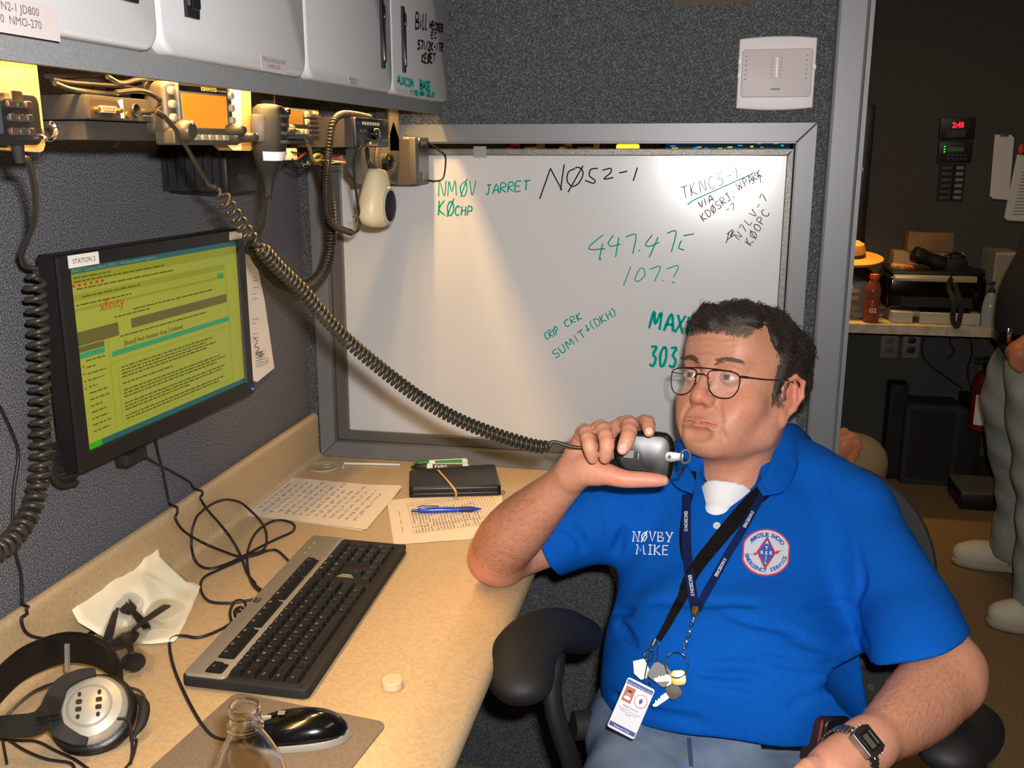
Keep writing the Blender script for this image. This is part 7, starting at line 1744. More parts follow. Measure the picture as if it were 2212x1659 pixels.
ribtext(Pa, Na, .22, 'ERICSSON', .0068, LTX, o1); ribtext(Pa, Na, .76, 'ERICSSON', .0068, LTX, o1)
ribtext(Pb, Nb_, .26, 'ERICSSON', .0062, LTX, o2, True); ribtext(Pb, Nb_, .66, 'ERICSSON', .0062, LTX, o2, True)
J = on(SB, 1506, 1330, .008)[0]
def lp(px, py, lift=.008): 
    p, n = on_many([SB, BB, JB], px, py, lift); return p
mb = MB(); a, b = lp(1506, 1322, .008), lp(1503, 1336, .009); mb.cyl(a, b, .0055, .0050); obj('metal_crimp', mb, BRASS, ln, world=True)
mb = MB()
for k in range(6):
    a = lp(1503-k*3.4, 1338+k*11, .009); b = lp(1503-(k+1)*3.4, 1338+(k+1)*11, .009); c = (a+b)/2; t = (b-a).normalized(); s_ = t.cross(VIEWN(1500, 1360)) if k % 2 else VIEWN(1500, 1360)
    L = (b-a).length*.62; ring = [c+t*L*math.cos(q)+s_*.0022*math.sin(q) for q in [i/12*2*math.pi for i in range(12)]]; mb2 = MB(); mb2.tube(ring, .0008, 6, closed=True); obj('chain_link', mb2, CHROME, ln, world=True)
RC0 = lp(1469, 1437, .012); rn = VIEWN(1469, 1437); rx = rn.cross(Vector((0, 0, 1))).normalized(); ry = rx.cross(rn)
rn_off = rn*.006
mb = MB()
for q in (0, .0012): mb.tube([RC0+rn_off+rn*q+rx*.0150*math.cos(a)+ry*.0165*math.sin(a) for a in [i/32*2*math.pi for i in range(32)]], .0009, 7, closed=True)
obj('key_ring', mb, CHROME, ln, world=True)
def keyobj(px, py, ang, L, m, hm, name, label):
    c = lp(px, py, .010)+rn*.004; ax_ = rx*math.cos(math.radians(ang))+ry*math.sin(math.radians(ang)); ay_ = rn.cross(ax_); M = frameM(c, ax_, ay_)
    k = thing(name, label, 'key', c)
    mb = MB(); mb.prism(rrect(.020, .020, .006, 5, 0, 0), -.001, .0012, M, .0006); obj('bow', mb, hm, k, world=True)
    mb = MB(); prof_ = [(.008, -.004), (.011, -.0042), (L*.55, -.0042), (L*.60, -.0018), (L*.66, -.0038), (L*.72, -.0014), (L*.80, -.0036), (L*.86, -.0012), (L, -.0006), (L, .0015), (L-.003, .0038), (.008, .0038)]; mb.prism(prof_, -.0008, .0010, M, 0); obj('blade', mb, m, k, world=True)
    return k
STEEL = mat('key_steel', sr(150, 150, 155), .45, .9)
keyobj(1472, 1462, -8, .032, BRASS, BRASS, 'key', 'brass key fanned out to the right under the key ring')
keyobj(1462, 1490, -38, .034, STEEL, DKG, 'key', 'bright steel car key at the bottom of the bunch')
keyobj(1440, 1452, -125, .036, BRASS, DKG, 'key', 'dark-headed key pointing down left beside the badge')
t = thing('key_fob', 'small square dark remote fob hanging in the bunch of keys', 'fob', lp(1436, 1447, .012)); M = frameM(lp(1438, 1455, .014)+rn*.006, rx*.8+ry*.5, ry*.8-rx*.5)
mb = MB(); mb.prism(rrect(.030, .024, .006, 4), -.004, .004, M, .002); obj('case', mb, BLK, t, world=True)
mb = MB(); mb.prism(rrect(.008, .006, .002, 3, .004, 0), .004, .005, M, .0005); obj('button', mb, DKG, t, world=True)
# black strap lanyard with badge
l2 = thing('lanyard', 'black twisted cloth lanyard carrying the white identity badge', 'lanyard', on(SB, 1420, 1380, .01)[0])
o3, Pc, Nc = ribbon([(1652, 1060), (1618, 1092), (1580, 1135), (1545, 1178), (1512, 1220), (1490, 1255), (1474, 1295), (1455, 1330), (1440, 1358), (1424, 1384)], [.024*(1-.0065*k) if k < 45 else .0145*(1-.016*(k-45)) for k in range(73)], .0030, BLR, 'strap', l2)
o4, Pd, Nd = ribbon([(1498, 1020), (1494, 1060), (1482, 1110), (1476, 1160), (1480, 1200), (1490, 1225)], .010, .0025, BLR, 'strap', l2)
mb = MB(); a, b = lp(1424, 1384, .009), lp(1410, 1416, .010); c = lp(1396, 1444, .011)
mb.cyl(a, a.lerp(b, .4), .0035); mb.tube([b+(rx*math.cos(q)*.006+ry*math.sin(q)*.008)+rn*.002 for q in [i/14*2*math.pi for i in range(14)]], .0012, 6, closed=True); obj('swivel_clip', mb, CHROME, l2, world=True)
mb = MB(); M = frameM(c+rn*.004, rx*.92-ry*.3, ry*.92+rx*.3); mb.prism([(-.011, -.004), (-.008, .012), (.008, .012), (.011, -.004), (.004, -.014), (-.004, -.014)], -.002, .002, M, .001); obj('bulldog_clip', mb, mat('worn_steel', sr(120, 118, 114), .45, .8), l2, world=True)
mb = MB(); mb.lathe([(.0018, .002), (.0045, .003), (.0045, .002)], M @ Matrix.Translation((0, -.006, 0)), 16); obj('rivet', mb, BRASS, l2, world=True)
mb = MB(); cl = [lp(1427, 1392, .012)+rn*.004, lp(1432, 1400, .012)+rn*.004, lp(1419, 1470, .012)+rn*.004, lp(1412, 1472, .012)+rn*.004, lp(1404, 1466, .012)+rn*.004, lp(1418, 1396, .012)+rn*.004]; mb.tube(smooth_path(cl, 6), .0009, 7); obj('paper_clip', mb, CHROME, l2, world=True)
# ---- badge
b4 = [at(1348, 1458, 1.275), at(1406, 1487, 1.265), at(1378, 1604, 1.255), at(1321, 1570, 1.265)]
bxv = (b4[1]-b4[0]).normalized(); byv = (b4[0]-b4[3]).normalized(); bc = sum(b4, Vector())/4; BWd, BHt = ((b4[1]-b4[0]).length+(b4[2]-b4[3]).length)/2, ((b4[0]-b4[3]).length+(b4[1]-b4[2]).length)/2
BM = frameM(bc, bxv, byv)
bd = thing('identity_badge', 'white identity badge with small portrait and blue bands hanging at the waist', 'badge', b4[2])
mb = MB(); mb.prism(rrect(BWd, BHt, .003, 4), -.0012, .0006, BM, .0003); card = obj('card', mb, mat('glossy_card', sr(222, 220, 226), .25), bd, world=True, angle=40)
def bq(u0, v0, u1, v1, m, name, z=.0008):
    mb = MB(); mb.box(((u0+u1-1)/2*BWd, (1-v0-v1)/2*BHt, z), ((u1-u0)*BWd, (v1-v0)*BHt, .0003), BM); return obj(name, mb, m, card, world=True, smooth=False)
BNB = mat('badge_blue', sr(40, 52, 130), .4)
bq(.03, .035, .97, .12, BNB, 'top_band'); bq(.03, .875, .97, .955, BNB, 'bottom_band')
ph_ = bq(.08, .15, .42, .44, mat('photo_background', sr(170, 90, 60), .4), 'portrait')
def bt2(txt, u, v, sz, m, name, al='CENTER', bold=0):
    mb = MB(); mtext(mb, txt, sz, BM @ Matrix.Translation(((u-.5)*BWd, (.5-v)*BHt, .0011)), al, 1, bold); return obj(name, mb, m, card, world=True, smooth=False)
bt2('Amateur Radio Emergency Service', .5, .10, .0026, PRINTW, 'heading'); bt2('Response Team', .5, .935, .0034, PRINTW, 'footer')
bt2('MIKE DAVEY', .5, .53, .0040, PRINT, 'name_line'); bt2('Emergency Communications', .5, .58, .0026, PRINT, 'title_line'); bt2('Response Coordinator', .5, .62, .0026, PRINT, 'title_line'); bt2('N0VBY', .5, .66, .0026, PRINT, 'title_line')
mb = MB(); 
for i in range(5): mb.box((.22*BWd, (.22-.02-.70-.03*i+.30-.03)*BHt+.0*i, .0009), (.012, .0006, .0002), BM)
mb = MB(); cx_, cy_ = (.25-.5)*BWd, (.5-.295)*BHt
for (dx, dy, w_, h_, col) in ((0, -.0045, .0085, .004, 'b'), (0, .0003, .0058, .0075, 's'), (0, .0042, .0064, .0028, 'h')):
    m2 = {'b': mat('portrait_shirt', sr(230, 230, 235), .5), 's': mat('portrait_skin', sr(196, 120, 96), .5), 'h': HAIRM}[col]; mb = MB(); mb.prism(rrect(w_, h_, min(w_, h_)*.45, 4, cx_+dx, cy_+dy), .0009, .0010+(.0001 if col == 's' else .0002), BM); obj('portrait_shape', mb, m2, ph_, world=True, smooth=False)
mb = MB(); ec = (.5+.22-.5)*BWd
mb.lathe([(.0078, .0), (.0088, 0), (.0088, .0002), (.0078, .0002)], BM @ Matrix.Translation((.21*BWd, (.5-.31)*BHt, .0010)), 28, closed=True); obj('round_emblem', mb, mat('badge_red', sr(200, 60, 70), .5), card, world=True)
mb = MB(); mb.prism([(.21*BWd+x, (.5-.31)*BHt+y) for x, y in ((0, -.0048), (.0028, 0), (0, .0048), (-.0028, 0))], .0009, .0012, BM); obj('emblem_diamond', mb, BNB, card, world=True)
# ---- belt, phone pouch, wrist watch
F = Field()
q = at(1800, 1610, 1.36)
pch = thing('belt_pouch', 'dark leather phone pouch with red edge clipped to the belt under the left arm', 'pouch', at(1790, 1640, 1.34))
MPo = Matrix.Translation(at(1785, 1610, 1.30)) @ (RC @ Matrix.Rotation(math.radians(-10), 3, 'Z') @ Matrix.Rotation(math.radians(28), 3, 'Y')).to_4x4()
mb = MB(); mb.prism(rrect(.056, .090, .012, 5, 0, -.005), -.016, .012, MPo, .006); obj('case', mb, mat('pouch_leather', sr(44, 26, 22), .55), pch, world=True, angle=60)
mb = MB(); mb.prism(rrect(.050, .040, .014, 5, 0, .024), .010, .016, MPo, .004); obj('flap', mb, BLKL, pch, world=True, angle=60)
mb = MB(); mb.tube([MPo @ Vector((-.027, .038-.010*k, .010)) for k in range(8)], .0014, 6); obj('red_edge', mb, mat('red_piping', sr(150, 40, 34), .6), pch, world=True)
# belt loops partly visible below the hem
beltF = []
mb = MB(); P, N_ = pathon([(1640, 1600), (1690, 1606), (1740, 1603), (1780, 1598)], .003, [JB], 5)
if len(P) > 2: mb.strip(P, N_, .030, .003); obj('belt', mb, BLKL, man, world=True)
wt = thing('wrist_watch', 'steel digital wrist watch with dark square face on the seated man\'s left wrist', 'watch', at(1870, 1620, 1.06))
wp = at(1852, 1630, 1.090); wd_ = (at(1915, 1580, 1.13)-at(1845, 1632, 1.08)).normalized()   # along forearm
wh, wn0 = on(BB, 1868, 1606, 0); wn1 = (wn0*.75+(CAM-wh).normalized()*.25); wn1 = (wn1-wd_*wn1.dot(wd_)).normalized(); wu = wd_.cross(wn1)
r_w = .0290; wp = wh-wn1*(r_w-.0012)
WMx = frameM(wp, wu, wd_)   # x around, y along arm, z outward?
ring = []
mb = MB(); nseg = 36
for k in range(nseg):
    a = 2*math.pi*k/nseg
    c = wp+(wu*math.cos(a)*(r_w+.0015)+wn1*math.sin(a)*(r_w+.0005))
    t = (-wu*math.sin(a)+wn1*math.cos(a)); nrm_ = (wu*math.cos(a)+wn1*math.sin(a))
    M = frameM(c, t, wd_, None); mb2 = MB(); mb2.rbox((0, 0, 0), (.0044, .017, .0022), .0005, M, 1)
    if not (60 < math.degrees(a) < 120): obj('band_link', mb2, mat('band_steel', sr(120, 118, 116), .3, .9), wt, world=True)
cw = wp+wn1*(r_w+.004); MW_ = frameM(cw, wu, wd_, None)
if (MW_.to_3x3() @ Vector((0, 0, 1))).dot(wn1) < 0: MW_ = frameM(cw, -wu, wd_, None)
mb = MB(); mb.prism([(-.0165, -.008), (-.0135, -.0165), (.0135, -.0165), (.0165, -.008), (.0165, .008), (.0135, .0165), (-.0135, .0165), (-.0165, .008)], -.005, .003, MW_, .0015); ca = obj('case', mb, mat('watch_steel', sr(160, 158, 156), .22, .95), wt, world=True, angle=30)
mb = MB(); mb.prism(rrect(.0225, .0215, .002, 3), .0028, .0036, MW_, .0003); f2 = obj('face', mb, mat('watch_face', sr(30, 28, 26), .12, coat=.5), wt, world=True)
mb = MB(); mb.prism(rrect(.0160, .0085, .001, 3, .001, -.002), .0036, .0039, MW_); obj('digital_display', mb, mat('lcd', sr(86, 84, 70), .3), f2, world=True)
mb = MB(); mb.box((0, .0085, .0038), (.016, .0012, .0003), MW_); mb2 = mb; obj('printed_stripe', mb, mat('teal_stripe', sr(90, 130, 120), .4), f2, world=True)
for s_ in (-1, 1):
    for y in (-.008, .008): mb = MB(); mb.cyl(MW_ @ Vector((s_*.0165, y, -.001)), MW_ @ Vector((s_*.0182, y, -.001)), .0013); obj('push_button', mb, CHROME, wt, world=True)

# ================================================================ office chair
ch_ = thing('office_chair', 'black office chair with perforated backrest and looping armrests under the seated man', 'chair', (.93, -.62, 0))
F = Field(); F.ell((.90, -.70, .405), (.25, .25, .045), k=.02); F.plane((0, 0, .44), (0, 0, 1), k=.02); P, Q = F.mesh(.010); np_obj('seat', P, Q, BLKM, ch_)
# backrest shell: curved rounded panel behind the man, slightly to his left
bkC = at(1716, 1288, 1.68); BKM = Matrix.Translation(bkC) @ Matrix.Rotation(math.radians(-14), 4, 'Z') @ Matrix.Rotation(math.radians(-14), 4, 'X')
def back_pt(u, v, off=0):   # u -1..1 across, v -1..1 up
    hw = .218*(1-.10*abs(v)**3)
    x = u*hw; z = v*.235; y = -.050*u*u+.02*v*v+off
    return BKM @ Vector((x, y, z))
mb = MB(); nu, nv_ = 28, 28; vs = []
def sq(u, v):
    a = math.atan2(v, u); r = max(abs(u), abs(v)); e = 3.0; k = (abs(math.cos(a))**e+abs(math.sin(a))**e)**(-1/e); return r*math.cos(a)*k, r*math.sin(a)*k
for off in (-.008, .012):
    for i in range(nu+1):
        for j in range(nv_+1):
            u, v = sq(-1+2*i/nu, -1+2*j/nv_); vs.append(back_pt(u*(1 if off < 0 else .97), v*(1 if off < 0 else .97), off))
w_ = nv_+1; nb_ = (nu+1)*w_; fs = [(i*w_+j, i*w_+j+1, (i+1)*w_+j+1, (i+1)*w_+j) for i in range(nu) for j in range(nv_)]; fs += [tuple(nb_+a for a in f[::-1]) for f in fs]
edge = [i*w_ for i in range(nu+1)]+[nu*w_+j for j in range(1, w_)]+[i*w_+nv_ for i in range(nu-1, -1, -1)]+[j for j in range(nv_-1, 0, -1)]
for a_, b_ in zip(edge, edge[1:]+edge[:1]): fs.append((a_, b_, nb_+b_, nb_+a_))
mb.add(vs, fs); CHB = mat('chair_back_grey', sr(40, 41, 42), .6); bk = obj('backrest', mb, CHB, ch_, world=True, angle=50)
mb = MB(); mb.tube([back_pt(*sq(math.cos(a)/max(abs(math.cos(a)), abs(math.sin(a))), math.sin(a)/max(abs(math.cos(a)), abs(math.sin(a)))), .0) for a in [k/60*2*math.pi for k in range(60)]], .007, 10, closed=True); obj('rim', mb, BLKM, bk, world=True)
HOLE = mat('perforation', sr(84, 72, 58), .8); hm = MB(); hm.lathe([(0, .0), (.0052, 0), (.0062, -.0015), (.0072, 0)], None, 12)
hme = bpy.data.meshes.new('perforation'); hme.from_pydata(hm.v, [], hm.f); hme.materials.append(HOLE)
nh = 0
for j in range(11):
    for i in range(11):
        u = -.86+1.72*i/10+(.04 if j % 2 else -.04); v = -.85+1.7*j/10
        if u*u+v*v*.95 > .86: continue
        p = back_pt(u, v, -.0095); d1 = (back_pt(u+.02, v, -.0095)-p).normalized(); d2 = (back_pt(u, v+.02, -.0095)-p); nn = d1.cross(d2).normalized()
        if nn.dot(CAM-p) < 0: nn = -nn
        o = bpy.data.objects.new('perforation', hme); COL.objects.link(o); o.parent = bk; sc = .75+.5*((i*7+j*3) % 3)/2
        o.matrix_basis = WM(bk).inverted() @ (Matrix.Translation(p) @ nn.to_track_quat('Z', 'Y').to_matrix().to_4x4() @ Matrix.Scale(sc, 4))
mb = MB(); mb.tube(smooth_path([back_pt(0, -.6, .02), Vector((1.02, -.33, .48)), Vector((.95, -.45, .37)), Vector((.92, -.60, .36))], 6), .025, 10, flat=.6); obj('back_support', mb, BLKM, ch_, world=True)
# armrest at the desk side
F = Field(); F.tube([at(1125, 1470, 1.30), at(1128, 1420, 1.33), at(1160, 1375, 1.37), at(1205, 1358, 1.42), at(1245, 1372, 1.47)], [.044, .046, .044, .042, .040], k=.01, n=Vector((0, 0, 1)), flat=.62)
P, Q = F.mesh(.005); np_obj('armrest_pad', P, Q, mat('armrest_rubber', sr(24, 23, 23), .62), ch_)
mb = MB(); Q_ = smooth_path([at(1200, 1412, 1.42), at(1198, 1450, 1.41), at(1192, 1490, 1.40), at(1200, 1545, 1.40), at(1225, 1620, 1.42), at(1262, 1700, 1.46), Vector((.80, -.66, .39))], 6); mb.tube(Q_, [.026]*len(Q_), 12, flat=.55); obj('armrest_support', mb, BLKM, ch_, world=True, angle=80)
q_ = at(1268, 1568, 1.46); mb = MB(); mb.cyl(q_+RC @ Vector((-.02, 0, 0)), q_+RC @ Vector((.03, 0, -.01)), .022); obj('adjusting_knob', mb, BLKM, ch_, world=True)
F = Field(); F.tube([at(2050, 1620, 1.22), at(2085, 1590, 1.28), at(2095, 1560, 1.36), at(2075, 1545, 1.44)], [.040, .043, .042, .038], k=.01, n=Vector((0, 0, 1)), flat=.62)
P, Q = F.mesh(.005); np_obj('armrest_pad', P, Q, mat('armrest_rubber', sr(24, 23, 23), .62), ch_)
mb = MB(); Q_ = smooth_path([at(2080, 1590, 1.33), at(2085, 1640, 1.33), at(2070, 1720, 1.36), Vector((1.10, -.66, .39))], 6); mb.tube(Q_, .026, 12, flat=.55); obj('armrest_support', mb, BLKM, ch_, world=True, angle=80)
mb = MB(); mb.cyl((.92, -.62, .10), (.92, -.62, .38), .028); obj('column', mb, BLK, ch_, world=True)
for k in range(5):
    a = 2*math.pi*k/5+.3; e = Vector((.92+.30*math.cos(a), -.62+.30*math.sin(a), .065)); mb = MB(); mb.tube([Vector((.92, -.62, .11)), e], [.026, .016], 8); obj('base_leg', mb, BLK, ch_, world=True)
    mb = MB(); mb.cyl(e+Vector((-.012*math.sin(a), .012*math.cos(a), -.036)), e+Vector((.012*math.sin(a), -.012*math.cos(a), -.036)), .028); obj('castor', mb, BLK, ch_, world=True)

# ================================================================ the bay beyond the partition
FY = 2.0; CZ = .735
ct = thing('counter', 'pale laminate counter along the far wall of the next bay', 'counter', (1.6, 2.2, 0))
mb = MB(); mb.b2((1.0, FY, CZ-.035), (2.30, YF-.002, CZ)); obj('worktop', mb, LAMB, ct, world=True, smooth=False)
mb = MB(); mb.b2((2.20, FY+.02, 0), (2.24, YF-.004, CZ-.035)); obj('end_panel', mb, BLKM, ct, world=True, smooth=False)
mb = MB(); mb.b2((1.0, YF-.03, CZ-.12), (2.2, YF-.004, CZ-.035)); obj('wall_cleat', mb, BLKM, ct, world=True, smooth=False)
def fy(px, py, y=2.12): return aty(px, py, y)
def fz(px, py, z=CZ): return atz(px, py, z)
# printer
pr0, pr1 = fy(1922, 665, 2.10), fy(2118, 560, 2.10)
prn = thing('inkjet_printer', 'black and silver inkjet printer on the far counter with camera gear on top', 'printer', ((pr0.x+pr1.x)/2, 2.2, CZ))
x0, x1 = fy(1920, 600, 2.10).x, fy(2135, 600, 2.10).x; zt_ = fy(2000, 598, 2.10).z
mb = MB(); mb.rbox(((x0+x1)/2, 2.24, (CZ+.045+zt_)/2), (x1-x0, .28, zt_-CZ-.045), .016, None, 3); obj('body', mb, BLKG, prn, world=True)
mb = MB(); mb.rbox(((x0+x1)/2-.012, 2.115, zt_-.006), ((x1-x0)*.84, .06, .024), .005); obj('control_strip', mb, mat('silver_strip', sr(190, 176, 140), .35, .3), prn, world=True)
mb = MB(); mb.rbox(((x0+x1)/2, 2.235, zt_+.012), ((x1-x0)*.94, .26, .018), .006); obj('lid', mb, BLK, prn, world=True)
mb = MB(); mb.b2((x0+.05, 2.092, CZ+.06), (x1-.05, 2.100, CZ+.10)); obj('paper_slot', mb, BLKM, prn, world=True)
mb = MB(); mb.rbox(((x0+x1)/2+.02, 2.17, CZ+.034), ((x1-x0)*.62, .20, .02), .004); obj('paper_tray', mb, mat('grey_tray', sr(130, 126, 118), .5), prn, world=True)
for (a, b, lb) in ((1926, 1972, 'small white carton under the left side of the printer'), (1988, 2118, 'wide white carton under the printer')):
    xa, xb = fy(a, 690, 2.05).x, fy(b, 690, 2.05).x; mb = MB(); mb.rbox(((xa+xb)/2, 2.14, CZ+.0225), (xb-xa, .17, .043), .002); c_ = obj('carton', mb, mat('grey_card', sr(176, 172, 164), .7), smooth=False); mb = MB(); mb.b2((xa+.005, 2.12, CZ+.0442), (xb-.005, 2.125, CZ+.0448)); obj('tape', mb, mat('clear_tape2', sr(200, 196, 180), .3), c_, world=True); tag(c_, lb, 'box')
# cardboard boxes behind
CB = mat('cardboard', sr(150, 116, 80), .8, noise=(12, sr(134, 100, 66), .4, .6, 3)); CB2 = mat('cardboard_pale', sr(176, 150, 116), .8)
def boxthing(px0, px1, pyt, y, d, label, m, name='cardboard_box', zb=None, lift=0):
    a, b = fy(px0, pyt, y), fy(px1, pyt, y); zb = CZ if zb is None else zb
    t = thing(name, label, 'box', ((a.x+b.x)/2, y+d/2, zb)); mb = MB(); mb.b2((a.x, y, zb+.0005), (b.x, y+d, a.z)); obj('body', mb, m, t, world=True, smooth=False)
    for k in (0, 1):
        mb = MB(); mb.b2((a.x+.001, y+.001+k*d/2, a.z), (b.x-.001, y-.002+(k+1)*d/2, a.z+.003)); obj('flap', mb, m, t, world=True, smooth=False)
    return t
zl = zt_+.022
boxthing(1932, 2084, 545, 2.34, .11, 'wide tan cardboard box standing behind the printer', CB2)
boxthing(1964, 2062, 503, 2.33, .09, 'smaller brown cardboard box stacked on the tan one', CB, zb=fy(2000, 545, 2.34).z+.004)
# camera and lens on the printer
cmr = thing('video_camera', 'black camera with long lens lying on top of the printer', 'camera', fy(2010, 590, 2.2))
c0 = Vector((fy(1972, 560, 2.20).x, 2.20, 0)); A = fy(1974, 548, 2.18); B = fy(2040, 572, 2.20)
mb = MB(); M = Matrix.Translation(A) @ (B-A).to_track_quat('Z', 'Y').to_matrix().to_4x4(); L = (B-A).length; mb.lathe([(.0, 0), (.030, 0), (.032, .004), (.032, L*.3), (.027, L*.32), (.027, L*.6), (.030, L*.65), (.030, L), (0, L)], M, 24); obj('lens_barrel', mb, BLK, cmr, world=True, angle=30)
q = fy(2062, 575, 2.20); mb = MB(); mb.rbox(q, (.085, .06, .065), .012); mb.rbox(q+Vector((0, 0, .036)), (.04, .04, .022), .006); obj('camera_body', mb, BLKM, cmr, world=True)
q2 = fy(2100, 590, 2.2); mb = MB(); mb.rbox(q2+Vector((0, 0, -.004)), (.09, .07, .045), .015); obj('hand_grip', mb, BLKM, cmr, world=True)
mb = MB(); mb.strip(smooth_path([q+Vector((.03, -.03, .02)), fy(2050, 612, 2.06), fy(2060, 650, 1.99), fy(2058, 690, 1.985), fy(2068, 705, 1.985), fy(2076, 670, 1.985), fy(2070, 640, 1.99), fy(2062, 610, 2.07)], 6), Vector((0, -1, .1)), .018, .002); obj('neck_strap', mb, BLKM, cmr, world=True)
mb = MB(); mb.tube(smooth_path([fy(2032, 560, 2.2), fy(2060, 545, 2.2), fy(2082, 556, 2.2), fy(2084, 575, 2.2)], 5), .006, 8); obj('handle', mb, BLK, cmr, world=True)
# chip bag on printer
q = fy(1950, 577, 2.17); mb = MB(); mb.rbox((0, 0, 0), (.09, .05, .022), .010, Matrix.Translation(q) @ Matrix.Rotation(.1, 4, 'Y')); mb.cur = 0; t = tag(recenter(obj('snack_bag', mb, mat('snack_foil', sr(190, 150, 100), .35, noise=(40, sr(160, 60, 30), .5, .62, 2)))), 'small tan and red snack packet on the left end of the printer', 'packet')
# drink bottle
q = aty(1881, 690, 2.065); Z = Matrix.Translation((q.x, q.y+.0, CZ+.0005)); kk = (aty(1881, 592, q.y).z-CZ)
t = thing('drink_bottle', 'plastic bottle of red sports drink with orange cap on the far counter', 'bottle', (q.x, q.y, CZ))
mb = MB(); mb.lathe([(0, 0), (.026, 0), (.030, .006), (.030, kk*.45), (.027, kk*.5), (.030, kk*.56), (.030, kk*.68), (.020, kk*.84), (.016, kk*.88), (.016, kk*.9), (0, kk*.9)], Z, 24); obj('bottle_body', mb, mat('red_drink', sr(150, 84, 72), .15, trans=.3, ior=1.33), t, world=True)
mb = MB(); mb.lathe([(.0305, kk*.14), (.0308, kk*.15), (.0308, kk*.44), (.0305, kk*.45)], Z, 24); obj('label', mb, mat('drink_label', sr(140, 60, 46), .4), t, world=True)
mb = MB(); mtext(mb, 'G2', .024, Matrix(((1, 0, 0, q.x-.016), (0, 0, -1, q.y-.0315), (0, 1, 0, CZ+kk*.22), (0, 0, 0, 1))), bold=.001); obj('lettering', mb, mat('pink_print', sr(226, 190, 180), .5), t, world=True, smooth=False)
mb = MB(); mb.lathe([(0, kk*.9), (.018, kk*.9), (.018, kk*.99), (.014, kk), (0, kk)], Z, 20); obj('cap', mb, mat('orange_cap', sr(214, 96, 30), .4), t, world=True)
# tissue under it
mb = MB(); a, b = fz(1836, 684), fz(1920, 676); mb.add([(a.x-.02, a.y-.01, CZ+.001), (b.x, b.y-.03, CZ+.001), (b.x+.01, b.y+.04, CZ+.014), ((a.x+b.x)/2, b.y+.05, CZ+.004), (a.x-.02, b.y+.05, CZ+.010), ((a.x+b.x)/2+.02, a.y-.02, CZ+.008)], [(0, 5, 3, 4), (5, 1, 2, 3)]); o = obj('paper_towel', mb, NAP, smooth=False); md = o.modifiers.new('t', 'SOLIDIFY'); md.thickness = .001; tag(recenter(o), 'crumpled pale paper towel under the red drink bottle', 'towel')
# bag of snacks / plastic bag behind
F = Field(); q = fy(1852, 660, 2.30); F.ell((q.x, 2.33, CZ+.09), (.085, .07, .10), k=.02); F.ell((q.x+.05, 2.34, CZ+.07), (.05, .06, .08), k=.02); F.plane((0, 0, CZ+.001), (0, 0, -1), k=.004); F.warp(lambda X, Y, Z: .004*np.sin(90*X+40*Z)*np.sin(70*Z+20*X)); P, Q = F.mesh(.008); o = np_obj('black_bag', P, Q, mat('bag_nylon', sr(26, 24, 24), .5)); tag(recenter(o), 'slumped black bag behind the drink bottle on the far counter', 'bag')
# clear food box
q = fy(1852, 640, 2.15); t = thing('food_container', 'clear plastic food container with wrapped snacks beside the drink bottle', 'container', (q.x, 2.17, CZ)); mb = MB(); mb.rbox((q.x, 2.17, CZ+.075), (.07, .05, .145), .004); obj('box', mb, mat('clear_box', (1, 1, 1), .1, trans=.9, ior=1.1), t, world=True)
for k, (c_, dz) in enumerate(((sr(190, 160, 70), .11), (sr(60, 90, 150), .125), (sr(150, 130, 90), .08), (sr(120, 100, 70), .04))): mb = MB(); mb.rbox((q.x-.01+.008*(k % 2), 2.165, CZ+dz), (.04, .02, .02), .006); obj('snack', mb, mat('snack_%d' % k, c_, .5), t, world=True)
# straw hat
q = fy(1852, 552, 2.18); ht = thing('straw_hat', 'straw sun hat with dark band resting behind the partition post', 'hat', (q.x, 2.2, q.z-.02)); STR = mat('straw', sr(206, 160, 90), .8, bump=(200, .5, .002)); HM = Matrix.Translation((q.x-.02, 2.22, q.z-.020)) @ Matrix.Rotation(math.radians(8), 4, 'X')
mb = MB(); mb.lathe([(.050, .012), (.09, -.002), (.115, -.004), (.128, .008), (.125, .010), (.112, 0), (.09, .003), (.052, .016)], HM, 36, closed=True); obj('brim', mb, STR, ht, world=True)
mb = MB(); mb.lathe([(.056, .010), (.056, .04), (.048, .065), (.030, .075), (0, .070)], HM, 30); obj('crown', mb, STR, ht, world=True)
mb = MB(); mb.lathe([(.0575, .012), (.0575, .028), (.056, .028), (.056, .012)], HM, 30, closed=True); obj('hat_band', mb, mat('dark_band', sr(60, 40, 20), .7), ht, world=True)
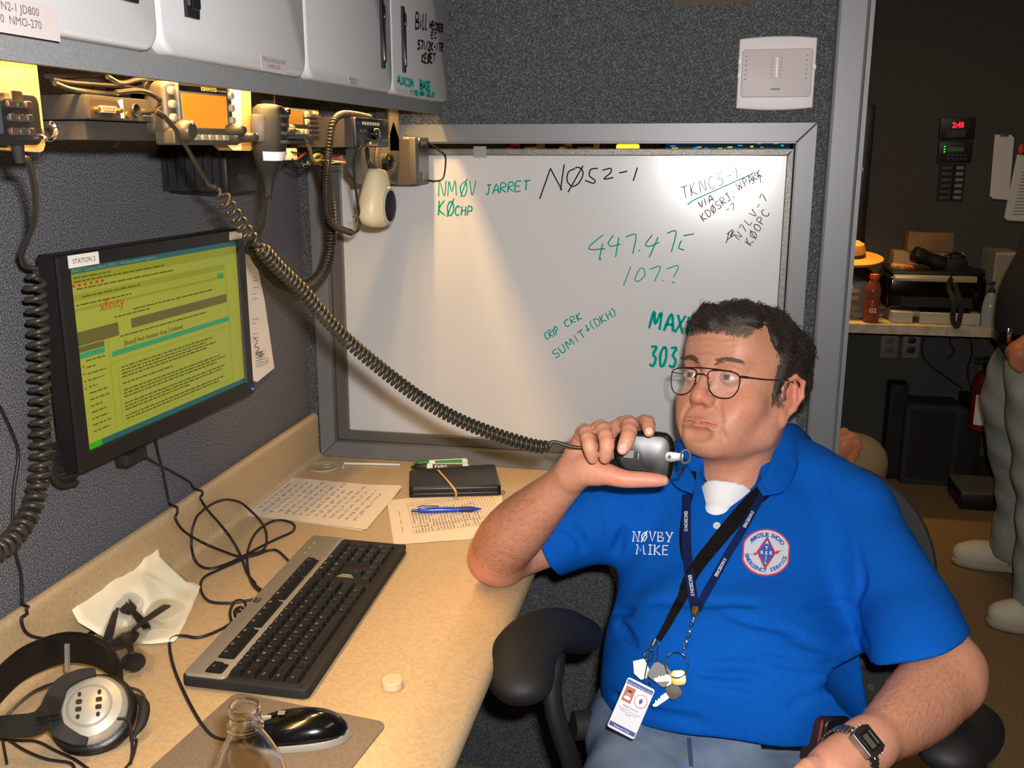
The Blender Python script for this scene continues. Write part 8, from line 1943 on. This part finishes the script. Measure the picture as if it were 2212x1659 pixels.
# sanitizer, binder box
q = aty(2136, 690, 2.06); Z = Matrix.Translation((q.x, q.y, CZ+.0005)); t = thing('sanitizer_bottle', 'clear pump bottle of hand sanitizer with teal pump on the far counter', 'bottle', (q.x, q.y, CZ)); hh = aty(2138, 632, q.y).z-CZ
mb = MB(); mb.lathe([(0, 0), (.028, 0), (.030, .005), (.030, hh*.55), (.024, hh*.85), (.012, hh), (0, hh)], Z, 20); obj('bottle_body', mb, mat('gel_clear', sr(190, 206, 204), .15, trans=.5, ior=1.33), t, world=True)
mb = MB(); mb.lathe([(.0, hh), (.012, hh), (.012, hh+.014), (.005, hh+.016), (.005, hh+.034), (0, hh+.034)], Z, 16); mb.rbox((q.x-.008, q.y, CZ+hh+.038), (.034, .012, .010), .003); obj('pump', mb, mat('teal_pump', sr(20, 60, 90), .4), t, world=True)
a, b = fy(2152, 545, 2.24), fy(2186, 700, 2.24); t = thing('white_binder', 'tall white box file standing at the right end of the far counter', 'box', ((a.x+b.x)/2, 2.34, CZ)); mb = MB(); mb.b2((a.x, 2.24, CZ+.0005), (b.x, 2.44, a.z)); obj('case', mb, mat('binder_white', sr(186, 176, 158), .6), t, world=True, smooth=False); mb = MB(); mb.b2((a.x+.004, 2.239, CZ+.01), (b.x-.01, 2.24, a.z-.01)); obj('spine_label', mb, mat('binder_spine', sr(150, 138, 120), .6), t, world=True, smooth=False)
# outlets
for px, dk in ((1921, False), (1968, True)):
    p = aty(px, 745, YF-.001); t = thing('wall_outlet', 'dark electrical outlet in a grey cover plate under the far counter' if dk else 'grey duplex electrical outlet under the far counter, nearer the post', 'outlet', p); M = Matrix(((1, 0, 0, p.x), (0, 0, -1, p.y), (0, 1, 0, p.z), (0, 0, 0, 1)))
    mb = MB(); mb.prism(rrect(.072, .115, .006, 3), 0, .006, M, .002); obj('cover_plate', mb, mat('plate_grey', sr(120, 114, 108), .5), t, world=True)
    for s_ in (-1, 1):
        mb = MB(); mb.prism(rrect(.034, .028, .010, 4, 0, s_*.021), .006, .008, M, .001); f2 = obj('socket', mb, BLK if dk else GREYP, t, world=True)
        for a in (-.006, .006): mb = MB(); mb.box((a, s_*.021+.002, .0083), (.002, .009, .0006), M); obj('slot', mb, BLK, f2, world=True)
    mb = MB(); mb.box((0, .049, .0064), (.036, .006, .0005), M); obj('label_strip', mb, mat('strip_white', sr(190, 186, 180), .6), t, world=True)
# panel cluster on the far wall
def wallM(px, py): p = aty(px, py, YF-.001); return Matrix(((1, 0, 0, p.x), (0, 0, -1, p.y), (0, 1, 0, p.z), (0, 0, 0, 1))), p
M, p = wallM(2066, 278); kf = 4.4/FPX
t = thing('digital_clock', 'black wall panel with glowing red digits', 'clock', p)
mb = MB(); mb.prism(rrect(64*kf, 42*kf, .004, 3), 0, .02, M, .002); obj('case', mb, BLK, t, world=True)
mb = MB(); mb.prism(rrect(34*kf, 14*kf, .002, 2, -2*kf, -9*kf), .02, .0205, M); obj('lower_window', mb, DKG, t, world=True)
mb = MB(); mtext(mb, '2:48', .030, M @ Matrix.Translation((-10*kf, 2*kf, .0206)), bold=.0012, sx=.85); obj('red_digits', mb, mat('red_led', sr(255, 20, 40), .4, emit=(sr(255, 15, 30), 4)), t, world=True, smooth=False)
M, p = wallM(2061, 328)
t = thing('control_panel', 'black control panel with dim green display below the red clock', 'panel', p)
mb = MB(); mb.prism(rrect(62*kf, 40*kf, .004, 3), 0, .02, M, .002); obj('case', mb, BLK, t, world=True)
mb = MB(); mb.prism(rrect(30*kf, 8*kf, .001, 2, 0, 5*kf), .02, .0206, M); obj('display', mb, mat('green_lcd', sr(70, 84, 56), .4, emit=(sr(70, 90, 50), .12)), t, world=True)
for k in range(3): mb = MB(); mb.box((-20*kf, (10-k*5)*kf, .0206), (2.4*kf, 2*kf, .0006), M); obj('green_light', mb, mat('green_led', sr(40, 255, 60), .4, emit=(sr(30, 255, 50), 2.5)), t, world=True)
mb = MB()
for i in range(5):
    for j in range(2): mb2 = MB(); mb2.prism(rrect(6*kf, 4*kf, .001, 2, (-12+i*8)*kf, (-6-j*7)*kf), .02, .022, M); obj('button', mb2, DKG, t, world=True)
for (px, m_, lb, w2) in ((2042, mat('switch_dim', sr(72, 72, 70), .6), 'left column of dim grey rocker switches on the far wall', 20), (2070, mat('switch_pale', sr(130, 130, 126), .6), 'right column of pale rocker switches on the far wall', 14)):
    M, p = wallM(px, 395); t = thing('switch_panel', lb, 'switch', p); mb = MB(); mb.prism(rrect((w2+8)*kf, 72*kf, .003, 2), 0, .004, M); obj('back_plate', mb, BLKM, t, world=True)
    for k in range(6): mb = MB(); mb.prism(rrect(w2*kf, 6.5*kf, .002, 2, 0, (29-k*11.5)*kf), .004, .010, M, .002); obj('rocker', mb, m_, t, world=True)
# hanging papers
for (pts, lb) in (([(2152, 293), (2188, 293), (2176, 428), (2141, 425)], 'stack of narrow paper forms hanging on the far wall'), ([(2200, 335), (2240, 340), (2230, 475), (2172, 472)], 'printed notice hanging at the right edge of the far wall')):
    t = thing('hanging_papers', lb, 'paper', aty(*pts[3], YF-.02))
    for k in range(4):
        P = [aty(x+k*2-3, y+k*2-2, YF-.012-.002*k) for x, y in pts]; mb = MB(); mb.add([tuple(p) for p in P]+[(p.x, p.y+.001, p.z) for p in P], [(0, 1, 2, 3), (4, 5, 6, 7), (0, 1, 5, 4), (1, 2, 6, 5), (2, 3, 7, 6), (3, 0, 4, 7)]); obj('sheet', mb, PAPER, t, world=True, smooth=False)
    p = aty((pts[0][0]+pts[1][0])/2, pts[0][1]-2, YF-.022); mb = MB(); mb.rbox(p, (.03, .012, .014), .002); obj('clip', mb, GREYP, t, world=True)
    if pts[0][0] > 2190:
        mb = MB()
        for k in range(14): a = aty(2208-k*1.6, 372+k*7, YF-.0215); mb.strip([a, a+Vector((.045, 0, 0))], (0, -1, 0), .002, .0003)
        o = obj('printed_lines', mb, PRINT, t, world=True); o['kind'] = 'stuff'; mb = MB(); q = aty(2206, 322, YF-.03); mb.ball(q, (.012, .005, .02), 12, 8); obj('red_figure', mb, mat('orange_red', sr(220, 90, 60), .5), t, world=True)
# tall dark bar beside the post
a, b = aty(1866, 228, YF-.02), aty(1884, 525, YF-.02); mb = MB(); mb.rbox(((a.x+b.x)/2-.02, YF-.022, (a.z+b.z)/2), (.05, .04, a.z-b.z), .004); bar = obj('door_bar', mb, BLK); tag(recenter(bar), 'tall narrow black bar on the far wall just right of the post', 'bar')
mb = MB(); mb.cyl(aty(1864, 362, YF-.05), aty(1864, 372, YF-.05), .004); obj('latch', mb, CHROME, bar, world=True)
# subwoofer box and cables under the counter
for (x0_, x1_, t0, b0, y_, d_, m_, nm, lb, cat) in ((1960, 2080, 872, 1022, 2.28, .16, mat('dim_fabric_box', sr(52, 54, 52), .9), 'speaker_cabinet', 'dark fabric-fronted box on the floor under the far counter', 'box'), (1925, 1965, 830, 1005, 2.33, .1, BLKM, 'equipment_case', 'black case on the floor beside the fabric-fronted box', 'case'), (2072, 2128, 880, 1022, 2.32, .12, BLKM, 'equipment_case', 'black case on the floor behind the fire extinguisher', 'case')):
    a = aty(x0_, t0, y_); b = aty(x1_, t0, y_); t = thing(nm, lb, cat, ((a.x+b.x)/2, y_+d_/2, 0)); mb = MB(); mb.rbox(((a.x+b.x)/2, y_+d_/2, a.z/2+.001), (b.x-a.x, d_, a.z-.002), .006); obj('body', mb, m_, t, world=True)
    mb = MB(); mb.b2((a.x+.02, y_-.003, .03), (b.x-.02, y_, a.z-.03)); obj('front_panel', mb, BLKM, t, world=True)
for k, pl in enumerate(([(2060, 710), (2052, 740), (2062, 760), (2048, 775)], [(2000, 715), (1992, 760), (2010, 790), (2045, 815), (2080, 840)], [(2090, 712), (2100, 760), (2090, 800), (2100, 850)])):
    mb = MB(); mb.tube(smooth_path([aty(x, y, YF-.03-.01*k) for x, y in pl], 6), .004, 6); tag(recenter(obj('hanging_cable', mb, CORD)), ['short cable bundle', 'long looping cable', 'cable beside the extinguisher'][k]+' hanging under the far counter', 'cable')
# fire extinguisher
q = aty(2118, 910, 2.16); ex = thing('fire_extinguisher', 'red fire extinguisher with white label behind the standing man\'s leg', 'extinguisher', (q.x, 2.16, .33))
EX = Matrix.Translation((q.x, 2.16, aty(2113, 928, 2.16).z)); hz = aty(2113, 800, 2.16).z-aty(2113, 928, 2.16).z
mb = MB(); mb.lathe([(0, 0), (.040, 0), (.045, .006), (.045, hz*.82), (.036, hz*.94), (.015, hz), (0, hz)], EX, 28); obj('cylinder', mb, mat('extinguisher_red', sr(96, 20, 26), .4), ex, world=True)
mb = MB(); vs = []
for k in range(9):
    a = math.radians(-140+k*11)
    for z in (hz*.12, hz*.62): vs.append((.0455*math.cos(a), .0455*math.sin(a), z))
mb.add(vs, [(2*k, 2*k+1, 2*k+3, 2*k+2) for k in range(8)], EX); obj('label', mb, PAPER, ex, world=True)
mb = MB(); mb.lathe([(.012, hz), (.014, hz+.03), (0, hz+.03)], EX, 14); mb.rbox((-.01, 0, hz+.034), (.07, .014, .010), .002, EX); mb.rbox((-.012, 0, hz+.052), (.075, .014, .008), .002, EX); obj('valve_handle', mb, BLK, ex, world=True)
mb = MB(); mb.b2((q.x-.02, 2.20, aty(2113, 928, 2.16).z+.05), (q.x+.02, YF-.001, aty(2113, 928, 2.16).z+.09)); obj('wall_bracket', mb, BLK, ex, world=True)
# low floor step / box near the leg
a, b = atz(2090, 1062, .08), atz(2160, 1085, .02); t = thing('floor_box', 'low grey metal box on the floor behind the standing man', 'box', (a.x+.1, a.y+.1, 0)); mb = MB(); mb.rbox((a.x+.20, a.y+.12, .035), (.44, .22, .068), .004); obj('case', mb, BLK, t, world=True); mb = MB(); mb.b2((a.x-.02, a.y+.01, .069), (a.x+.42, a.y+.23, .075)); obj('lid', mb, mat('lid_grey', sr(110, 106, 92), .5), t, world=True)
# ---- second chair-sitter mostly hidden by the partition: a hand on a khaki knee
p2 = thing('person', 'hand resting on a khaki knee of a seated person hidden behind the partition', 'person', (1.30, 1.0, 0))
KH = mat('khaki_cloth', sr(138, 120, 88), .9); kn = aty(1868, 975, .95)
F = Field(); F.tube([kn+Vector((-.02, -.0, -.035)), kn+Vector((-.16, .12, -.03)), kn+Vector((-.32, .26, -.02))], [.082, .086, .09], k=.02); F.tube([kn+Vector((-.02, 0, -.04)), Vector((kn.x, kn.y+.02, .3)), Vector((kn.x, kn.y+.04, .08))], [.078, .06, .05], k=.03); P, Q = F.mesh(.008); np_obj('trousers', P, Q, KH, p2)
F = Field(); w0 = aty(1800, 968, .88); F.tube([w0+Vector((-.18, .1, .04)), w0, aty(1822, 960, .87)], [.034, .027, .03], k=.01)
for (x, y, x2, y2, x3, y3) in ((1825, 945, 1840, 942, 1852, 948), (1828, 955, 1848, 956, 1858, 966), (1828, 966, 1845, 974, 1850, 985), (1824, 976, 1838, 990, 1838, 1002), (1815, 940, 1822, 932, 1828, 934)):
    F.tube([aty(1820, 960, .87), aty(x, y, .865), aty(x2, y2, .862), aty(x3, y3, .868)], [.016, .012, .0105, .009], k=.005)
P, Q = F.mesh(.0045); o = np_obj('body', P, Q, SKIN, p2); paint(o, lambda co: np.tile(np.array(sr(206, 132, 92)), (len(co), 1)))
F = Field(); F.tube([Vector((kn.x, kn.y+.02, .03)), Vector((kn.x+.01, kn.y-.1, .03))], [.045, .04], k=.01); F.plane((0, 0, .003), (0, 0, -1)); P, Q = F.mesh(.008); np_obj('shoe', P, Q, BLKL, p2)
# stool carrying that person
t = thing('stool', 'dark stool behind the partition under the hidden seated person', 'stool', (1.0, 1.2, 0)); sx_, sy_ = kn.x-.34, kn.y+.28
mb = MB(); mb.lathe([(0, 0), (.17, 0), (.18, .015), (.17, .04), (0, .045)], Matrix.Translation((sx_, sy_, max(.3, kn.z-.17))), 28); obj('seat', mb, BLKM, t, world=True)
mb = MB(); mb.cyl((sx_, sy_, .02), (sx_, sy_, max(.3, kn.z-.17)), .03); mb.lathe([(.18, 0), (.18, .02), (.03, .04), (.03, .0)], Matrix.Translation((sx_, sy_, .001)), 24, closed=True); obj('column', mb, BLK, t, world=True)
# ---- standing man at the right edge
p3 = thing('person', 'standing man in faded jeans and white sneakers, cut off by the right edge', 'person', (1.95, 1.2, 0))
DEN2 = mat('grey_denim', sr(150, 154, 146), .9, noise=(10, sr(176, 178, 164), .4, .7, 5), spec=.1)
def lf(px, py, y, r): return aty(px, py, y)+Vector((r, 0, 0))   # limb centre from its left silhouette
s1 = Vector((1.728, 1.45, 0)); s2 = Vector((1.722, .985, 0)); ank = lf(2140, 1175, 1.40, .083); ank2 = lf(2190, 1285, .99, .083)
F = Field(); hip = lf(2146, 775, 1.26, .115); hip2 = lf(2175, 790, 1.08, .115)
F.tube([hip, lf(2124, 860, 1.28, .105), lf(2136, 970, 1.32, .092), lf(2156, 1080, 1.36, .080), ank], [.110, .105, .092, .080, .083], k=.02)
F.tube([hip2, lf(2178, 880, 1.06, .108), lf(2190, 1020, 1.03, .092), lf(2200, 1150, 1.01, .080), ank2], [.112, .108, .092, .080, .083], k=.02)
F.ell((hip+hip2)/2+Vector((.03, 0, .04)), (.135, .17, .10), k=.04)
F.warp(lambda X, Y, Z: .004*np.sin(30*Z+20*X+2*np.sin(14*Z))+.003*np.sin(50*Z-30*Y)); F.plane((0, 0, .055), (0, 0, -1), k=.004); P, Q = F.mesh(.009); np_obj('jeans', P, Q, DEN2, p3)
wst = (hip+hip2)/2; wst.z = aty(2155, 715, 1.17).z
F = Field(); F.tube([lf(2152, 700, 1.17, .150), lf(2158, 650, 1.17, .165), lf(2186, 595, 1.17, .165), lf(2225, 520, 1.17, .165), lf(2262, 420, 1.17, .16)], [.150, .165, .165, .165, .16], k=.03); P, Q = F.mesh(.010); np_obj('shirt', P, Q, mat('dark_shirt', sr(44, 40, 38), .9), p3)
bc_ = lf(2152, 722, 1.17, .146); mb = MB(); vs = []
for k in range(36):
    a = k/36*2*math.pi; p_ = bc_+Vector((.148*math.cos(a), .165*math.sin(a), 0)); vs += [tuple(p_-Vector((0, 0, .019))), tuple(p_+Vector((0, 0, .019)))]
mb.add(vs, [(2*k, 2*((k+1) % 36), 2*((k+1) % 36)+1, 2*k+1) for k in range(36)]); obj('belt', mb, BLKL, p3, world=True)
mb = MB(); q = aty(2180, 725, .995); mb.rbox(q, (.012, .006, .045), .002); obj('belt_clip', mb, CHROME, p3, world=True)
# head, trunk and arms as one body, mostly beyond the frame
F = Field(); nk = lf(2262, 420, 1.17, .16)+Vector((.02, 0, .16)); hd = nk+Vector((-.02, 0, .17)); F.ell(hd, (.095, .078, .12), k=.02); F.ell(hd+Vector((-.10, 0, -.01)), (.02, .014, .022), k=.01)
F.tube([hd+Vector((.02, 0, -.06)), nk, bc_+Vector((.03, 0, .2)), bc_], [.058, .07, .12, .12], k=.03)
F.tube([nk+Vector((0, -.19, -.04)), bc_+Vector((.16, -.24, .22)), aty(2222, 745, .95), aty(2203, 765, .93)], [.045, .040, .030, .034], k=.02)
for k in range(4): F.tube([aty(2203, 765, .93), aty(2190+k*6, 760+k*5, .92), aty(2186+k*6, 785+k*5, .915)], [.018, .012, .009], k=.004)
P, Q = F.mesh(.0065); o = np_obj('body', P, Q, SKIN, p3); paint(o, lambda co: np.tile(np.array(sr(190, 120, 88)), (len(co), 1)))
SNK = mat('sneaker_leather', sr(206, 196, 176), .6); SNG = mat('sneaker_grey', sr(120, 116, 108), .7)
def sneaker(toe, heel):
    toe = Vector((toe[0], toe[1], 0)); heel = Vector((heel[0], heel[1], 0)); d = (toe-heel).normalized(); toe = heel+d*.30; s_ = Vector((-d.y, d.x, 0)); e = thing('sneaker', '', ''); del e['label']; del e['category']; e.parent = p3; e.matrix_basis = WM(p3).inverted() @ Matrix.Translation(heel)
    F = Field(); F.tube([heel+d*.04+Vector((0, 0, .055)), heel+d*.13+Vector((0, 0, .055)), heel+d*.22+Vector((0, 0, .045)), toe-d*.035+Vector((0, 0, .040))], [.040, .042, .046, .036], k=.01); F.tube([heel+d*.05+Vector((0, 0, .06)), heel+d*.07+Vector((0, 0, .10))], [.042, .044], k=.02); F.plane((0, 0, .020), (0, 0, -1), k=.002); F.cap(heel+d*.065+Vector((0, 0, .10)), heel+d*.065+Vector((0, 0, .16)), .034, .034, op='s', k=.004); P, Q = F.mesh(.005); np_obj('upper', P, Q, SNK, e)
    F = Field(); F.tube([heel+d*.035+Vector((0, 0, .02)), heel+d*.13+Vector((0, 0, .02)), heel+d*.22+Vector((0, 0, .02)), toe-d*.035+Vector((0, 0, .02))], [.042, .040, .049, .038], k=.01); F.plane((0, 0, .026), (0, 0, 1), k=.004); F.plane((0, 0, .002), (0, 0, -1), k=.002); P, Q = F.mesh(.006); np_obj('sole', P, Q, mat('sneaker_sole', sr(170, 160, 140), .7), e)
    for k in range(4):
        c = heel+d*(.12+k*.028)+Vector((0, 0, .104-.006*k)); mb = MB(); mb.tube(smooth_path([c-s_*.028-Vector((0, 0, .010)), c+Vector((0, 0, .003)), c+s_*.028-Vector((0, 0, .010))], 4), .0032, 6); obj('lace', mb, PAPER, e, world=True)
    for sd in (-1, 1): mb = MB(); M = frameM(heel+d*.12+s_*sd*.0445+Vector((0, 0, .045)), d*-sd, Vector((0, 0, 1))); mtext(mb, 'N', .040, M @ Matrix.Translation((-.012, -.012, .001)), bold=.002); obj('side_emblem', mb, SNG, e, world=True)
    mb = MB(); mb.ball(toe-d*.045-s_*.030+Vector((0, 0, .042)), (.020, .012, .010), 12, 8, None); obj('toe_mesh_patch', mb, BLKM, e, world=True)
sneaker(s1, (2.02, 1.40)); sneaker(s2, (2.02, .96))

GROUPS = {'wooden_bracket': 'pine brackets under the cabinet', 'hand_microphone': 'hand microphones of the radios', 'mobile_radio': 'radios mounted under the cabinet', 'plastic_spoon': 'plastic cutlery on the napkin', 'plastic_fork': 'plastic cutlery on the napkin', 'plastic_knife': 'plastic cutlery on the napkin',
 'dry_erase_marker': 'dry-erase markers by the frame', 'headset_lead': 'headphone leads on the desk', 'key': 'keys on the key ring', 'lanyard': 'lanyards round the man\'s neck', 'cardboard_box': 'cardboard boxes behind the printer', 'carton': 'cartons under the printer', 'wall_outlet': 'outlets under the far counter',
 'switch_panel': 'switch columns on the far wall', 'hanging_papers': 'papers hanging on the far wall', 'box': 'box ends seen through the slot', 'hanging_cable': 'cables under the far counter', 'equipment_case': 'cases under the far counter', 'person': 'people in the trailer'}
for o in list(COL.objects):
    b_ = o.name.split('.')[0]
    if o.parent is None and b_ in GROUPS and 'category' in o.keys(): o['group'] = GROUPS[b_]
